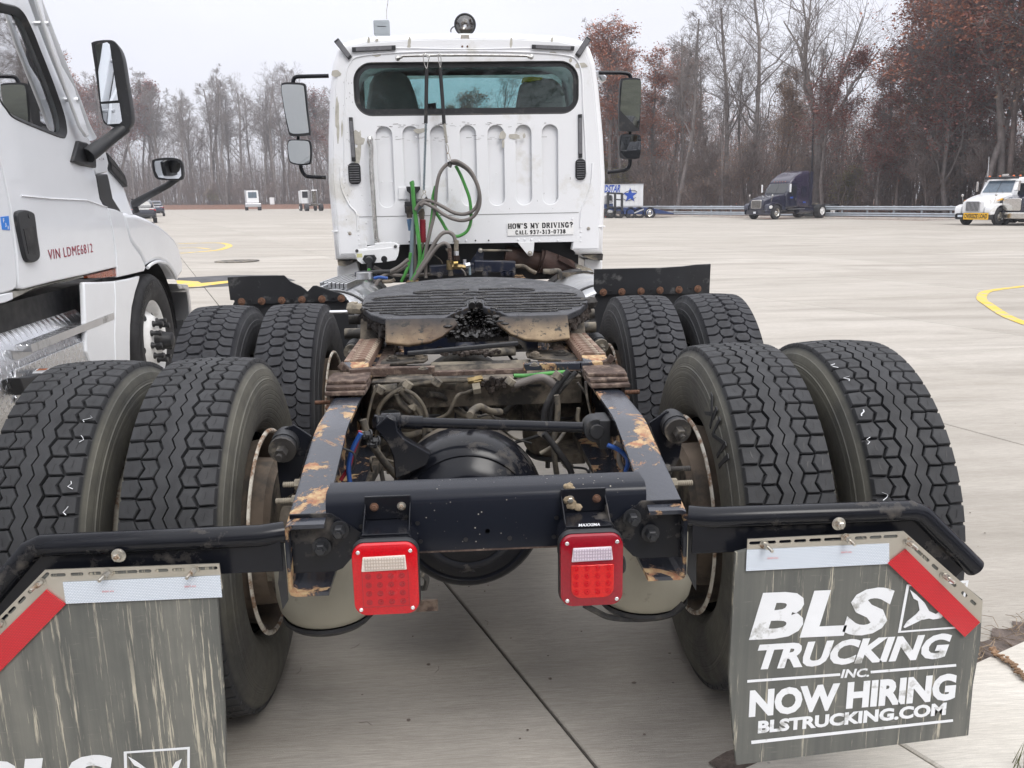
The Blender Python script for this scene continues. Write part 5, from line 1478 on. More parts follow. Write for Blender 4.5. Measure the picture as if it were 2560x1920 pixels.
# strokes of slab serif capitals on a 4 x 6 grid: (thick, points)
GL = {
 'H': ['T0.8,0 .8,6', 'T3.2,0 3.2,6', 't.8,3 3.2,3', 't0,0 1.6,0', 't0,6 1.6,6', 't2.4,0 4,0', 't2.4,6 4,6'],
 'O': ['T1.2,.3 .6,1.5 .6,4.5 1.2,5.7', 'T2.8,.3 3.4,1.5 3.4,4.5 2.8,5.7', 't1.2,.1 2,0 2.8,.1', 't1.2,5.9 2,6 2.8,5.9'],
 'W': ['T.5,6 1.4,0', 't1.4,0 2,6', 'T2,6 2.9,0', 't2.9,0 3.6,6', 't0,6 1.1,6', 't1.6,6 2.4,6', 't3,6 4,6'],
 "'": ['T.6,6 .5,4.6'],
 'S': ['t3.3,6 3.3,4.6', 'T3,5.2 2.2,5.8 1.2,5.7 .8,4.9 1,3.9 2,3.2 3,2.6 3.3,1.4 2.8,.4 1.8,.1 .9,.6', 't.6,0 .6,1.6'],
 'M': ['t.7,0 .7,6', 'T.7,6 2,1', 't2,1 3.2,6', 'T3.2,0 3.2,6', 't0,0 1.4,0', 't2.5,0 4,0', 't0,6 1,6', 't3,6 4,6'],
 'Y': ['T.5,6 2,3', 't3.5,6 2,3', 'T2,0 2,3', 't0,6 1.2,6', 't2.8,6 4,6', 't1.2,0 2.8,0'],
 'D': ['T.9,0 .9,6', 't.2,6 2.2,6', 't.2,0 2.2,0', 'T2.2,6 3.3,4.8 3.3,1.2 2.2,0'],
 'R': ['T.9,0 .9,6', 't.2,6 2.4,6', 'T2.4,6 3.1,5.2 3.1,4 2.4,3.2', 't.9,3.2 2.4,3.2', 'T2.2,3.2 3.3,.3', 't.2,0 1.6,0', 't3,0 4,0'],
 'I': ['T2,0 2,6', 't1.1,0 2.9,0', 't1.1,6 2.9,6'],
 'V': ['T.5,6 2,0', 't2,0 3.5,6', 't0,6 1.2,6', 't2.8,6 4,6'],
 'N': ['t.7,0 .7,6', 'T.7,6 3.2,0', 't3.2,0 3.2,6', 't0,0 1.4,0', 't0,6 1,6', 't2.5,6 4,6'],
 'G': ['T3.2,4.6 2.6,5.8 1.4,5.8 .7,4.6 .7,1.4 1.4,.2 2.6,.2 3.2,1', 'T3.2,0 3.2,2.6', 't2.3,2.6 4,2.6', 't3.3,6 3.3,4.4'],
 'C': ['T3.2,4.6 2.6,5.8 1.4,5.8 .7,4.6 .7,1.4 1.4,.2 2.6,.2 3.3,1.2', 't3.3,6 3.3,4.4'],
 'A': ['t.6,0 2,6', 'T2,6 3.4,0', 't1.1,2 2.9,2', 't0,0 1.2,0', 't2.8,0 4,0'],
 'L': ['T1,0 1,6', 't.2,6 1.8,6', 't.2,0 3.4,0', 't3.4,0 3.4,1.6'],
 '?': ['T.7,4.6 1.2,5.8 2.4,5.9 3.1,5 3,4 2,3 2,2', 'T2,.6 2,0'],
 '9': ['T2.9,3.4 1.8,2.8 .9,3.6 .9,5.2 1.8,5.9 2.9,5.4 3.1,3.6 2.8,1 1.6,.1 .8,.8'],
 '3': ['T.8,5 1.6,5.9 2.8,5.5 2.9,4 1.8,3.2 3,2.6 3.1,1 2,.1 .8,.8'],
 '7': ['t.7,6 3.3,6', 't.7,6 .7,5', 'T3.3,6 2,0'],
 '1': ['T2,0 2,6', 't1.2,5 2,6', 't1.1,0 2.9,0'],
 '0': ['T1.2,.3 .8,1.5 .8,4.5 1.2,5.7', 'T2.6,.3 3.1,1.5 3.1,4.5 2.6,5.7', 't1.2,.1 2,0 2.6,.1', 't1.2,5.9 2,6 2.6,5.9'],
 '8': ['T2,3.2 1,4 1,5.2 2,5.9 3,5.2 3,4 2,3.2 .8,2.2 .8,.8 2,.1 3.2,.8 3.2,2.2 2,3.2'],
 '-': ['T.8,2.6 2.6,2.6'], ' ': []}
def serif(s, o, x, z, h, w, par, mat):
    "print a line of slab serif text w wide, h tall"
    wd = {'I': 2.6, "'": 1.6, ' ': 2., '-': 3.2, '1': 3.2, 'W': 4.6, 'M': 4.6}
    tot = sum(wd.get(c, 4.) + .55 for c in s); k = w / tot; kz = h / 6; cx = 0; b = B()
    o, x, z = V(o), V(x).normalized(), V(z).normalized(); nrm = V((0, -.0008, 0))
    for c in s:
        W = wd.get(c, 4.); off = (-(4 - W) / 2 if c in ('I', '1') else 0)
        for st_ in GL[c]:
            th = .74 if st_[0] == 'T' else .34
            P = [tuple(float(v) for v in t.split(',')) for t in st_[1:].split()]
            if c in 'WM': P = [(a * 1.13, b_) for a, b_ in P]
            for (a0, b0), (a1, b1) in zip(P, P[1:]):
                p = o + x * ((cx + a0 + off) * k) + z * (b0 * kz); q = o + x * ((cx + a1 + off) * k) + z * (b1 * kz)
                d = q - p; L = d.length or 1; d = d / L
                s_ = V((-d.z, 0, d.x)) * th * (k + kz) * .5; e_ = d * th * k * .25
                b.add([p - s_ - e_ + nrm, q - s_ + e_ + nrm, q + s_ + e_ + nrm, p + s_ - e_ + nrm], [(0, 1, 2, 3)])
        cx += W + .55
    return b.o('sticker_print', mat, par, smooth=0)
p = [(0.316,4.583,1.243),(0.802,4.583,1.245),(0.37,4.583,1.2),(0.745,4.583,1.202)]
serif("HOW'S MY DRIVING?", p[0], V(p[1]) - V(p[0]), (0, 0, 1), .034, (V(p[1]) - V(p[0])).length, st, m_inkshade)
serif('CALL 937-313-0738', p[2], V(p[3]) - V(p[2]), (0, 0, 1), .027, (V(p[3]) - V(p[2])).length, st, m_inkshade)
# torn tape residue, scrapes
b = B()
random.seed(21)
for cx, cy, w, h in ((450, 790, 28, 40), (470, 810, 30, 30), (455, 900, 16, 60), (470, 850, 10, 110), (825, 755, 32, 14), (850, 748, 20, 10), (1330, 785, 18, 26), (1400, 793, 34, 18), (1335, 835, 7, 26), (1460, 790, 8, 16), (325, 415, 28, 18), (335, 640, 10, 90), (343, 750, 7, 70), (1778, 375, 38, 16), (560, 310, 22, 12), (1602, 303, 20, 9), (512, 225, 7, 18), (560, 225, 10, 8), (750, 235, 8, 28), (748, 262, 9, 16), (1350, 245, 7, 34), (1592, 225, 6, 14), (1712, 345, 8, 12), (366, 740, 5, 50), (1760, 1050, 2, 10)):
    pts = [(cx + w * (cos(a) + .35 * (random.random() - .5)) * (1.1 if abs(cos(a)) > .5 else .9), cy + h * (sin(a) + .35 * (random.random() - .5))) for a in [2 * pi * k / 11 for k in range(11)]]
    y0 = 4.5905 if cy > 300 else 4.592
    k_ = .000391 * 1.0
    c0 = (-1.222,4.59,2.817); cX, cZ = (-0.033,4.59,2.812)[0] - c0[0], (-1.31,4.59,1.662)[2] - c0[2]
    skX, skZ = (-1.31,4.59,1.662)[0] - c0[0], (-0.033,4.59,2.812)[2] - c0[2]
    y0 += random.uniform(-.0016, 0)
    b.prism([V((c0[0] + cX * a / 1000 + skX * q / 1000, y0, c0[2] + cZ * q / 1000 + skZ * a / 1000)) for a, q in pts], (0, -.001, 0))
b.o('tape_residue', m_tape, TR, smooth=0, kind='stuff')
b = B()
for k in range(70):
    a = random.choice([random.uniform(560, 1300)] * 3 + [random.uniform(560, 1600)]); q = random.gauss(720, 7) if k < 42 else random.choice([805, 790, 810]) + random.gauss(0, 8)
    L = random.uniform(6, 34); y0 = 4.5905
    P = lambda a, q: V((c0[0] + cX * a / 1000 + skX * q / 1000, y0, c0[2] + cZ * q / 1000 + skZ * a / 1000))
    b.bar(P(a, q), P(a + L, q + random.uniform(-2, 2)), .002, random.uniform(.001, .003))
for k in range(70):
    a, q = random.uniform(380, 430), random.uniform(400, 1300)
    if k > 30: a, q = random.uniform(400, 1700), random.uniform(1100, 1400)
    if k > 55: a, q = random.uniform(300, 420), random.uniform(330, 620)
    b.bar(P(a, q), P(a + random.uniform(-3, 3), q + random.uniform(2, 9)), .002, .0022)
b.o('paint_scratches', M('bare_primer', (.16, .15, .14), .8), TR, smooth=0, kind='stuff')
# triangular pull plate, plug bracket
B().prism([V(p) for p in [(0.384,4.585,1.142),(0.509,4.585,1.142),(0.504,4.585,1.083),(0.495,4.585,1.045),(0.475,4.585,1.037),(0.459,4.585,1.046)]], (0, -.006, 0)).o('hanging_bracket', m_white, TR, smooth=0, bevel=.002)
B().hexa((0.475,4.577,1.059), (0, -1, 0), .013, .012).o('bracket_bolt', m_zinc, TR)
b = B().prism([V(p) for p in [(-0.785,4.35,1.111),(-0.752,4.35,1.117),(-0.471,4.35,1.141),(-0.471,4.35,1.117),(-0.481,4.35,1.075),(-0.5,4.35,1.045),(-0.556,4.35,1.037),(-0.58,4.35,1.046),(-0.593,4.35,1.032),(-0.739,4.35,1.025),(-0.768,4.35,1.05)]], (0, .006, 0))
b.prism([V(p) for p in [(-0.79,4.36,1.121),(-0.698,4.36,1.131),(-0.697,4.36,1.145),(-0.642,4.36,1.15),(-0.641,4.36,1.168),(-0.501,4.36,1.169),(-0.471,4.36,1.149),(-0.471,4.36,1.136),(-0.787,4.36,1.108)]], (0, .10, .0))
b.o('plug_bracket', m_white, TR, smooth=0, bevel=.003)
for p in [(-0.767,4.349,1.117),(-0.496,4.349,1.141)]: B().cyl(p, (p[0], p[1] - .002, p[2] + .001), .012, seg=14).o('bracket_hole', m_inkshade, TR)
B().cyl((-0.579,4.349,1.056), V((-0.579,4.349,1.056)) + V((0, -.002, 0)), .022, seg=18).o('bracket_hole', m_inkshade, TR)
B().prism([V(p) for p in [(-0.77,4.349,1.097),(-0.732,4.349,1.098),(-0.731,4.349,1.072),(-0.77,4.349,1.07)]], (0, -.001, 0)).o('warning_label', M('yellow_label', (.6, .58, .3), .5), TR)
pc = V((-0.679,4.34,1.059))
b = B().prism([pc + V((x, 0, z)) for x, z in ((-.05, 0), (-.035, .028), (.035, .030), (.05, .002), (.03, -.03), (-.03, -.03))], (0, -.02, 0)).tube([pc + V((0, -.01, 0)), pc + V((0, -.07, -.01))], .026, 16)
b.tube([pc + V((0, -.05, -.02)), pc + V((0, -.05, -.085))], .018, 12).o('trailer_plug', m_blackmatt, TR, smooth=40, bevel=.003)
B().tube([pc + V((0, -.05, -.05)), pc + V((0, -.05, -.11))], .016, 14).o('plug_sleeve', m_alu, TR)
hose([(-0.678,4.26,0.998),(-0.686,4.26,0.962),(-0.678,4.26,0.922),(-0.664,4.26,0.889),(-0.649,4.26,0.856)], .011, m_green, 'trailer_cable')
# lower cab corners: dark hinge gaps and white sill
for sg, P in ((-1, [(-0.949,4.64,1.035),(-0.829,4.64,1.032),(-0.862,4.64,1.001),(-0.895,4.64,0.991),(-0.945,4.64,0.996)]), (1, [(0.879,4.64,1.031),(1.033,4.64,1.039),(1.028,4.64,0.992),(0.991,4.64,0.992),(0.925,4.64,1.007)])):
    B().prism([V(p) for p in P], (0, .3, 0)).o('sill_gap', m_dark, TR, smooth=0)
for P in ([(-0.966,4.72,0.988),(-0.819,4.72,1.02),(-0.788,4.72,0.896),(-0.972,4.72,0.848)], [(0.902,4.72,1.002),(1.042,4.72,0.986),(1.039,4.72,0.827),(0.898,4.72,0.91)]):
    B().prism([V(p) for p in P], (0, 1.0, 0)).o('front_sill', m_white, TR, smooth=0, bevel=.01)
# mirrors with arms
def mirror(P, y, nm, tilt=0):
    pts = [V(p) for p in P]; sg = 1 if pts[0].x > 0 else -1; c_ = sum(pts, V()) / len(pts)
    sm = spline(pts, 5, closed=True)
    o = B().loft([[c_ + (p - c_) * .8 + V((0, .07, 0)) for p in sm], [c_ + (p - c_) * .97 + V((0, .05, 0)) for p in sm], sm, [c_ + (p - c_) * 1.0 + V((0, -.012, 0)) for p in sm]]).o(nm, m_blackmatt, TR, smooth=50)
    q = [(p - c_) * .90 for p in sm]
    B().prism([c_ + v + V((0, -.030 - v.z * (.16 if sg > 0 else .10) - v.x * sg * (.16 if sg > 0 else .02), 0)) for v in q], (0, -.0015, 0)).o('mirror_glass', m_mirror, o, smooth=0)
    return o
def rq(x0, y0, x1, y1): pass
mirror([(-1.391,5.4,2.383),(-1.312,5.4,2.385),(-1.231,5.4,2.376),(-1.22,5.4,2.34),(-1.216,5.4,2.169),(-1.209,5.4,1.996),(-1.224,5.4,1.983),(-1.3,5.4,1.976),(-1.368,5.4,1.984),(-1.385,5.4,2.038),(-1.404,5.4,2.197),(-1.412,5.4,2.355)], 5.4, 'side_mirror')
mirror([(-1.371,5.4,1.95),(-1.302,5.4,1.951),(-1.227,5.4,1.945),(-1.208,5.4,1.922),(-1.207,5.4,1.848),(-1.218,5.4,1.774),(-1.24,5.4,1.756),(-1.309,5.4,1.752),(-1.373,5.4,1.767),(-1.393,5.4,1.797),(-1.397,5.4,1.878),(-1.392,5.4,1.925)], 5.4, 'convex_mirror')
mirror([(1.315,5.4,2.392),(1.378,5.4,2.395),(1.438,5.4,2.391),(1.458,5.4,2.367),(1.461,5.4,2.193),(1.455,5.4,2.003),(1.438,5.4,1.982),(1.369,5.4,1.979),(1.305,5.4,1.984),(1.286,5.4,2.005),(1.285,5.4,2.195),(1.293,5.4,2.369)], 5.4, 'side_mirror')
mirror([(1.312,5.4,1.957),(1.384,5.4,1.958),(1.444,5.4,1.954),(1.465,5.4,1.934),(1.469,5.4,1.852),(1.461,5.4,1.783),(1.444,5.4,1.764),(1.379,5.4,1.759),(1.314,5.4,1.765),(1.294,5.4,1.785),(1.289,5.4,1.854),(1.295,5.4,1.936)], 5.4, 'convex_mirror')
for P in ([(-1.044,5.45,2.44),(-1.222,5.45,2.438),(-1.297,5.45,2.435),(-1.322,5.45,2.413),(-1.334,5.45,2.36)], [(-1.114,5.45,1.655),(-1.248,5.45,1.663),(-1.288,5.45,1.681),(-1.31,5.45,1.729),(-1.312,5.45,1.784)], [(1.124,5.45,2.444),(1.245,5.45,2.443),(1.345,5.45,2.439),(1.381,5.45,2.421),(1.392,5.45,2.374)], [(1.201,5.45,1.66),(1.31,5.45,1.669),(1.365,5.45,1.682),(1.388,5.45,1.716),(1.39,5.45,1.786)]):
    pipe(P, .016, m_black, 'mirror_arm', 6)
for P in ([(-1.313,5.44,2),(-1.318,5.44,1.94)], [(1.387,5.44,2.007),(1.388,5.44,1.945)]): pipe(P, .012, m_black, 'mirror_arm')
B().prism([V(p) for p in [(1.145,5.6,2.489),(1.222,5.6,2.437),(1.212,5.6,2.403),(1.178,5.6,2.396),(1.153,5.6,2.437)]], (0, .1, 0)).o('door_lamp', m_alu, TR, bevel=.01)

# ---- hose management: springs, straps and looped lines
HY = 4.44
def seg_tube(P, r, mat, nm, y=None): return B().tube(spline(P, 10), r, 10).o(nm, mat, TR, smooth=80)
seg_tube([(-0.233,4.5,2.35),(-0.241,4.5,2.23),(-0.247,4.5,2.114),(-0.255,4.5,1.986)], .0135, m_rubber, 'spring_sleeve')
seg_tube([(-0.142,4.5,2.349),(-0.136,4.5,2.229),(-0.131,4.5,2.113),(-0.127,4.5,1.979)], .0135, m_rubber, 'spring_sleeve')
def coil(p, q, r, w, turns, mat, nm):
    p, q = V(p), V(q); d = (q - p); u, w_ = frame(d); n = turns * 8
    return B().tube([p + d * i / n + (u * cos(i * pi / 4) + w_ * sin(i * pi / 4)) * r for i in range(n + 1)], w, 5).o(nm, mat, TR, smooth=80)
c2_ = [(-0.254,4.48,1.982),(-0.287,4.48,1.522)]; coil(c2_[0], c2_[1], .0075, .003, 46, m_bluegl, 'tender_spring')
c2_ = [(-0.126,4.49,1.977),(-0.113,4.49,1.848)]; coil(c2_[0], c2_[1], .0085, .0032, 14, m_tape, 'tender_spring')
def ring_(P, r, mat, nm='steel_hook'): return B().tube(spline(P, 5, closed=True), r, 6, closed=True).o(nm, mat, TR, smooth=80)
ring_([(-0.254,4.5,2.44),(-0.239,4.5,2.447),(-0.225,4.5,2.424),(-0.211,4.5,2.435),(-0.224,4.5,2.39),(-0.231,4.5,2.353),(-0.242,4.5,2.361),(-0.253,4.5,2.401)], .0035, m_chrome)
ring_([(-0.151,4.5,2.437),(-0.138,4.5,2.446),(-0.133,4.5,2.4),(-0.139,4.5,2.353),(-0.148,4.5,2.389)], .0035, m_chrome)
ring_([(-0.119,4.48,1.832),(-0.109,4.48,1.839),(-0.1,4.48,1.806),(-0.108,4.48,1.776),(-0.117,4.48,1.804)], .003, m_zinc)
ring_([(-0.113,4.46,1.772),(-0.103,4.46,1.779),(-0.091,4.46,1.751),(-0.095,4.46,1.731),(-0.109,4.46,1.74)], .003, m_zinc)
ring_([(-0.292,4.47,1.523),(-0.278,4.47,1.525),(-0.273,4.47,1.514),(-0.284,4.47,1.506),(-0.292,4.47,1.513)], .003, m_zinc)
ring_([(-0.284,4.46,1.506),(-0.271,4.46,1.49),(-0.269,4.46,1.471),(-0.296,4.46,1.469),(-0.304,4.46,1.48)], .003, m_zinc)
hb = [(-0.473,4.585,1.554),(-0.251,4.585,1.553),(-0.251,4.585,1.466),(-0.474,4.585,1.467)]
B().prism([V(p) for p in hb], (0, -.006, 0)).o('coupling_mount_plate', m_whitecab, TR, smooth=0, bevel=.004)
b = B().prism([V(p) for p in [(-0.414,4.57,1.556),(-0.314,4.57,1.554),(-0.315,4.57,1.535),(-0.333,4.57,1.514),(-0.344,4.57,1.503),(-0.344,4.57,1.437),(-0.391,4.57,1.438),(-0.388,4.57,1.504),(-0.41,4.57,1.526)]], (0, -.04, 0))
b.prism([V(p) for p in [(-0.43,4.56,1.45),(-0.335,4.56,1.451),(-0.267,4.56,1.469),(-0.268,4.56,1.436),(-0.303,4.56,1.415),(-0.333,4.56,1.361),(-0.416,4.56,1.359),(-0.43,4.56,1.373)]], (0, -.03, 0)).o('coupling_holder', m_blackmatt, TR, smooth=0, bevel=.004)
for P, mt in (([(-0.399,4.5,1.417),(-0.397,4.5,1.336)], m_dusty), ([(-0.309,4.5,1.399),(-0.309,4.5,1.323)], m_dusty)):
    B().tube([V(P[0]), V(P[0]) * .6 + V(P[1]) * .4, V(P[1])], [.018, .024, .018], 10).o('air_coupling', mt, TR, smooth=40)
B().tube(spline([(-0.4,4.49,1.328),(-0.396,4.49,1.292),(-0.391,4.49,1.246)], 4), .018, 10).o('blue_coupling_grip', M('blue_grip', (.07, .14, .24), .5), TR)
g = [(-0.303,4.47,1.323),(-0.305,4.47,1.16)]
p, q = V(g[0]), V(g[1]); n_ = 30
B().tube([p + (q - p) * i / n_ for i in range(n_ + 1)], [.024 if i % 2 else .020 for i in range(n_ + 1)], 12).o('red_coupling_grip', m_redgrip, TR, smooth=80)
H = lambda P, r, mat, nm='air_hose': B().tube(spline(P, 8), r, 12).o(nm, mat, TR, smooth=80)
H([(-0.368,4.4,1.581),(-0.36,4.4,1.539),(-0.358,4.4,1.47),(-0.354,4.4,1.395),(-0.344,4.4,1.299),(-0.335,4.4,1.202),(-0.329,4.4,1.104),(-0.333,4.4,1.027),(-0.353,4.4,0.962),(-0.391,4.4,0.896)], .0145, m_green, 'green_trailer_cable')
H([(-0.371,4.47,1.591),(-0.365,4.47,1.577),(-0.365,4.47,1.561)], .0155, m_green, 'green_trailer_cable')
H([(-0.345,4.38,1.39),(-0.327,4.38,1.422),(-0.305,4.38,1.443),(-0.267,4.38,1.455),(-0.218,4.38,1.444),(-0.144,4.38,1.405),(-0.08,4.38,1.369),(-0.015,4.38,1.356),(0.045,4.38,1.371),(0.087,4.38,1.414),(0.106,4.38,1.488),(0.086,4.38,1.573),(0.04,4.38,1.648),(-0.021,4.38,1.693),(-0.085,4.38,1.707),(-0.129,4.38,1.687),(-0.168,4.38,1.635),(-0.19,4.38,1.557),(-0.202,4.38,1.467),(-0.216,4.38,1.361),(-0.245,4.38,1.254),(-0.273,4.38,1.158),(-0.288,4.38,1.06),(-0.291,4.38,0.913)], .0125, m_greylh)
H([(-0.31,4.36,1.421),(-0.277,4.36,1.437),(-0.214,4.36,1.404),(-0.145,4.36,1.355),(-0.081,4.36,1.324),(-0.011,4.36,1.313),(0.055,4.36,1.335),(0.099,4.36,1.398),(0.109,4.36,1.478),(0.088,4.36,1.573),(0.04,4.36,1.66),(-0.037,4.36,1.715),(-0.087,4.36,1.718)], .0125, m_greylh)
H([(-0.054,4.41,1.69),(-0.023,4.41,1.629),(0.007,4.41,1.554),(0.035,4.41,1.469),(0.044,4.41,1.388),(0.041,4.41,1.302),(0.015,4.41,1.24),(-0.03,4.41,1.209),(-0.074,4.41,1.204),(-0.128,4.41,1.243),(-0.164,4.41,1.306),(-0.2,4.41,1.366),(-0.221,4.41,1.409),(-0.222,4.41,1.473),(-0.2,4.41,1.552)], .0115, m_green, 'green_trailer_cable')
H([(-0.215,4.39,1.467),(-0.228,4.39,1.361),(-0.248,4.39,1.254),(-0.273,4.39,1.157),(-0.308,4.39,1.049),(-0.344,4.39,0.973),(-0.397,4.39,0.889)], .0135, m_green, 'green_trailer_cable')
H([(-0.073,4.34,1.166),(-0.079,4.34,1.199),(-0.095,4.34,1.223),(-0.128,4.34,1.235),(-0.169,4.34,1.222),(-0.214,4.34,1.169),(-0.252,4.34,1.105),(-0.298,4.34,1.031),(-0.35,4.34,0.956)], .0135, m_greylh)
H([(-0.115,4.33,1.119),(-0.125,4.33,1.147),(-0.152,4.33,1.158),(-0.19,4.33,1.142),(-0.23,4.33,1.1),(-0.273,4.33,1.042),(-0.327,4.33,0.972),(-0.379,4.33,0.903)], .0135, m_greylh)
H([(-0.309,4.42,1.421),(-0.348,4.42,1.368),(-0.371,4.42,1.283),(-0.382,4.42,1.175),(-0.392,4.42,1.038),(-0.401,4.42,0.895)], .0145, m_bluegl)
H([(-0.363,4.44,1.352),(-0.366,4.44,1.255),(-0.368,4.44,1.119),(-0.367,4.44,1.009),(-0.378,4.44,0.904)], .0125, m_greylh)
H([(-0.393,4.38,1.095),(-0.407,4.38,1.025),(-0.429,4.38,0.965),(-0.468,4.38,0.889)], .0115, m_green, 'green_trailer_cable')
H([(-0.306,4.46,1.16),(-0.316,4.46,1.116),(-0.346,4.46,1.057),(-0.371,4.46,1.002)], .009, m_dark)
H([(-0.399,4.2,1.06),(-0.465,4.2,1.01),(-0.546,4.2,0.968),(-0.604,4.2,0.925),(-0.634,4.2,0.886),(-0.644,4.2,0.854)], .0135, m_greylh)
H([(-0.411,4.25,1.021),(-0.469,4.25,0.982),(-0.567,4.25,0.952),(-0.633,4.25,0.921),(-0.655,4.25,0.882)], .0115, m_greylh)
H([(-0.67,4.5,0.992),(-0.605,4.5,0.957),(-0.531,4.5,0.93),(-0.405,4.5,0.923),(-0.236,4.5,0.932)], .012, m_greylh)
H([(-0.308,4.43,1.416),(-0.285,4.43,1.447),(-0.262,4.43,1.474)], .010, m_dark)
for p in ([(-0.101,4.37,1.717),(-0.091,4.37,1.696),(-0.097,4.37,1.678)], [(-0.261,4.4,1.474),(-0.295,4.4,1.437),(-0.307,4.4,1.416)]): B().tube(spline(p, 4), .012, 8).o('cable_tie', m_rubber, TR)
# glad-hand valve cluster standing behind the plate
def fit(P, r, mat, seg=8): return B().tube([V(p) for p in P], r, seg).o('valve_fitting', mat, TR, smooth=30)
fit([(-0.065,4.3,1.179),(-0.069,4.3,1.104)], .016, m_dark); fit([(-0.068,4.3,1.104),(-0.069,4.3,1.074)], .020, m_alu, 6); fit([(-0.069,4.3,1.074),(-0.07,4.3,1.039)], .024, m_rustdark)
fit([(-0.114,4.28,1.127),(-0.114,4.28,1.047)], .014, m_rust); fit([(-0.116,4.28,1.042),(-0.117,4.28,0.977)], .024, m_brass); fit([(-0.114,4.28,0.977),(-0.113,4.28,0.934)], .018, m_dusty)
fit([(-0.102,4.28,0.998),(-0.005,4.28,0.991)], .020, m_brass, 6); fit([(-0.088,4.25,1.022),(-0.058,4.25,1.024)], .014, M('bright_brass', (.45, .33, .12), .35, 1.), 6)
fit([(-0.011,4.28,1.045),(-0.013,4.28,0.985)], .013, m_alu); fit([(-0.004,4.28,1.001),(0.028,4.28,1.006)], .022, m_alu, 6); fit([(0.022,4.27,0.991),(0.023,4.27,0.937)], .009, m_bluegl)
H([(-0.142,4.3,1.122),(-0.126,4.3,1.105),(-0.116,4.3,1.094)], .008, m_dark); H([(-0.239,4.6,1.062),(-0.206,4.6,1.039),(-0.184,4.6,1.016),(-0.173,4.6,0.993)], .006, m_dusty)
H([(-0.038,4.25,0.983),(-0.017,4.25,0.961),(-0.007,4.25,0.934)], .006, m_greylh)
# under the cab: dark frame parts, exhaust, struts, tank
B().box(-.80, .86, 4.75, 4.80, .85, 1.17).o('cab_underside_shade', m_inkshade, TR, smooth=0)  # black sheet painting in the deep shade below the cab
B().box(-.75, .80, 4.9, 6.2, .95, 1.15).o('engine_cover', m_dark, TR, smooth=0, bevel=.03)
B().prism([V(p) for p in [(0.026,4.55,1.003),(0.079,4.55,1.075),(0.094,4.55,1.109),(0.117,4.55,1.108),(0.131,4.55,1.085),(0.128,4.55,0.993)]], (0, .01, 0)).o('strut_bracket', m_navy, TR, smooth=0, bevel=.003)
B().tube([V(p) for p in [(0.108,4.54,1.092),(0.34,4.54,1.084)]], .008, 8).o('strut_rod', m_dark, TR)
B().hexa((0.109,4.54,1.091), (0, -1, 0), .012, .012).o('strut_bolt', m_zinc, TR)
B().bar((-0.264,4.4,0.965), (0.057,4.4,0.975), .1, .07).bar((0.057,4.4,0.991), (0.352,4.4,0.977), .1, .08).o('navy_cross_beam', m_navy, TR, smooth=0, bevel=.006)
for p in [(-0.192,4.33,0.937),(0.132,4.33,0.937),(0.264,4.33,0.937),(0.313,4.33,0.936)] + [(0.273,4.33,0.939),(0.326,4.33,0.937)]: B().tube([V(p), V(p) + V((0, -.03, 0))], .022, 10).tube([V(p) + V((0, -.03, 0)), V(p) + V((0, -.045, 0))], .012, 6).o('beam_bolt', m_navy, TR)
B().tube([V(p) for p in [(0.295,4.7,1.042),(0.417,4.7,1.013),(0.566,4.7,0.984)]], .075, 24).tube([V(p) for p in [(0.553,4.66,0.996),(0.575,4.66,0.991)]], .088, 24).tube([V(p) for p in [(0.569,4.6,1),(0.669,4.6,0.967),(0.773,4.6,0.939),(0.812,4.6,0.925)]], [.085, .08, .065, .05], 24).o('exhaust_pipe', m_rustdark, TR, smooth=40)
B().prism([V(p) for p in [(0.684,4.5,1.046),(0.743,4.5,1.02),(0.786,4.5,0.976),(0.803,4.5,0.946),(0.743,4.5,0.977),(0.675,4.5,1.013)]], (0, .12, 0)).o('exhaust_shield', m_rustdark, TR, smooth=0)
B().prism([V(p) for p in [(0.785,4.4,0.988),(0.815,4.4,0.983),(0.857,4.4,0.965),(0.899,4.4,0.952),(0.925,4.4,0.93),(0.891,4.4,0.94),(0.849,4.4,0.936),(0.823,4.4,0.954),(0.798,4.4,0.954)]], (0, .05, 0)).o('torn_shield_edge', m_dark, TR, smooth=0)
b = B().bar((0.644,4.1,0.929), (0.873,4.1,0.928), .01, .05).o('perforated_strip', m_dusty, TR, smooth=0)
for p in [(0.671,4.09,0.92),(0.707,4.09,0.918),(0.763,4.09,0.913),(0.811,4.09,0.918),(0.848,4.09,0.916)]: B().cyl(p, (p[0], p[1] - .002, p[2]), .007, seg=10).o('strip_hole', m_inkshade, b)
H([(0.524,4.1,0.964),(0.58,4.1,0.963),(0.62,4.1,0.966),(0.64,4.1,0.953),(0.636,4.1,0.906)], .018, m_dark, 'elbow_pipe')
H([(0.339,4.2,0.996),(0.396,4.2,0.995),(0.444,4.2,0.966),(0.485,4.2,0.945)], .014, m_dusty)
for dz, mt in ((0, m_alu), (10, m_blue), (28, m_whiteink), (45, m_rubber)):
    pass
H([(0.682,3.9,0.9),(0.729,3.9,0.914),(0.783,3.9,0.92),(0.846,3.9,0.911)], .006, m_alu, 'cable'); H([(0.705,3.9,0.868),(0.744,3.9,0.89),(0.799,3.9,0.905),(0.846,3.9,0.9)], .006, m_blue, 'blue_air_line')
H([(0.726,3.88,0.85),(0.78,3.88,0.861),(0.843,3.88,0.875)], .005, m_whiteink, 'cable'); H([(0.731,3.86,0.833),(0.785,3.86,0.847),(0.839,3.86,0.85)], .008, m_rubber, 'cable')
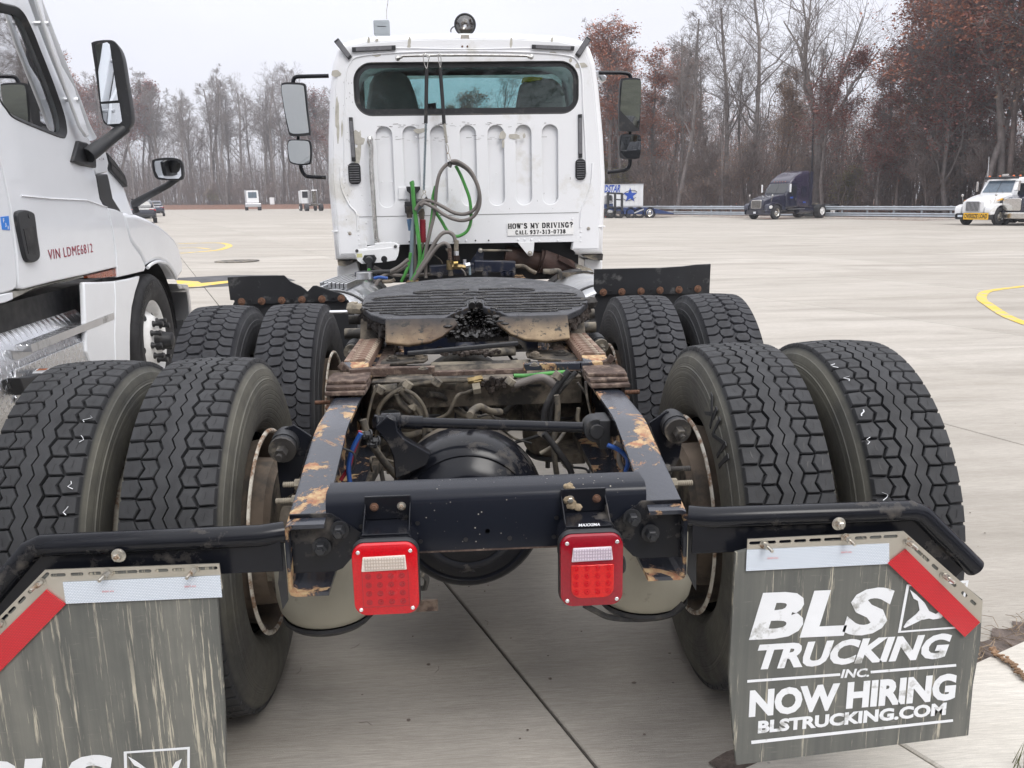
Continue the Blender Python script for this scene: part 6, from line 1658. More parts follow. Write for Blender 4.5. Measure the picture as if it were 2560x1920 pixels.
# fuel tanks and the step on the left
for sg, P in ((-1, (-0.647,3,0.83)), (1, (0.677,3,0.848))):
    x = sg * .80; z = .66 if sg < 0 else .66
    t_ = B().lathe((x, 3.05, z), (0, 1, 0), [(0, .05), (.0, .20), (.012, .27), (.03, .285), (1.45, .285), (1.47, .2)], 48).o('fuel_tank', m_alu, TR, smooth=40, label='dull aluminium fuel tank on the ' + ('left' if sg < 0 else 'right'))
    for yy in (3.25, 4.2): B().lathe((x, yy, z), (0, 1, 0), [(0, .287), (.0, .292), (.05, .292), (.05, .287)], 48).o('tank_strap', m_rubber, t_)
B().tube([(-0.64,3.6,0.984), V((-0.64,3.6,0.984)) + V((0, 0, .04))], .05, 18).o('filler_cap', m_alu, TR)
st_ = [(-0.886,3.4,0.97),(-0.76,3.4,1.015),(-0.692,3.4,1.014),(-0.686,3.4,0.993),(-0.796,3.4,0.937),(-0.813,3.4,0.947)]
b = B().bar((-0.858,3.3,0.959), (-0.794,3.9,0.964), .02, .03)
for k in range(7):
    a, c_ = V((-0.884,3.45,0.968)), V((-0.851,4.1,0.954)); o_ = V((.026 * k, -.012 * k, -.001 * k))
    b.bar(a + o_, c_ + o_, .018, .035)
b.o('tank_step', m_alu, TR, smooth=0, bevel=.003, kind=None)
H([(-0.781,4.3,0.953),(-0.733,4.3,0.96),(-0.668,4.3,0.962),(-0.635,4.3,0.966)], .02, m_navy, 'air_hose'); H([(-0.761,4,0.955),(-0.683,4,0.984),(-0.606,4,0.994),(-0.513,4,0.995)], .014, m_rubber)
H([(-0.533,3.6,0.964),(-0.476,3.6,0.966),(-0.454,3.6,0.976)], .012, m_dusty); H([(-0.593,3.7,0.978),(-0.556,3.7,0.984),(-0.505,3.7,0.976)], .01, m_blue, 'blue_air_line')

# ---- fender flaps ahead of the front drive tyres
m_flapblk = M('black_fender_rubber', (.014, .015, .018), .45, var=.3, bump=.15, bs=30, dirt=((.10, .10, .10), .12, 14))
fl = [V(p) for p in [(-1.211,2.62,1.094),(-1.097,2.62,1.098),(-0.931,2.62,1.097),(-0.925,2.62,1.092),(-0.902,2.62,1.066),(-0.876,2.62,1.052),(-0.849,2.62,1.04),(-0.819,2.62,1.013),(-0.791,2.62,1.041),(-0.773,2.62,1.042),(-0.751,2.62,1.033),(-0.697,2.62,1.014),(-0.657,2.62,1.001),(-0.64,2.62,0.992),(-0.627,2.62,0.975),(-0.623,2.62,0.961),(-0.882,2.62,0.958),(-1.041,2.62,0.955),(-1.154,2.62,0.954),(-1.189,2.62,0.957),(-1.187,2.62,0.977),(-1.207,2.62,0.979)]]
B().prism(fl, (0, .012, 0)).o('fender_flap', m_flapblk, TR, smooth=0, bevel=.002, label='notched black fender flap on the left')
B().prism([V(p) for p in [(-1.196,2.64,0.964),(-0.623,2.64,0.964),(-0.605,2.64,0.931),(-0.582,2.64,0.846),(-0.58,2.64,0.714),(-0.614,2.64,0.523),(-1.239,2.64,0.543),(-1.229,2.64,0.872)]], (0, .01, 0)).o('splash_guard', m_blackmatt, TR, smooth=0)
frr = [V(p) for p in [(0.643,2.62,1.093),(0.744,2.62,1.093),(0.894,2.62,1.093),(0.985,2.62,1.092),(1.106,2.62,1.097),(1.174,2.62,1.104),(1.252,2.62,1.106),(1.25,2.62,0.953),(1.11,2.62,0.954),(0.927,2.62,0.955),(0.663,2.62,0.96),(0.642,2.62,0.992)]]
B().prism(frr, (0, .012, 0)).o('fender_flap', m_flapblk, TR, smooth=0, bevel=.002, label='black fender flap on the right')
B().prism([V(p) for p in [(0.657,2.64,0.965),(1.25,2.64,0.957),(1.295,2.64,0.926),(1.338,2.64,-0.138),(0.623,2.64,-0.11),(0.618,2.64,0.784),(0.633,2.64,0.906)]], (0, .01, 0)).o('splash_guard', m_blackmatt, TR, smooth=0)
for p in [(-1.15,2.615,0.97),(-1.05,2.615,0.97),(-0.95,2.615,0.972),(-0.849,2.615,0.973),(-0.749,2.615,0.973),(-0.651,2.615,0.974)] + [(0.69,2.615,0.973),(0.787,2.615,0.973),(0.887,2.615,0.974),(0.987,2.615,0.976),(1.087,2.615,0.977),(1.186,2.615,0.979)]:
    B().lathe(p, (0, -1, 0), [(0, .019), (.002, .0185), (.003, .012)], 20, cap=True).tube([V(p) + V((0, -.003, 0)), V(p) + V((0, -.012, 0))], .007, 8).o('fender_bolt', m_rustbolt, TR)
for p in [(-1.108,2.615,0.974),(-0.899,2.615,0.975),(-0.692,2.615,0.976)] + [(0.729,2.615,0.976),(0.939,2.615,0.976),(1.148,2.615,0.981)]: B().box(p[0] - .008, p[0] + .008, 2.614, 2.6165, p[2] - .005, p[2] + .005).o('fender_slot', m_inkshade, TR)
for sg in (-1, 1): B().tube([(sg * .60, 2.3, .84), (sg * .43, 2.3, .84)], .026, 14).o('fender_support_tube', m_dark, TR)

# ================================================================ the white sleeper tractor parked at the left
LT = thing('tractor_truck', 'white tractor at the left with diamond plate step and red VIN lettering on its door', 'truck', ([-2.272, 4.602, 0.48][0], [-2.272, 4.602, 0.48][1], 0), radians(3.8), local=True)
def side(name, P, mat, par=None, th=-.05, x=None, bevel=.006, bs=2, **k):
    P = [V(p) for p in P]
    if x is not None: P = [V((x, p.y, p.z)) for p in P]
    return B().prism(P, (th, 0, 0)).o(name, mat, par or LT, smooth=30, bevel=bevel, bseg=bs, **k)
def side_plate(name, P, holes, mat, x=0, th=.05, bevel=.012, par=None):
    M_ = MX((x - th / 2, 0, 0), (0, 1, 0), (0, 0, 1), (1, 0, 0))
    return plate(name, [(p[1], p[2]) for p in P], [[(p[1], p[2]) for p in h] for h in holes], th - 2 * bevel, mat, par or LT, M_, bevel=bevel)
def sp2(P, n=6): return [tuple(v) for v in spline([V(p) for p in P], n, closed=True)]
win = sp2([(0,-2.139,2.397),(-0,-1.965,2.382),(0,-1.753,2.401),(-0,-1.648,2.342),(-0,-1.56,2.238),(0,-1.454,2.108),(-0,-1.355,1.96),(-0,-1.336,1.88),(-0,-1.355,1.839),(0,-1.413,1.822),(-0,-1.615,1.835),(-0,-1.968,1.869),(-0,-2.054,1.904),(-0,-2.106,1.94),(-0,-2.169,2.026),(0,-2.255,2.207)], 4)
door = [(-0,-2.391,2.483),(0,-1.779,2.659),(0,-1.624,2.47),(-0,-1.56,2.381),(-0,-1.426,2.221),(-0,-1.287,2.065),(0,-1.112,1.898),(-0,-0.974,1.828),(-0,-0.986,1.682)] + [(-0,-0.981,1.674),(0,-0.954,1.625),(0,-0.937,1.503),(-0,-0.895,1.469),(0,-0.818,1.444),(0,-0.776,1.29),(-0,-0.779,1.097)] + [(-0,-0.767,1.074),(-0,-1.304,1.073),(0,-1.799,1.075),(-0,-2.145,1.071),(-0,-2.178,1.08),(-0,-2.183,1.11),(-0,-2.155,1.23)] + [(-0,-2.15,1.457),(-0,-2.175,1.614),(0,-2.189,1.679),(-0,-2.277,1.871)]
side_plate('door', door, [win], m_clean, th=.06, bevel=.008)
glass = B().poly([(-.03, p[1], p[2]) for p in win]).o('door_window', m_windshield, LT, smooth=0)
def ringpoly(b, P, k, x0, x1):
    c = sum((V(p) for p in P), V()) / len(P)
    n = len(P)
    a = [V((x0, p[1], p[2])) for p in P]; i_ = [V((x1, c.y + (p[1] - c.y) * k, c.z + (p[2] - c.z) * k)) for p in P]
    b.add(a + i_, [(j, (j + 1) % n, (j + 1) % n + n, j + n) for j in range(n)])
b = B(); ringpoly(b, win, .90, .004, -.02); ringpoly(b, win, 1.03, .004, -.004); b.o('window_frame', m_blackmatt, LT, smooth=50)
sleeper = [(0, -6.5, .95), (0, -6.5, 3.6), (0, -2.6, 3.6)] + [(-0,-2.285,1.87),(0,-2.199,1.678),(-0,-2.186,1.613),(0,-2.164,1.457),(-0,-2.17,1.298)] + [(0,-2.175,1.231),(-0,-2.191,1.131),(-0,-2.211,1.084),(-0,-2.251,1.076),(-0,-2.331,1.074),(-0,-2.382,1.074)] + [(0, -4.0, 1.0)]
side('sleeper_side', sleeper, m_clean, th=-.06, bevel=.008)
side('sleeper_skirt', [(-.01, -6.5, .98), (-.01, -3.2, 1.0)] + [(0,-2.383,1.072),(0,-2.332,1.071),(-0,-2.252,1.07),(-0,-2.259,1.036),(-0,-2.345,1.03),(-0,-2.396,1.032)] + [(-.01, -6.5, .86)], m_clean, th=-.05, bevel=.005)
side('door_sill', [(-0.02,-2.206,1.068),(-0.02,-2.065,1.064),(-0.02,-1.634,1.065),(-0.02,-1.303,1.067),(-0.02,-1.28,1.055),(-0.02,-1.637,1.056),(-0.02,-1.968,1.054),(-0.02,-2.121,1.042),(-0.02,-2.212,1.034)], m_tape, th=-.05)
B().box(-2.35, -.06, -6.5, -1.75, 3.55, 3.6).box(-2.35, -.06, -6.5, -6.4, .9, 3.6).box(-2.35, -.06, -6.4, -.9, 1.12, 1.15).o('cab_roof_and_floor', m_seat, LT, smooth=0, kind='stuff')
side_plate('far_cab_side', door[:-3] + [(0, -2.4, 1.6), (0, -2.8, 3.4)], [win], m_seat, x=-2.3)
B().box(-2.2, -.1, -1.30, -.95, 1.2, 1.97).o('dashboard', m_blackmatt, LT, bevel=.05)
B().tube([V((-.62 + .21 * cos(a), -1.45 + .08 * sin(a), 1.88 + .19 * sin(a))) for a in [2 * pi * k / 24 for k in range(24)]], .016, 8, closed=True).o('steering_wheel', m_blackmatt, LT)
B().box(-1.0, -.35, -2.6, -2.35, 1.2, 2.2).o('seat', m_seat, LT, bevel=.08, bseg=3)
B().prism([V(p) for p in [(-0.3,-1.551,2.317),(-0.3,-1.055,2.409),(-0.3,-0.961,2.323),(-0.3,-1.582,2.217)]], (.001, 0, 0)).o('paper_sign', M('window_paper', (.35, .42, .40), .8), LT, smooth=0)
t_ = text('mirrored_number', '6677', .16, .05, m_seat, LT, Matrix.Identity(4))
_c = (-0.297,-1.056,2.336)
for v in t_.data.vertices: v.co = V((_c[0], _c[1] - v.co.x * .9, _c[2] + v.co.y * .8))
# windscreen pillar and deflector strip
B().tube([V(p) for p in [(-0.12,-1.267,2.593),(-0.12,-1.204,2.513),(-0.12,-1.114,2.405),(-0.12,-0.979,2.248),(-0.12,-0.832,2.084),(-0.12,-0.726,1.95),(-0.12,-0.63,1.878)]], .045, 12, flat=.6).o('windscreen_pillar', m_clean, LT)
B().prism([V(p) for p in [(0.06,-1.697,2.498),(0.06,-1.622,2.5),(0.06,-1.591,2.375),(0.06,-1.452,2.186),(0.06,-1.308,2.095),(0.06,-1.161,1.847),(0.06,-1.208,1.839),(0.06,-1.289,1.883),(0.06,-1.39,2.02),(0.06,-1.571,2.259)]], (-.02, 0, 0)).o('pillar_deflector', m_clean, LT, smooth=30, bevel=.008)
for q in [(0.02,-1.587,2.368),(0.02,-1.298,2.031)]: B().tube([V(q) + V((-.08, 0, 0)), V(q) + V((.05, 0, 0))], .012, 8).o('deflector_bracket', m_alu, LT)
B().tube([V(p) for p in [(-0.19,-1.28,2.59),(-0.19,-1.157,2.522),(-0.19,-1.048,2.417),(-0.19,-0.939,2.254),(-0.19,-0.834,2.084),(-0.19,-0.784,1.945),(-0.19,-0.76,1.869)]], .05, 10, flat=.8).o('inner_pillar_trim', m_blackmatt, LT)
# cowl, hood, fender
side('cowl_panel', [(-0,-0.806,1.443),(-0,-0.674,1.433),(0,-0.534,1.415),(0,-0.5,1.337),(0,-0.451,1.23),(0,-0.404,1.196),(-0,-0.257,1.117),(0,-0.189,1.053)] + [(-0,-0.165,1.026),(0,-0.218,1.005),(0,-0.338,1.006),(0,-0.773,1.011),(-0,-0.77,1.074),(-0,-0.753,1.144)] + [(-0,-0.763,1.289)], m_clean, th=-.06, bevel=.006)
side('hood_side', [(-0.28,-0.072,1.816),(-0.28,0.025,1.842),(-0.28,0.152,1.839),(-0.28,0.313,1.72),(-0.28,0.486,1.6),(-0.28,0.561,1.496),(-0.28,0.649,1.394),(-0.28,0.783,1.337),(-0.28,0.037,1.331),(-0.28,-0.113,1.452),(-0.28,-0.081,1.674)], m_clean, th=-1.7, bevel=.03, bs=3)
side('cowl_cover', [(-0.06,-0.867,1.815),(-0.06,-0.711,1.802),(-0.06,-0.54,1.802),(-0.06,-0.508,1.726),(-0.06,-0.559,1.666),(-0.06,-0.766,1.645),(-0.06,-0.805,1.69)], m_clean, th=-.2, bevel=.01)
side('cowl_gap', [(-0.05,-0.794,1.645),(-0.05,-0.587,1.657),(-0.05,-0.569,1.614),(-0.05,-0.541,1.505),(-0.05,-0.398,1.416),(-0.05,-0.646,1.445),(-0.05,-0.747,1.478),(-0.05,-0.789,1.515)], m_blackmatt, th=-.1)
vent = side('hood_vent', [(-0.262,0.13,1.833),(-0.262,0.214,1.796),(-0.262,0.365,1.728),(-0.262,0.501,1.65),(-0.262,0.512,1.595),(-0.262,0.438,1.594),(-0.262,0.333,1.639),(-0.262,0.145,1.708)], m_blackmatt, th=-.02)
for P in ([(-0.255,0.126,1.819),(-0.255,0.243,1.779),(-0.255,0.447,1.68),(-0.255,0.467,1.649),(-0.255,0.282,1.725),(-0.255,0.132,1.774)], [(-0.255,0.169,1.757),(-0.255,0.262,1.724),(-0.255,0.475,1.643),(-0.255,0.471,1.604),(-0.255,0.351,1.64),(-0.255,0.163,1.715)]):
    B().prism([V(p) for p in P], (-.004, 0, 0)).o('vent_opening', m_inkshade, vent, smooth=0)
side('front_fender', [(-0,-0.519,1.413),(-0,-0.232,1.399),(-0,0.002,1.368),(0,0.273,1.318),(0,0.492,1.259),(-0,0.675,1.198),(0,0.784,1.131),(-0,0.838,1.044)] + [(-0,0.867,0.973),(0,0.828,0.905),(0,0.651,0.867),(-0,0.621,0.894),(-0,0.546,0.938),(-0,0.395,1.01),(-0,0.216,1.047),(0,0.08,1.052),(0,-0.056,1.042),(-0,-0.143,1.028)] + [(-0,-0.174,1.055),(-0,-0.246,1.12),(0,-0.393,1.198),(-0,-0.441,1.232),(-0,-0.491,1.336)], m_clean, th=-.30, bevel=.035, bs=4)
arc_ = [(0.006,0.579,0.882),(0.006,0.509,0.938),(0.006,0.371,1.009),(0.006,0.192,1.043),(0.006,0.056,1.049),(0.006,-0.068,1.04),(0.006,-0.149,1.024)]
B().tube(spline([V(p) for p in arc_], 6), .012, 8).o('wheel_arch_lip', m_clean, LT)
side('chassis_fairing', [(-0,-1.358,1.034),(-0,-1.11,1.012),(-0,-0.849,0.993),(-0,-0.575,0.984),(0,-0.316,0.982),(-0,-0.362,0.943),(-0,-0.462,0.882),(-0,-0.572,0.789),(0,-0.643,0.683),(-0,-0.688,0.574),(0,-0.76,0.355),(-0,-1.008,0.182),(-0,-1.305,0.415),(0,-1.451,0.649),(-0,-1.401,0.851)], m_clean, th=-.03, bevel=.010, bs=3)
side('fairing_rib', [(0.004,-0.859,0.993),(0.004,-0.821,0.991),(0.004,-0.829,0.876),(0.004,-0.913,0.666),(0.004,-0.999,0.404),(0.004,-1.038,0.412),(0.004,-0.968,0.674),(0.004,-0.877,0.881)], m_clean, th=-.01, bevel=.003)
side('marker_lamp', [(-0.012,-0.71,1.068),(-0.012,-0.753,1.014),(-0.012,-1.022,1.029),(-0.012,-1.25,1.047),(-0.012,-1.273,1.063),(-0.012,-1.01,1.063)], m_amber, th=-.03, bevel=.004)
B().lathe((-.5, 0, .48), (1, 0, 0), [(0, .55), (0, .60), (.47, .60)], 32, a0=0, a1=pi, uref=(0, 1, 0)).o('wheel_arch_liner', m_inkshade, LT)
B().box(-1.2, -.34, -.75, .70, .30, 1.0).o('wheel_well', m_inkshade, LT, smooth=0)
B().box(-1.5, -.12, -4.5, -.7, .35, 1.0).o('frame_shadow_box', m_inkshade, LT, smooth=0)
side('splash_guard', [(-0.05,0.913,0.769),(-0.05,1.043,0.764),(-0.05,1.159,0.715),(-0.05,1.165,0.578),(-0.05,1.138,0.437),(-0.05,0.948,0.382),(-0.05,0.795,0.296),(-0.05,0.662,0.318),(-0.05,0.892,0.465),(-0.05,0.949,0.604)], m_blackmatt, th=-.5)
side('bumper_end', [(0,0.627,0.842),(-0,0.745,0.826),(0,0.966,0.799),(-0,1.004,0.67),(0,0.99,0.523),(0,0.946,0.44),(-0,0.894,0.44),(-0,0.932,0.605),(-0,0.917,0.753),(-0,0.868,0.776),(0,0.702,0.789)], m_alu, th=-.3, bevel=.01)
# front wheel
wt = B().lathe((-.15, 0, .48), (1, 0, 0), [(-.12, .30), (-.14, .38), (-.13, .46), (-.10, .49), (0, .497), (.10, .49), (.118, .478), (.128, .46), (.14, .42), (.141, .39), (.134, .35), (.125, .33), (.12, .305), (.10, .288)], 72).o('tyre', m_tyre_bg, LT, smooth=50)
for k in range(0, 3):
    B().tube([V((-.008 - .002 * k, (.455 - .03 * k) * cos(a), .48 + (.455 - .03 * k) * sin(a))) for a in [2 * pi * i / 60 for i in range(60)]], .0016, 5, closed=True).o('sidewall_ring', m_rubber, wt)
wm = text('sidewall_letters', 'BRIDGESTONE', .42, .045, m_rubber, LT, Matrix.Identity(4), bold=.02, th=.002)
for v in wm.data.vertices:
    a = radians(118) + (0.21 - v.co.x) / .40; r = .392 + v.co.y
    v.co = V((-.0085 + v.co.z, -r * cos(a) * -1, .48 + r * sin(a)))
rim = B().lathe((-.045, 0, .48), (1, 0, 0), [(-.02, .30), (.0, .303), (.006, .298), (0, .285), (-.03, .272), (-.075, .262), (-.085, .25), (-.07, .235), (-.03, .205), (.005, .18), (.018, .165), (.02, .10), (.018, .02)], 72).o('rim', m_wheelwhite, LT, smooth=50)
for k in range(5):
    a = radians(36 + 72 * k + 12)
    c_ = V((-.045 - .036, .212 * cos(a), .48 + .212 * sin(a))); ax = V((.8, .55 * cos(a), .55 * sin(a))).normalized()
    B().lathe(c_ + ax * .008, ax, [(0, .033), (.002, .031), (.001, .001)], 18).o('hand_hole', m_inkshade, rim)
for k in range(10):
    a = 2 * pi * k / 10 + .1
    p = V((-.028, .143 * cos(a), .48 + .143 * sin(a)))
    B().tube([p, p + V((.012, 0, 0)), p + V((.02, 0, 0)), p + V((.052, 0, 0)), p + V((.062, 0, 0)), p + V((.075, 0, 0))], [.024, .023, .015, .017, .022, .018], 12).o('wheel_nut', m_blackmatt, rim, smooth=50)
B().tube([(-.03, 0, .48), (.02, 0, .48), (.055, 0, .48), (.085, 0, .48), (.095, 0, .48)], [.075, .068, .058, .056, .035], 20).o('hub', m_blackmatt, rim, smooth=40)
# tread plate covered tank, step and smooth tank
B().lathe((-.35, -2.72, .63), (0, 1, 0), [(0, .02), (.0, .32), (.01, .33), (1.50, .33), (1.52, .30), (1.52, .02)], 56).o('tread_plate_cover', m_tread, LT, smooth=40)
B().lathe((-.36, -6.0, .63), (0, 1, 0), [(0, .3), (3.20, .36), (3.24, .35), (3.26, .32), (3.27, .05)], 56).o('fuel_tank', m_alu, LT, smooth=40)
side('tread_skirt', [(-0.012,-2.312,0.714),(-0.012,-1.866,0.713),(-0.012,-1.312,0.707),(-0.012,-1.249,0.723),(-0.012,-1.198,0.658),(-0.012,-1.212,0.555),(-0.012,-1.257,0.406),(-0.012,-2.344,0.558)], m_tread, th=-.01, bevel=.002)
sy0, sy1 = -2.15, -.935
stp = B().box(-.235, 0, sy0, sy1, .801, .806).o('step', m_tread, LT, smooth=0)
B().box(-.002, .002, sy0, sy1, .765, .8055).box(-.237, -.002, sy0, sy0 + .004, .77, .801).box(-.237, -.233, sy0, sy1, .775, .801).o('step_edge', m_alu, stp, smooth=0, kind='stuff')
B().prism([V(p) for p in [(-0.05,-1.246,0.74),(-0.05,-1.053,0.743),(-0.05,-0.916,0.732),(-0.05,-0.944,0.722),(-0.05,-1.066,0.708),(-0.05,-1.173,0.7)]], (-.03, 0, 0)).o('step_bracket', m_alu, stp, smooth=0, bevel=.003)
B().prism([V(p) for p in [(-0.04,-2.263,0.799),(-0.04,-2.037,0.755),(-0.04,-2.057,0.726),(-0.04,-2.188,0.716),(-0.04,-2.258,0.758)]], (-.03, 0, 0)).o('step_bracket', m_alu, stp, smooth=0, bevel=.003)
side('battery_box_edge', [(0.03,-2.38,0.688),(0.03,-2.288,0.672),(0.03,-2.165,0.657),(0.03,-2.056,0.67),(0.03,-1.953,0.652),(0.03,-2.124,0.592),(0.03,-2.34,0.597)], m_blackmatt, th=-.2)
B().prism([V(p) for p in [(0.036,-2.198,0.693),(0.036,-2.018,0.663),(0.036,-2.119,0.656),(0.036,-2.258,0.683)]], (-.002, 0, 0)).o('warning_sticker', m_whiteink, LT, smooth=0)
B().prism([V(p) for p in [(0.038,-2.179,0.69),(0.038,-2.077,0.672),(0.038,-2.109,0.671),(0.038,-2.215,0.688)]], (-.002, 0, 0)).o('warning_stripe', M('orange_print', (.5, .15, .05), .5), LT, smooth=0)
# door furniture and print
hd = side('door_handle', sp2([(0.02,-2.138,1.417),(0.02,-2.098,1.438),(0.02,-2.031,1.441),(0.02,-1.961,1.429),(0.02,-1.943,1.406),(0.02,-1.945,1.309),(0.02,-1.942,1.232),(0.02,-1.964,1.203),(0.02,-2.024,1.191),(0.02,-2.081,1.199),(0.02,-2.111,1.225),(0.02,-2.129,1.316)], 3), m_blackmatt, th=-.03, bevel=.006)
side('handle_recess', [(0.022,-2.098,1.353),(0.022,-1.992,1.363),(0.022,-1.975,1.356),(0.022,-1.97,1.246),(0.022,-1.997,1.227),(0.022,-2.083,1.236)], m_inkshade, hd, th=-.01, bevel=0)
B().lathe((0.02,-2.015,1.415), (1, 0, 0), [(0, .014), (.003, .013), (.003, .001)], 16).o('door_lock', m_rubber, hd)
va = [(0.002,-1.804,1.188),(0.001,-1.154,1.191),(0.002,-1.827,1.234)]
vx = V(va[1]) - V(va[0])
text('vin_lettering', 'VIN LDME6812', vx.length * .985, .052, M('dark_red_print', (.32, .02, .05), .5), LT, MX(va[0], vx.normalized(), (0, 0, 1), (1, 0, 0)), bold=.0, sp=1.15)
B().prism([V(p) for p in [(0.002,-2.271,1.413),(0.002,-2.19,1.416),(0.002,-2.197,1.351),(0.002,-2.273,1.356)]], (-.002, 0, 0)).o('blue_sticker', M('blue_print', (.02, .22, .75), .4), LT, smooth=0)
for ch, q in (('F', (0.002,-2.253,1.388)), ('J', (0.002,-2.24,1.367)), ('A', (0.002,-2.218,1.355))):
    text('sticker_letter', ch, .012, .018, m_whiteink, LT, MX(q, (0, 1, 0), (0, 0, 1), (1, 0, 0)), bold=.03, th=.0004)
B().tube([V(p) for p in [(0,-2.027,1.508),(0,-1.703,1.497),(0,-1.16,1.489),(0,-0.833,1.448)]], .007, 8, flat=.5).o('door_crease', m_clean, LT)
text('model_badge', 'CASCADIA', .10, .016, m_screw, LT, MX((-0.055,-0.702,1.741), (0, 1, 0), (0, -.25, .97), (1, 0, 0)), bold=.02)
# mirrors
def shell(nm, P, mat, back=.12, lp=None):
    pts = sp2(P, 4); c = sum((V(p) for p in pts), V()) / len(pts)
    pts = [V(p) for p in pts]
    return B().loft([[c + (p - c) * .72 + V((0, back, 0)) for p in pts], [c + (p - c) * .95 + V((0, back * .6, 0)) for p in pts], pts, [c + (p - c) * .985 + V((0, -.012, 0)) for p in pts]]).o(nm, mat, LT, smooth=60)
ms = shell('side_mirror', [(0.072,-0.98,2.359),(0.081,-0.98,2.386),(0.159,-0.98,2.397),(0.205,-0.98,2.384),(0.233,-0.98,2.321),(0.242,-0.98,2.188),(0.25,-0.98,1.961),(0.224,-0.98,1.899),(0.189,-0.98,1.886),(0.13,-0.98,1.913),(0.093,-0.98,1.928),(0.081,-0.98,1.979),(0.078,-0.98,2.067),(0.076,-0.98,2.231)], m_blackmatt)
for P in ([(0.096,-0.998,2.365),(0.163,-0.998,2.38),(0.176,-0.998,2.369),(0.182,-0.998,2.203),(0.188,-0.998,2.06),(0.091,-0.998,2.052),(0.096,-0.998,2.228)], [(0.091,-0.998,2.039),(0.193,-0.998,2.045),(0.197,-0.998,1.942),(0.182,-0.998,1.929),(0.111,-0.998,1.925),(0.095,-0.998,1.951)]):
    B().prism([V(p) for p in P], (0, -.003, 0)).o('mirror_glass', m_mirror, ms, smooth=0)
side('mirror_base', [(0.02,-1.221,1.818),(0.02,-1.099,1.817),(0.02,-0.958,1.782),(0.02,-0.989,1.677),(0.02,-1.195,1.682),(0.02,-1.348,1.697)], m_blackmatt, th=-.03, bevel=.008)
B().tube([(0.03,-1.155,1.74), (0.067,-1.1,1.778), (0.117,-1.02,1.835), (0.191,-0.95,1.911)], [.055, .05, .042, .045], 14, flat=.8).o('mirror_arm', m_blackmatt, LT, smooth=80)
ms2 = shell('fender_mirror', [(0.14,-0.2,1.763),(0.234,-0.2,1.775),(0.305,-0.2,1.764),(0.328,-0.2,1.735),(0.327,-0.2,1.652),(0.306,-0.2,1.621),(0.219,-0.2,1.624),(0.147,-0.2,1.633),(0.127,-0.2,1.686),(0.127,-0.2,1.737)], m_blackmatt, .08)
B().prism([V(p) for p in [(0.152,-0.216,1.752),(0.236,-0.216,1.758),(0.297,-0.216,1.751),(0.317,-0.216,1.729),(0.314,-0.216,1.651),(0.296,-0.216,1.633),(0.223,-0.216,1.632),(0.163,-0.216,1.643),(0.147,-0.216,1.685),(0.141,-0.216,1.726)]], (0, -.003, 0)).o('mirror_glass', m_mirror, ms2, smooth=0)
B().tube([V(p) for p in ((-0.107,0.1,1.47), (0.029,0,1.527), (0.19,-0.1,1.593), (0.292,-0.15,1.654))], [.03, .024, .022, .024], 12).o('mirror_arm', m_blackmatt, LT, smooth=80)
B().tube([V(p) for p in [(-0.109,0.12,1.503),(-0.112,0.12,1.448),(-0.104,0.12,1.403)]], .022, 10).o('arm_base', m_blackmatt, LT)

# lettering on the front tyre shells uses its own coordinates; nothing else hangs on this truck

# ================================================================ vehicles standing across the lot
def section(y, hw, z0, z1, r=.08, top=1., n=4):
    "rounded rectangle cross-section; top narrows the upper side"
    pts = rrect(-hw, hw, z0, z1, r, n)
    return [V((x * (1 - (1 - top) * (z - z0) / max(z1 - z0, .01)), y, z)) for x, z in pts]
def wheel(par, x, y, R, w, sg, matr=None, holes=True, tmat=None, dual=False):
    "wheel on the side sg, outer face at x"
    t = B().lathe((x, y, R), (-sg, 0, 0), [(.03, R * .56), (.0, R * .62), (-.0, R * .85), (.02, R * .96), (.05, R), (w - .05, R), (w - .02, R * .96), (w, R * .8), (w, R * .5)], 28).o('tyre', tmat or m_tyre_bg, par, smooth=40)
    d = .12 if dual else .0
    r_ = B().lathe((x, y, R), (-sg, 0, 0), [(.0, R * .57), (.01, R * .53), (.05 + d, R * .48), (.05 + d, R * .34), (.02 + d, R * .26), (.01 + d, R * .2), (-.03 + d * .6, R * .16), (-.035 + d * .6, .01)], 24).o('rim', matr or m_chrome, par, smooth=40)
    if holes:
        for k in range(6):
            a = pi * k / 3
            B().lathe((x - sg * (.046 + d), y + cos(a) * R * .41, R + sin(a) * R * .41), (sg, 0, 0), [(0, R * .055), (.003, R * .05), (.003, .001)], 8).o('hand_hole', m_inkshade, r_)
    return t
def at(q, z=None): return (q[0], q[1], gz(q[0], q[1]))

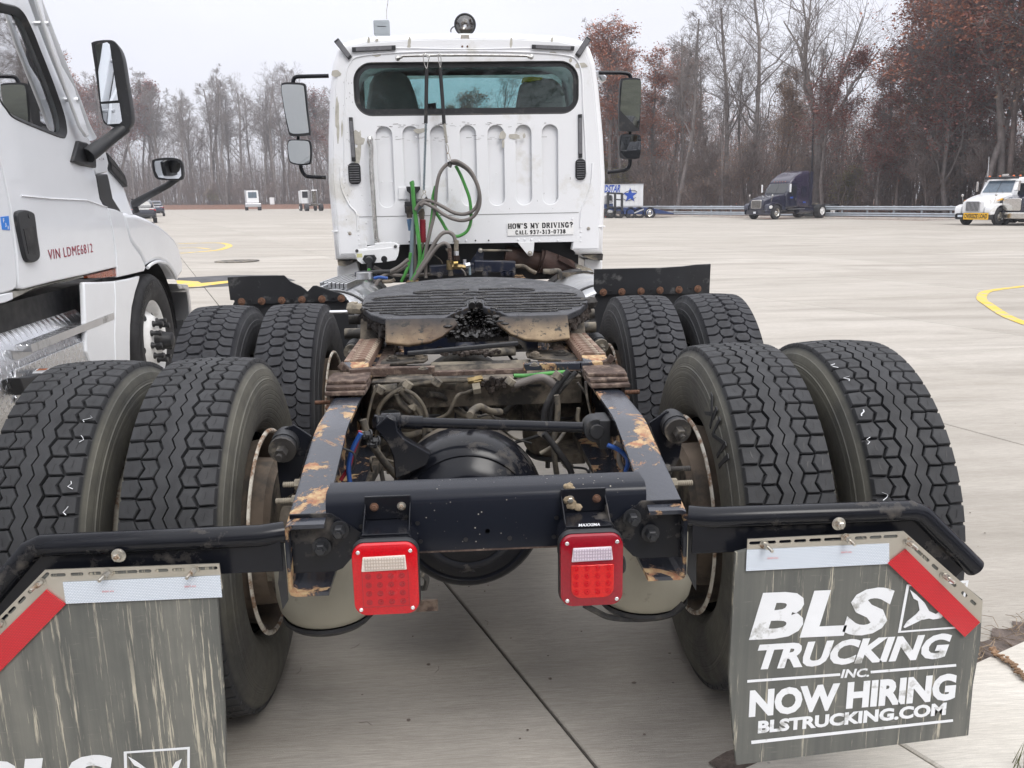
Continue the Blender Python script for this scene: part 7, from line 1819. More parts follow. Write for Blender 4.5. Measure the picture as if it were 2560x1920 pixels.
def tractor(name, label, loc, rz, paint, roof=True, sc=1., wheels=4.9, bumper=None, grille=m_chrome, cab_l=2.2):
    "conventional tractor facing +Y in its own coordinates, root under the front axle"
    T_ = thing(name, label, 'truck', loc, rz, local=True)
    T_.scale = (sc,) * 3
    cy = -1.15                                     # windscreen base
    B().loft([section(.98, .55, .72, 1.30, .12), section(.94, .66, .62, 1.42, .14), section(.6, .74, .60, 1.55, .16), section(0, .84, .60, 1.70, .18), section(-.7, .95, .60, 1.80, .18), section(cy, .98, .60, 1.84, .16)]).o('hood', paint, T_, smooth=50)
    for sg in (-1, 1):
        fp = [(.98, .62), (1.0, .95), (.92, 1.12), (.6, 1.22), (0, 1.27), (-.45, 1.22), (-.85, 1.05), (-1.0, .80), (-1.0, .62), (-.66, .62)] + [(.60 * cos(a), .52 + .62 * sin(a)) for a in [radians(168 - 14 * k) for k in range(12)]] + [(.64, .62)]
        B().prism([V((sg * 1.14, y, z)) for y, z in fp], (-sg * .40, 0, 0)).o('front_fender', paint, T_, smooth=30, bevel=.05, bseg=3)
        wheel(T_, sg * 1.13, 0, .51, .28, sg)
        for yy in (-wheels, -wheels - 1.32): wheel(T_, sg * 1.22, yy, .51, .56, sg, m_wheelwhite)
        B().lathe((sg * .78, -cab_l - 2.2, .62), (0, 1, 0), [(0, .02), (0, .28), (1.7, .28), (1.7, .02)], 20).o('fuel_tank', m_chrome if not roof else paint, T_, smooth=40)
        B().prism([V((sg * 1.0, y, z)) for y, z in ((.86, .80), (.93, .98), (.70, 1.05), (.52, .95), (.60, .80))], (sg * .15, 0, 0)).o('headlight', M('headlamp_glass', (.8, .8, .78), .1, coat=1.) if 'headlamp_glass' not in bpy.data.materials else bpy.data.materials['headlamp_glass'], T_, smooth=0, bevel=.015)
        B().box(sg * 1.30 - .06, sg * 1.30 + .06, cy - .1, cy + .0, 1.95, 2.55).o('side_mirror', m_chrome if not roof else m_white, T_, smooth=0, bevel=.03)
        B().tube([(sg * 1.0, cy - .05, 2.5), (sg * 1.3, cy - .05, 2.52)], .015, 6).tube([(sg * 1.0, cy - .05, 2.0), (sg * 1.3, cy - .05, 1.98)], .015, 6).o('mirror_brackets', m_blackmatt, T_, kind='stuff')
        B().tube([(sg * .95, .5, 1.25), (sg * 1.05, .5, 1.70)], .012, 6).ball((sg * 1.05, .5, 1.75), .085, 10, sc=(1, .5, 1)).o('fender_mirror', m_chrome, T_)
        dp = [(-1.32, .95), (-1.25, 1.7), (-1.55, 2.5), (-2.25, 2.5), (-2.3, 1.9), (-2.3, .95)]
        dr = B().prism([V((sg * 1.065, y, z)) for y, z in dp], (sg * .012, 0, 0)).o('door', paint, T_, smooth=0, bevel=.01)
        B().prism([V((sg * 1.08, y, z)) for y, z in ((-1.42, 1.78), (-1.66, 2.40), (-2.17, 2.40), (-2.17, 1.85), (-1.9, 1.72))], (sg * .006, 0, 0)).o('door_window', m_glass_dark, dr, smooth=0)
        B().box(sg * 1.085 - .012, sg * 1.085 + .012, -2.22, -2.12, 1.35, 1.55).o('door_handle', m_chrome, dr, smooth=0, bevel=.005)
        B().bar((sg * 1.08, -1.3, .72), (sg * 1.08, -3.3, .72), .06, .05).o('step_trim', m_alu, T_, smooth=0)
    B().loft([section(cy, 1.05, .85, 1.86, .1), section(cy - .12, 1.07, .8, 2.05, .1), section(cy - .50, 1.07, .8, 2.66, .16, .95), section(cy - .75, 1.07, .8, 2.75, .16, .94), section(cy - 1.2, 1.07, .8, 2.76, .14, .95)] ).o('cab', paint, T_, smooth=50)
    ws = [(-.90, 1.90, cy - .015), (-.80, 2.56, cy - .46), (.80, 2.56, cy - .46), (.90, 1.90, cy - .015)]
    g = B().prism([V((x, y + .03, z)) for x, z, y in ws], (0, .01, .01)).o('windscreen', m_glass_dark if roof else M('sky_tint_glass', (.10, .14, .18), .04), T_, smooth=0)
    B().bar((0, cy + .03, 1.9), (0, cy - .42, 2.56), .03, .02).o('windscreen_divider', m_rubber, g, smooth=0)
    for x in (-.4, .4): B().tube([(x, cy + .05, 1.88), (x + .25, cy - .15, 2.15)], .01, 5).o('wiper', m_rubber, g)
    gf = B().prism([V((x, .955, z)) for x, z in rrect(-.47, .47, .80, 1.42, .1)], (0, .05, 0)).o('grille_frame', grille, T_, smooth=0, bevel=.02)
    B().prism([V((x, 1.006, z)) for x, z in rrect(-.42, .42, .85, 1.37, .08)], (0, .004, 0)).o('grille_void', m_inkshade, gf, smooth=0)
    for k in range(11): B().box(-.40 + .08 * k - .012, -.40 + .08 * k + .012, 1.008, 1.022, .86, 1.36).o('grille_bar', grille, gf, smooth=0)
    B().loft([section(1.02, 1.05, .36, .70, .08), section(1.12, .95, .38, .70, .08), section(.75, 1.14, .34, .74, .06)][::1]).o('bumper', bumper or paint, T_, smooth=40)
    b = B()
    for sg in (-1, 1): b.box(sg * .42 - .04, sg * .42 + .04, -wheels - 2.1, -2.2, .72, .98)
    b.box(-.42, .42, -wheels - 2.05, -wheels - 1.95, .74, .96).box(-.42, .42, -wheels - .9, -wheels - .4, .9, .98)
    b.o('chassis_frame', m_navy if roof else m_blackmatt, T_, smooth=0, kind='stuff')
    B().lathe((0, -wheels - .5, 1.0), (0, 0, 1), [(0, .45), (.07, .45), (.08, .43), (.08, .01)], 24).o('coupling_plate', m_dark, T_)
    for sg in (-1, 1):
        B().box(sg * .92 - .3, sg * .92 + .3, -wheels - 2.08, -wheels - 2.05, .25, 1.0).o('mud_flap', m_rubber, T_, smooth=0)
    return T_

# navy high-roof tractor
m_navypaint = M('dark_navy_paint', (.012, .014, .034), .16, coat=.8, var=.1, rvar=.03)
m_navyroof = M('dark_navy_roof', (.025, .020, .045), .22, coat=.6, var=.1, rvar=.03)
pf, pr_ = V((22.92,60.36,-0.28)), V((26.57,59.16,-0.32))
NAVY_RZ = atan2(-(pf - pr_).x, (pf - pr_).y)
nv = tractor('tractor_truck', 'dark navy tractor with tall rounded sleeper roof parked before the guardrail', at(pf + V((-.05, .97, 0))), radians(121), m_navypaint, True, 1.0, wheels=5.3)
B().loft([section(-1.62, .95, 2.5, 2.70, .1), section(-1.85, 1.02, 2.4, 2.95, .2, .95), section(-2.25, 1.06, 1.0, 3.22, .3, .92), section(-2.8, 1.10, .75, 3.42, .3, .92), section(-3.3, 1.12, .75, 3.52, .3, .92), section(-3.75, 1.12, .75, 3.54, .3, .92)]).o('sleeper', m_navyroof, nv, smooth=50)
for sg in (-1, 1):
    B().box(sg * 1.12 - .02, sg * 1.12 + .02, -4.05, -3.7, .85, 3.45).o('side_extender', m_navypaint, nv, smooth=0, bevel=.01)
    B().prism([V((sg * 1.125, y, z)) for y, z in rrect(-3.35, -2.8, 1.6, 2.4, .08)], (sg * .008, 0, 0)).o('sleeper_hatch', m_navypaint, nv, smooth=0, bevel=.006)
    text('door_lettering', 'ROEHL' if False else 'CRST', .36, .12, M('blue_print2', (.03, .12, .6), .4) if 'blue_print2' not in bpy.data.materials else bpy.data.materials['blue_print2'], nv, MX((sg * 1.082, -1.5 if sg < 0 else -1.9, 1.50), (0, -sg * -1, 0), (0, 0, 1), (sg, 0, 0)), bold=.03)
    text('door_lettering', 'TRANS', .34, .10, bpy.data.materials['blue_print2'], nv, MX((sg * 1.135, -3.3 if sg > 0 else -2.95, 1.15), (0, sg, 0), (0, 0, 1), (sg, 0, 0)), bold=.03)
for x in (-.5, -.25, 0, .25, .5): B().ball((x, -1.60, 2.74), .035, 8).o('roof_marker', m_amber, nv)
B().box(-.12, .12, 1.125, 1.14, .45, .58).o('number_plate', m_whiteink, nv, smooth=0)

# white tractor with the OVERSIZE LOAD banner
po = V((29.1,43.01,-0.36))
wv = tractor('tractor_truck', 'white day cab tractor wearing a yellow OVERSIZE LOAD banner on its bumper', at(po + V((-.22, .99, 0))), radians(114), m_white, False, .93, wheels=4.3, bumper=m_blackmatt, grille=m_alu)
ban = B().box(-1.12, .42, 1.13, 1.15, .36, .74).o('oversize_banner', m_yellow, wv, smooth=0)
B().box(-1.13, .43, 1.128, 1.145, .35, .36).box(-1.13, .43, 1.128, 1.145, .74, .75).o('banner_hem', m_inkshade, ban, smooth=0, kind='stuff')
ov = text('banner_lettering', 'OVERSIZE LOAD', 1.42, .27, m_inkshade, wv, MX((.36, 1.153, .42), (-1, 0, 0), (0, 0, 1), (0, 1, 0)), bold=.03)
ov.parent = ban
B().box(.50, .80, 1.13, 1.14, .50, .62).o('number_plate', m_reflw, wv, smooth=0)
for k, (x, mt) in enumerate(((-.95, m_orange), (-.55, m_orange), (-.1, m_whiteink), (.3, m_orange), (.95, m_orange))): B().ball((x, -1.75, 2.83), .07, 10, sc=(1, 1, .8)).o('beacon', mt, wv)
B().box(-.35, .05, -1.7, -1.55, 2.80, 2.95).o('roof_horn', m_chrome, wv, bevel=.02)
B().box(-1.0, 1.0, -1.58, -1.35, 2.66, 2.80).o('sun_visor', m_blackmatt, wv, smooth=0, bevel=.02)
B().tube([(.9, -1.5, 2.7), (.95, -1.5, 4.0)], .012, 5).o('whip_antenna', m_whiteink, wv)
for sg in (-1, 1):
    q = [(sg * 1.152, a, c_) for a, c_ in ((.30, 1.30), (-.3, 1.42), (-1.0, 1.50), (-1.3, 1.58), (-1.0, 1.42), (-.6, 1.38), (-.9, 1.32), (-.2, 1.32))]
    B().prism([V((sg * 1.0 + sg * .0, a, c_ + .15)) for _, a, c_ in q], (sg * .06, 0, 0)).o('flame_stripe', M('flame_orange', (.65, .12, .02), .4) if sg < 0 else bpy.data.materials['flame_orange'], wv, smooth=0)
    B().prism([V((sg * 1.0, a, c_ + .13)) for a, c_ in ((.35, 1.28), (-.1, 1.42), (-.5, 1.44), (-.2, 1.33))], (sg * .063, 0, 0)).o('flame_stripe', m_yellow, wv, smooth=0)
B().box(-1.0, 1.0, -4.2, -2.6, 1.0, 2.0).o('headache_rack', m_blackmatt, wv, smooth=0, bevel=.03)
B().box(-1.02, 1.02, -2.7, -2.62, 1.9, 2.05).o('rack_rail', m_chrome, wv, smooth=0)
# nose of another truck cut by the right edge
pg = V((29.96,41.98,-0.37))
ng = thing('parked_truck', 'dark truck with a chromed nose cut off by the right edge of the frame', 'truck', at(pg + V((.5, .99, 0))), radians(114), local=True)
B().loft([section(.95, .6, .7, 1.3, .14), section(.9, .75, .6, 1.45, .16), section(.2, .9, .6, 1.6, .18), section(-1.2, 1.0, .6, 1.75, .18)]).o('hood', m_navypaint, ng, smooth=50)
B().loft([section(-1.2, 1.05, .8, 1.9, .1), section(-1.7, 1.05, .8, 2.7, .15, .95), section(-3.2, 1.05, .8, 2.75, .15, .95)]).o('cab', m_navypaint, ng, smooth=50)
B().box(-1.15, 1.15, 1.0, 1.12, .38, .72).o('bumper', m_chrome, ng, bevel=.05)
B().prism([V((x, .96, z)) for x, z in rrect(-.5, .5, .8, 1.45, .1)], (0, .05, 0)).o('grille_frame', m_chrome, ng, bevel=.02)
B().prism([V((x, -1.20, z)) for x, z in ((-.9, 1.92), (.9, 1.92), (.8, 2.55), (-.8, 2.55))], (0, -.02, 0)).o('windscreen', m_glass_dark, ng, smooth=0)
for sg in (-1, 1): wheel(ng, sg * 1.13, 0, .51, .28, sg); wheel(ng, sg * 1.2, -4.5, .51, .5, sg)

# box trailer with blue star, car hauler in front of it
m_starblue = M('blue_vinyl', (.01, .07, .42), .4)
ptl = V((41.58,189.23,-0.51))
tq_ = [(16.621,75,2.697),(16.653,75,0.662),(13.319,75,0.721)]
tx1, tz1 = tq_[0][0], tq_[0][2]
bx = thing('box_trailer', 'white box trailer with a blue star beyond the car hauler', 'trailer', (tx1 - 6, 75.6, gz(tx1, 75)))
zb = tq_[1][2]
B().box(tx1 - 13, tx1, 75, 77.5, zb, tz1).o('box_body', M('white_panel', (.72, .74, .76), .4, var=.03), bx, smooth=0, bevel=.04)
for k in range(30): B().box(tx1 - .4 - .42 * k - .008, tx1 - .4 - .42 * k + .008, 74.985, 75, zb + .1, tz1 - .12).o('panel_rivet_strip', m_alu, bx, smooth=0)
B().box(tx1 - 13, tx1, 74.97, 75.02, tz1 - .08, tz1 + .01).o('top_rail', m_alu, bx, smooth=0)
B().box(tx1 - 13, tx1, 74.97, 75.02, zb - .02, zb + .12).o('bottom_rail', m_alu, bx, smooth=0)
sc_ = V((15.407,74.96,1.703)); R_ = (V((15.398,74.96,2.383)) - sc_).length
star = []
for k in range(10):
    a = radians(90 + 36 * k); r = R_ * (1.0 if k % 2 == 0 else .40); star.append(V((sc_.x + r * cos(a), 74.965, sc_.z + r * sin(a))))
B().prism(star, (0, -.004, 0)).o('blue_star', m_starblue, bx, smooth=0)
B().tube([V((sc_.x + R_ * 1.0 * cos(a) , 74.955, sc_.z + R_ * .62 * sin(a) + .12 * cos(a))) for a in [radians(20 + 300 * k / 40) for k in range(41)]], .022, 6).o('star_swoosh', m_inkshade, bx)
tt = [(12.257,74.96,1.98),(14.616,74.96,1.94),(12.256,74.96,2.334)]
text('trailer_lettering', 'LANDSTAR', (V(tt[1]) - V(tt[0])).length * .98, .66, m_starblue, bx, MX((tt[1][0] - (V(tt[1]) - V(tt[0])).length * 1.04, 74.97, tt[0][2]), (1, 0, 0), (0, 0, 1), (0, -1, 0)), bold=.03, shear=.2)
for x in (-1.6, -3.0):
    B().lathe((tx1 + x, 75.1, zb - .62), (0, 1, 0), [(0, .02), (0, .25), (.02, .5), (.3, .5)], 24).o('tyre', m_tyre_bg, bx)
# car hauler deck
HYY = 78.
def hp(s): return s
hl = thing('car_hauler', 'navy blue ramp truck with sloping deck and black posts behind the cab edge', 'car hauler', (15.5, 69.5, gz(15.5, 69)))
m_deck = M('navy_deck_paint', (.012, .035, .13), .4)
B().prism([V(p) for p in [(11.886,69,0.738),(15.973,69,0.646),(17.151,69,0.36),(17.94,69,0.156),(17.902,69,0.08),(17.157,69,0.113),(16.275,69,0.167),(15.983,69,0.097),(15.396,69,0.089),(15.2,69,0.13),(13.543,69,0.161),(13.442,69,0.427),(12.859,69,0.438)]], (0, 2.4, 0)).o('deck', m_deck, hl, smooth=0, bevel=.02)
B().bar((14.564,68.95,0.237), (15.359,68.95,0.544), .04, .1).o('silver_ramp_arm', m_alu, hl, smooth=0)
for q in ([(12.943,69,1.892),(12.956,69,0.436)], [(13.525,69,1.835),(13.54,69,0.425)], [(12.363,69,1.902),(12.372,69,0.635)]): B().bar(q[0], q[1], .18, .18).o('post', m_blackmatt, hl, smooth=0)
B().bar((12.266,69,1.903), (13.573,69,1.825), .15, .14).bar((12.899,69,1.378), (13.53,69,1.32), .1, .1).o('post_crossbar', m_blackmatt, hl, smooth=0)
B().prism([V(p) for p in [(11.914,69.2,1.771),(12.69,69.2,1.795),(12.808,69.2,1.568),(12.812,69.2,1.097),(11.919,69.2,0.972)]], (0, 2.2, 0)).o('cab', M('silver_paint', (.5, .5, .52), .3, .3), hl, smooth=0, bevel=.08)
B().prism([V(p) for p in [(12.391,69.15,1.715),(12.682,69.15,1.71),(12.724,69.15,1.287),(12.355,69.15,1.293)]], (0, .04, 0)).o('door_window', m_glass_dark, hl, smooth=0)
B().prism([V(p) for p in [(11.902,69.1,0.972),(12.794,69.1,1.051),(12.826,69.1,0.72),(11.904,69.1,0.69)]], (0, .4, 0)).o('side_box', m_deck, hl, smooth=0)
B().prism([V(p) for p in [(12.235,69.05,0.637),(12.818,69.05,0.645),(12.85,69.05,0.229),(12.286,69.05,0.221)]], (0, .5, 0)).o('fuel_tank', m_alu, hl, bevel=.1)
for q in [(12.585,69.2,0.327),(13.287,69.2,0.276),(14.283,69.2,0.258),(14.997,69.2,0.245),(15.908,69.2,0.228)]:
    B().lathe((q[0], 69., q[2]), (0, 1, 0), [(.05, .28), (.0, .3), (.0, .42), (.04, .5), (.3, .5)], 24).o('tyre', m_tyre_bg, hl)
q = (15.876,68.97,0.232)
B().lathe(q, (0, 1, 0), [(.02, .30), (.0, .28), (.05, .2), (0, .1), (-.05, .08), (-.05, .01)], 20).o('chrome_wheel', m_chrome, hl)
cn = (12.71,71.6,-0.16)
o_ = thing('traffic_cone', 'small red traffic cone beside the ramp truck', 'traffic cone', at(cn))
B().box(cn[0] - .2, cn[0] + .2, cn[1] - .2, cn[1] + .2, gz(*cn[:2]), gz(*cn[:2]) + .04).o('base', m_rubber, o_)
B().lathe((cn[0], cn[1], gz(*cn[:2]) + .04), (0, 0, 1), [(0, .15), (.6, .03), (.6, .01)], 16).o('cone', M('cone_red', (.7, .03, .04), .5), o_)

# ---- two white yard tractors, utility box, rock
def yard(label, q, rz, kind):
    y = thing('yard_tractor', label, 'yard tractor', at(V(q)), rz, local=True, group='white yard tractors across the lot')
    y.scale = (1.2, 1.2, 1.15)
    if kind == 0:
        B().loft([section(0, .9, 1.2, 3.1, .12, .96), section(1.5, .9, 1.2, 3.15, .12, .96)]).o('cab', m_white, y)
        B().prism([V((x, -.01, z)) for x, z in rrect(-.62, .62, 1.95, 2.85, .08)], (0, -.02, 0)).o('windscreen', M('pane_grey', (.10, .14, .17), .1), y, smooth=0)
        B().box(-1.15, 1.15, -.2, 1.2, .55, 1.1).o('front_bumper', m_alu, y, smooth=0, bevel=.06)
        B().box(-1.1, -.9, .8, 1.9, 1.0, 3.2).o('exhaust_stack', m_alu, y, smooth=0)
        B().bar((0, -.03, 1.95), (0, -.03, 2.85), .03, .02).o('windscreen_divider', m_rubber, y)
        for sg in (-1, 1): B().lathe((sg * 1.2, .4, .5), (-sg, 0, 0), [(0, .2), (0, .45), (.05, .5), (.3, .5)], 20).o('tyre', m_tyre_bg, y); B().lathe((sg * 1.2, 3.6, .5), (-sg, 0, 0), [(0, .2), (0, .45), (.05, .5), (.5, .5)], 20).o('tyre', m_tyre_bg, y)
        B().box(-.45, .45, 1, 4.4, .6, .95).o('chassis_frame', m_dark, y)
    else:
        B().loft([section(2.3, .55, 1.1, 3.0, .1), section(3.8, .55, 1.1, 2.9, .1)]).o('cab', m_white, y).location = (-.55, 0, 0)
        B().prism([V((x - .55, 2.28, z)) for x, z in rrect(-.4, .4, 1.9, 2.8, .06)], (0, -.02, 0)).o('rear_window', m_glass_dark, y, smooth=0)
        for k, x in enumerate((-.2, .05, .3)): B().box(x, x + .1, 2.15, 2.25, 1.1, 2.9).o('rack_post', m_alu, y)
        B().tube(spline([(.35, 2.2, 2.95), (1.0, 2.2, 2.95), (1.12, 2.2, 2.8), (1.12, 2.2, 1.1)], 4), .05, 8).o('guard_hoop', m_alu, y)
        B().box(.5, .9, 2.3, 2.7, 1.1, 2.8).o('exhaust_stack', m_dark, y)
        B().box(-.45, .45, -.6, 3, .7, 1.0).o('chassis_frame', m_dusty, y)
        B().box(-.9, .9, -.2, .4, .85, 1.05).o('coupling_plate', m_alu, y)
        for sg in (-1, 1):
            B().lathe((sg * 1.25, 0, .5), (-sg, 0, 0), [(0, .2), (0, .45), (.05, .5), (.5, .5)], 20).o('tyre', m_tyre_bg, y); B().lathe((sg * 1.2, 3.2, .5), (-sg, 0, 0), [(.02, .25), (0, .45), (.05, .5), (.3, .5)], 20).o('tyre', m_tyre_bg, y)
        B().lathe((-1.22, 3.2, .5), (-1, 0, 0), [(0, .24), (-.03, .2), (-.03, .01)], 16).o('white_hub', m_wheelwhite, y)
yard('white yard tractor facing the camera before the bare wood', (-37.29,157.21,0.45), radians(14), 0)
yard('white yard tractor seen from behind with an open rear frame', (-23.98,142.61,0.29), radians(24), 1)
q = V((-42.85,199.24,0.52))
ub = thing('utility_box', 'small white utility box at the far edge of the lot', 'box', at(q))
B().box(q.x - .5, q.x + .5, q.y, q.y + .8, land(q.x, q.y), land(q.x, q.y) + 1.6).o('box_body', m_white, ub, smooth=0, bevel=.1)
ub.scale = (1, 1, 1)
# ---- SUVs at the left
def suv(label, loc, rz, mat, sc=1.):
    c = thing('parked_car', label, 'car', loc, rz, local=True, group='dark SUVs behind the white truck')
    B().loft([section(0, .80, .55, .95, .1), section(.08, .90, .42, 1.08, .12), section(.5, .95, .32, 1.12, .12), section(2.5, .96, .30, 1.05, .12), section(4.0, .93, .32, .98, .12), section(4.6, .80, .45, .80, .12)]).o('body', mat, c, smooth=50)
    B().loft([section(.30, .70, 1.0, 1.25, .1), section(.45, .78, 1.0, 1.50, .14, .9), section(.9, .82, 1.0, 1.68, .16, .86), section(2.2, .82, 1.0, 1.70, .16, .86), section(3.0, .80, .95, 1.40, .14, .9), section(3.5, .75, .95, 1.02, .03)]).o('cabin', mat, c, smooth=50)
    B().prism([V((x, .30 + (z - 1.1) * .35 - .02, z)) for x, z in ((-.62, 1.14), (.62, 1.14), (.52, 1.55), (-.52, 1.55))], (0, -.01, 0)).o('rear_window', m_glass_dark, c, smooth=0)
    for sg in (-1, 1):
        B().prism([V((sg * (.86 - .10 * (z - 1.08) / .5), y, z)) for y, z in ((.75, 1.12), (.95, 1.5), (2.4, 1.55), (3.0, 1.12))], (sg * .01, 0, 0)).o('side_window', m_glass_dark, c, smooth=0)
        B().prism([V((sg * x, .01, z)) for x, z in ((.45, .92), (.92, .86), (.93, 1.0), (.5, 1.02))], (0, .3, 0)).o('tail_light', m_lred2, c, smooth=0, bevel=.02)
        for yy in (.95, 3.75): wheel(c, sg * .96, yy, .36, .24, sg, m_alu, holes=False)
        B().tube([(sg * .68, .9, 1.72), (sg * .68, 2.4, 1.74)], .015, 6).o('roof_rail', m_chrome, c)
    B().box(-.85, .85, -.06, .1, .42, .62).o('rear_bumper', m_blackmatt, c, bevel=.04)
    B().tube([(.55, -.08, .42), (.55, .1, .42)], .05, 12).o('exhaust_tip', m_chrome, c)
    return c
m_suv1 = M('charcoal_car_paint', (.025, .028, .04), .2, coat=.8); m_suv2 = M('navy_car_paint', (.015, .02, .05), .2, coat=.8)
s1_ = V((-22.01,61.99,0.27)); s2_ = V((-32.4,94.78,0.39))
suv('charcoal SUV nearest the white truck hood with its rear showing', at(s1_ + V((-.9, 0, 0))), radians(20), m_suv1)
suv('navy SUV behind the charcoal one with silver roof rails', at(s2_ + V((-.9, 0, 0))), radians(18), m_suv2)

# ================================================================ the woods
def bark(name, c): return M(name, c, .9, var=.3, vs=2)
m_bark = bark('grey_bark', (.20, .18, .17)); m_bark2 = bark('brown_bark', (.19, .155, .14))
def leafm(name, a, b_):
    n = N(name); g = n.n.new('ShaderNodeNewGeometry').outputs['Random Per Island']
    n.set(Base_Color=n.mix(g, a, b_), Roughness=.8, Specular_IOR_Level=.2); return n.mat
m_leaf_rust = leafm('rust_oak_leaves', (.32, .125, .08), (.46, .22, .14))
m_leaf_red = leafm('dark_red_leaves', (.20, .08, .07), (.30, .13, .10))
m_leaf_tan = leafm('tan_brown_leaves', (.25, .16, .11), (.34, .23, .15))
m_leaf_ol = leafm('olive_brush_leaves', (.22, .20, .09), (.30, .26, .13))

def grow(rn, H, spread, first, trunk_r, levels=4, dens=1., droop=.0, fork=False):
    "returns branch polylines with radii, and the twig ends"
    out, tips = [], []
    def branch(p, d, L, r, lv):
        n = 5 if lv < 2 else 3
        P, R = [p.copy()], [r]
        q = p.copy(); dd = d.copy()
        for k in range(n):
            j = .10 if lv == 0 else .24
            dd = (dd + V((rn.gauss(0, j), rn.gauss(0, j), rn.gauss(0, j * .6) + (.10 if lv in (1, 2) else .02)))).normalized()
            q = q + dd * L / n
            P.append(q.copy()); R.append(r * (1 - (k + 1) / n * (.62 if lv == 0 else .72)))
        out.append((P, R, lv))
        if lv >= levels: tips.append((P[-1], dd)); tips.append((P[-2], dd)); return
        nb = {0: int(15 * dens), 1: int(7 * dens), 2: 6, 3: 4}.get(lv, 3)
        for k in range(nb):
            t = (first + (1 - first) * (k + rn.random()) / nb) if lv == 0 else rn.uniform(.25, 1)
            i = min(int(t * n), n - 1); f = t * n - i
            bp0 = P[i].lerp(P[i + 1], f); dl = (P[i + 1] - P[i]).normalized()
            u, w = frame(dl); a = rn.uniform(0, 2 * pi); an = rn.uniform(.45, .95) if lv == 0 else rn.uniform(.35, .9)
            nd = (dl * cos(an) + (u * cos(a) + w * sin(a)) * sin(an)).normalized()
            rr_ = (R[i] * (1 - f) + R[i + 1] * f)
            ll = {0: H * spread * (1.15 - .75 * (t - first) / max(1 - first, .01)) * rn.uniform(.7, 1.1)}.get(lv, L * rn.uniform(.35, .62))
            branch(bp0, nd, ll, rr_ * rn.uniform(.38, .6) if lv else rr_ * rn.uniform(.3, .5), lv + 1)
    if fork:
        P0 = [V((0, 0, 0)), V((.1, 0, H * .16)), V((.0, 0, H * .33))]
        out.append((P0, [trunk_r, trunk_r * .85, trunk_r * .8], 0))
        for k, (dx, s_) in enumerate(((-.55, .8), (-.18, .95), (.10, 1.), (.38, .95), (.62, .85))):
            d = V((dx, rn.uniform(-.4, .4), 1)).normalized()
            branch(P0[-1] - V((0, 0, .3 * k)), d, H * .62 * s_, trunk_r * .48, 1)
    else:
        branch(V((0, 0, 0)), V((rn.gauss(0, .03), rn.gauss(0, .03), 1)).normalized(), H, trunk_r, 0)
    return out, tips

def tree_mesh(name, seed, H, spread=.24, first=.4, tr=.26, levels=4, dens=1., leaves=None, lsize=.16, lper=3, lz=0., fork=False, maxleaf=9000, lclump=.35, bmat=None):
    rn = random.Random(seed)
    br, tips = grow(rn, H, spread, first, tr, levels, dens, fork=fork)
    b = B(); c = B()
    for P, R, lv in br:
        seg = 7 if lv == 0 else (5 if lv == 1 else 3)
        (b if lv <= 1 else c).tube(P, [max(r, .011) for r in R], seg, cap=False)
    out = [b.o('trunk', bmat or m_bark, None, smooth=60, fix=False), c.o('branches', bmat or m_bark, None, smooth=0, fix=False)]
    if leaves:
        l = B(); T = [t for t in tips if t[0].z > H * lz]
        rn.shuffle(T); T = T[:maxleaf // lper]
        vs, fs = [], []
        for p, d in T:
            if noise.noise(p * .35 + V((seed, 0, 0))) < -.22: continue
            for k in range(lper):
                q = p + V((rn.gauss(0, lclump), rn.gauss(0, lclump), rn.gauss(0, lclump * .8)))
                s_ = lsize * rn.uniform(.6, 1.4)
                u = V((rn.gauss(0, 1), rn.gauss(0, 1), rn.gauss(0, .7))).normalized(); w = frame(u)[0] * s_ * .5; u = u * s_
                i = len(vs); vs += [q - w * .3, q + u * .5 - w, q + u, q + u * .5 + w]; fs.append((i, i + 1, i + 2, i + 3))
        l.add(vs, fs); out.append(l.o('leaves', leaves, None, smooth=0, fix=False))
    for o in out: COL.objects.unlink(o)
    ms = [(o.name.split('.')[0], o.data) for o in out]
    for o in out: bpy.data.objects.remove(o)
    return ms
KIND = {
 'bare0': tree_mesh('bare', 11, 22, .20, .42, .24, 4), 'bare1': tree_mesh('bare', 12, 24, .17, .5, .28, 4), 'bare2': tree_mesh('bare', 13, 20, .26, .3, .22, 4, 1.1),
 'bare3': tree_mesh('bare', 14, 23, .22, .38, .3, 4), 'slim': tree_mesh('bare', 15, 17, .13, .35, .12, 3, 1.3, bmat=m_bark2),
 'fork': tree_mesh('fork', 31, 23, .3, .3, .48, 4, 1.3, fork=True), 'wide': tree_mesh('bare', 19, 24, .34, .30, .34, 4, 1.1),
 'rust': tree_mesh('leafy', 41, 20, .25, .22, .26, 4, 1.15, m_leaf_rust, .21, 5, .15, maxleaf=15000, lclump=.42), 'rust2': tree_mesh('leafy', 42, 23, .28, .28, .3, 4, 1.2, m_leaf_rust, .21, 5, .2, maxleaf=17000, lclump=.42),
 'red': tree_mesh('leafy', 43, 13, .36, .12, .18, 4, 1.2, m_leaf_red, .18, 4, .1, maxleaf=11000, lclump=.38), 'sparse': tree_mesh('leafy', 44, 21, .26, .3, .24, 4, 1., m_leaf_tan, .2, 3, .3, maxleaf=5000, lclump=.4, bmat=m_bark2),
 'redtall': tree_mesh('leafy', 46, 21, .26, .3, .26, 4, 1.1, m_leaf_red, .21, 4, .3, maxleaf=14000, lclump=.5),
 'brush': tree_mesh('brush', 45, 5, .5, .05, .05, 3, 1.4, m_leaf_tan, .10, 3, .0, maxleaf=1500, lclump=.3, bmat=m_bark2), 'olive': tree_mesh('brush', 47, 4, .5, .05, .05, 3, 1.4, m_leaf_ol, .13, 6, .0, maxleaf=5000, lclump=.35)}
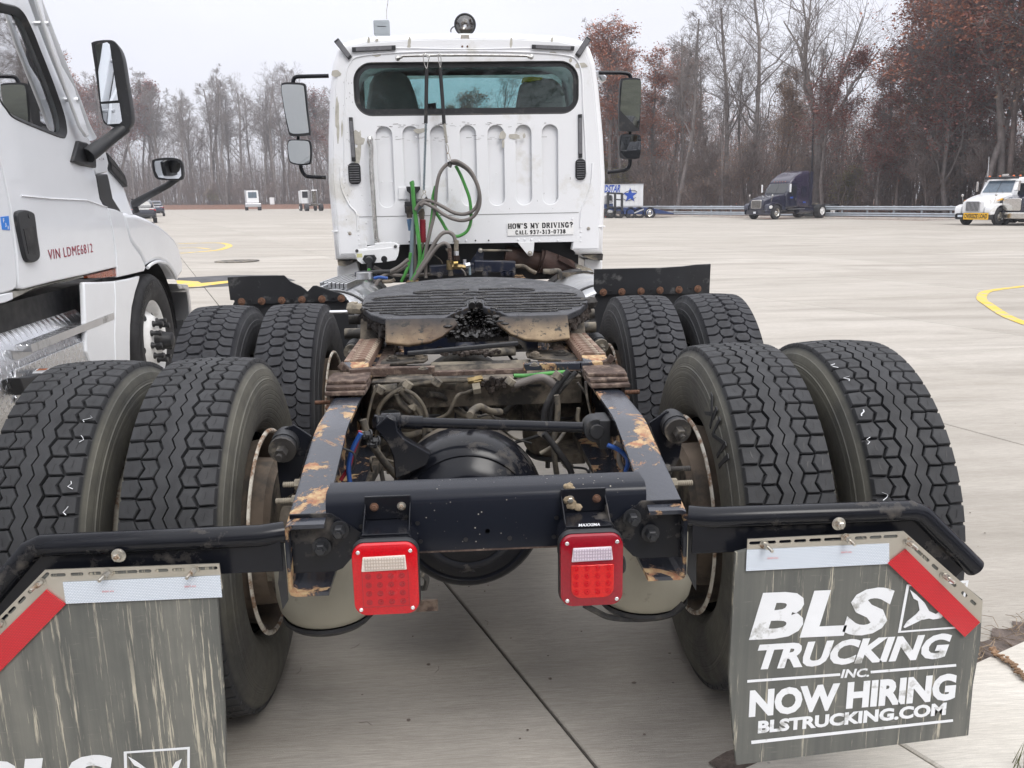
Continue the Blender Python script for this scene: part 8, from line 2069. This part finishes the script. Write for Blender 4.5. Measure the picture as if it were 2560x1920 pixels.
LAB = {'bare': ('tall bare grey tree', 'bare trees'), 'slim': ('thin bare sapling', 'thin saplings'),
 'rust': ('tree still holding rust brown leaves', 'rust leaved trees'), 'red': ('low tree with dark red leaves', 'low dark red trees'),
 'sparse': ('tree with a few tan leaves left', 'sparse tan leaved trees'), 'brush': ('twiggy brown bush', 'twiggy bushes'), 'olive': ('olive green bush', 'olive bushes'),
 'redtall': ('tall tree with dark red leaves', 'tall dark red trees')}
def plant(kind, x, y, sc=1., rz=None, label=None, solo=False):
    base = kind.rstrip('0123456789')
    lb, gp = LAB.get(base, LAB['bare'])
    nm = {'brush': 'bush', 'olive': 'bush', 'slim': 'sapling'}.get(base, 'tree')
    t = bpy.data.objects.new(nm, None); COL.objects.link(t); t.empty_display_size = 1
    t.location = (x, y, land(x, y) - .1); t.rotation_euler = (0, 0, rz if rz is not None else random.uniform(0, 6.28)); t.scale = (sc, sc, sc)
    if not label:
        px = 463 + 840 * math.tan(atan2(x + .04, y + 1.7) - .0587) * 1.0 + 49
        for lim, wd in ((200, 'beyond the dark SUVs'), (245, 'between the SUVs and the yard tractors'), (330, 'behind the two yard tractors'), (600, 'seen past the white cab'), (645, 'behind the box trailer'), (735, 'between trailer and navy tractor'), (850, 'behind the navy tractor'), (955, 'between navy and white tractor'), (9999, 'at the right edge of the frame')):
            if px < lim: break
        far = ', back row' if (y - 203 > 9 if x < -20 and y > 180 else .787 * x + .617 * y - 70 > 7) else ', front row'
        lb = lb + ' ' + wd + far; gp = gp + ' ' + wd + far
    tag(t, label or lb, 'bush' if nm == 'bush' else 'tree', None if solo else gp)
    for n_, me in KIND[kind]:
        o = bpy.data.objects.new(n_, me); COL.objects.link(o); o.parent = t
    return t
random.seed(99)
def along(poly, s):
    L = [(V(b_) - V(a)).length for a, b_ in zip(poly, poly[1:])]; tot = sum(L); d = s * tot
    for (a, b_), l in zip(zip(poly, poly[1:]), L):
        if d <= l: return V(a).lerp(V(b_), d / l), V((-(V(b_) - V(a)).y, (V(b_) - V(a)).x)).normalized(), tot
        d -= l
    return V(poly[-1]), V((0, 1)), tot
# left wood, far away
edgeL = [(-150, 203), (-60, 201), (-22, 203)]
for k in range(86):
    p, nrm, tot = along(edgeL, (k % 43 + random.random()) / 43)
    dep = random.uniform(1, 9) if k < 43 else random.uniform(9, 26)
    kd = random.choice(['bare0', 'bare1', 'bare2', 'bare3', 'wide', 'bare0', 'bare3', 'slim'])
    if -125 < p.x < -82 and k % 5 < 3: kd = random.choice(['redtall', 'redtall', 'rust2'])
    if p.x > -33 and k % 2 == 0: kd = 'redtall'
    plant(kd, p.x, p.y + dep, random.uniform(1.02, 1.3) * (1.12 if kd in ('redtall', 'rust2') else 1))
for k in range(26):
    p, nrm, tot = along(edgeL, (k + random.random()) / 26)
    plant(random.choice(['brush', 'brush', 'brush', 'olive']), p.x, p.y - random.uniform(-2, 2), random.uniform(.6, 1.1))
# middle and right wood, close behind the guardrail
edgeR = [(-20, 132), (6, 104), (27, 75.5), (48, 49), (64, 28)]
for k in range(120):
    p, nrm, tot = along(edgeR, (k % 60 + random.random()) / 60)
    nrm = V((.75, .66)); dep = random.uniform(.5, 7) if k < 60 else random.uniform(7, 30)
    x, y = p.x + nrm.x * dep, p.y + nrm.y * dep
    kd = random.choice(['bare0', 'bare1', 'bare2', 'bare3', 'slim', 'slim', 'sparse', 'bare1'])
    a = atan2(x + .04, y + 1.7)
    if a > .49 and random.random() < .85: kd = random.choice(['rust', 'rust2', 'red', 'rust2', 'redtall'])
    elif a > .40 and random.random() < .6: kd = random.choice(['red', 'rust', 'redtall', 'rust2'])
    elif a > .25 and random.random() < .3: kd = random.choice(['sparse', 'rust', 'sparse'])
    elif a < .25 and random.random() < .45: kd = random.choice(['rust', 'rust2'])
    tall = random.uniform(.92, 1.12) if a > .52 else random.uniform(.50, .68) if a > .26 else random.uniform(.62, .80)
    if a < .165: tall = random.uniform(.55, .66); kd = random.choice(['rust', 'sparse', 'bare0', 'wide', 'redtall', kd])
    plant(kd, x, y, tall)
for k in range(46):
    p, nrm, tot = along(edgeR, (k + random.random()) / 46)
    plant(random.choice(['brush', 'brush', 'brush', 'brush', 'brush', 'olive']), p.x + random.uniform(0, 5), p.y + random.uniform(0, 4), random.uniform(.7, 1.3))
def pick(px, dist):
    pass
# single trees that stand out
for (x, y, kd, sc, rz, lb) in (
    (32.0, 73.8, 'fork', .90, .1, 'big bare tree with a wide forked crown behind the light pole'),
    (28.5, 81.5, 'wide', .84, 1.0, 'broad bare tree rising left of the forked one with its crown open against the sky'),
    (25.8, 82.4, 'wide', .80, 2.6, 'second broad bare tree, nearer the box trailer than the other two'),
    (17.3, 92, 'rust', .62, .3, 'rust leaved tree just right of the white cab mirror'),
    (21.9, 90.7, 'rust', .74, 2.2, 'orange brown tree standing tallest beside the white cab mirror'),
    (41, 61, 'rust2', 1.02, .8, 'large rust brown oak near the right edge behind the white tractor'),
    (47, 59, 'rust2', 1.08, 3.8, 'tallest rust brown oak at the right edge of the frame'),
    (38.5, 64, 'red', 1.1, 1.9, 'dark red tree between the forked tree and the oaks')):
    plant(kd, x, y, sc, rz, lb, solo=True)
# wood floor mass and far wood seen as one mass behind the single trees
def thicket(name, edge, n, H, dep, lab, seed, leaf=0, lmat=None):
    rn = random.Random(seed); b = B(); lv = []; lf = []
    vs, fs = [], []
    for k in range(n):
        p, nrm, tot = along(edge, rn.random())
        x, y = p.x + rn.uniform(dep[0], dep[1]) * .75, p.y + rn.uniform(dep[0], dep[1]) * .66
        z = land(x, y); h = H * rn.uniform(.4, 1); r = rn.uniform(.02, .07)
        P = [V((x, y, z - .2)), V((x + rn.gauss(0, .3), y + rn.gauss(0, .3), z + h * .5)), V((x + rn.gauss(0, .7), y + rn.gauss(0, .7), z + h))]
        b.tube(P, [r, r * .7, .01], 3, cap=False)
        for j in range(9):
            t = rn.uniform(.25, 1); q = P[0].lerp(P[2], t); L = rn.uniform(.5, 2.2) * (1.2 - t * .6)
            a = rn.uniform(0, 2 * pi); e_ = V((cos(a) * L * .6, sin(a) * L * .6, L * rn.uniform(.4, 1)))
            b.tube([q, q + e_ * .5 + V((rn.gauss(0, .1), 0, rn.gauss(0, .1))), q + e_], [.022, .014, .008], 3, cap=False)
        if noise.noise(V((x * .12, y * .12, 1))) > -.1:
            for j in range(leaf):
                q = P[0].lerp(P[2], rn.uniform(.3, 1)) + V((rn.gauss(0, .9), rn.gauss(0, .9), rn.gauss(0, .6)))
                s_ = rn.uniform(.12, .26); u = V((rn.gauss(0, 1), rn.gauss(0, 1), rn.gauss(0, .7))).normalized(); w = frame(u)[0] * s_ * .5; u = u * s_
                i = len(lv); lv += [q - w * .3, q + u * .5 - w, q + u, q + u * .5 + w]; lf.append((i, i + 1, i + 2, i + 3))
    if lf:
        l = B(); l.add(lv, lf); tag(l.o(name + '_leaves', lmat, None, smooth=0, fix=False), lab + ', its hanging leaves', kind='stuff')
    return tag(b.o(name, m_bark2, None, smooth=0, fix=False), lab, kind='stuff')
thicket('undergrowth', edgeR, 2600, 8, (0, 26), 'tangle of thin bare saplings filling the wood behind the guardrail', 5, 5, m_leaf_red)
thicket('distant_undergrowth', edgeL, 2400, 12, (0, 24), 'tangle of thin bare saplings in the far wood at the left', 6)
thicket('deep_wood', [(a + 18, c + 15) for a, c in edgeR], 4600, 15, (-4, 30), 'deeper wood seen as a mass of thin trunks', 8, 30, m_leaf_rust)
thicket('distant_deep_wood', [(a, c + 24) for a, c in edgeL], 2400, 19, (0, 20), 'deeper part of the far wood seen as one mass', 9, 8, m_leaf_tan)
# lamp pole
lp_ = V((30.697,71.5,0.42)); lt_ = V((30.678,71.5,8.695))
pole = thing('light_pole', 'thin dark light pole with a small flood lamp before the forked tree', 'light pole', (lp_.x, 71.5, land(lp_.x, 71.5)))
B().tube([(lp_.x, 71.5, land(lp_.x, 71.5)), (lt_.x - .25, 71.5, lt_.z)], [.09, .06], 8).o('pole', m_blackmatt, pole)
B().box(lt_.x - .3, lt_.x + .15, 71.3, 71.7, lt_.z - .08, lt_.z + .12).o('flood_lamp', m_alu, pole, bevel=.04)

# unseen trees added behind the camera to darken reflections in mirrors and paint
LAB['near'] = ('unseen tree added behind the viewer to darken reflections', 'unseen trees added for reflections')
for k in range(22):
    x = -44 + 4.1 * k; y = -17 - random.uniform(0, 5) + .48 * x * .4
    plant(['rust', 'red', 'rust2', 'red', 'redtall'][k % 5], x, y, random.uniform(.6, .85) * (1.1 if k % 5 in (1, 3) else .8), label=LAB['near'][0]).__setitem__('group', LAB['near'][1])
# thin winter haze
b = B().box(-260, 200, -60, 330, -9, 34)
hz = b.o('haze', None, None, smooth=0)
n = bpy.data.materials.new('thin_haze'); n.use_nodes = True
nn, nl = n.node_tree.nodes, n.node_tree.links
nn.remove(nn['Principled BSDF']); pv = nn.new('ShaderNodeVolumePrincipled')
pv.inputs['Color'].default_value = (.93, .94, 1, 1); pv.inputs['Density'].default_value = .0008
nl.new(pv.outputs[0], nn['Material Output'].inputs['Volume'])
hz.data.materials.append(n)
tag(hz, 'thin pale haze softening the far woods', kind='stuff')
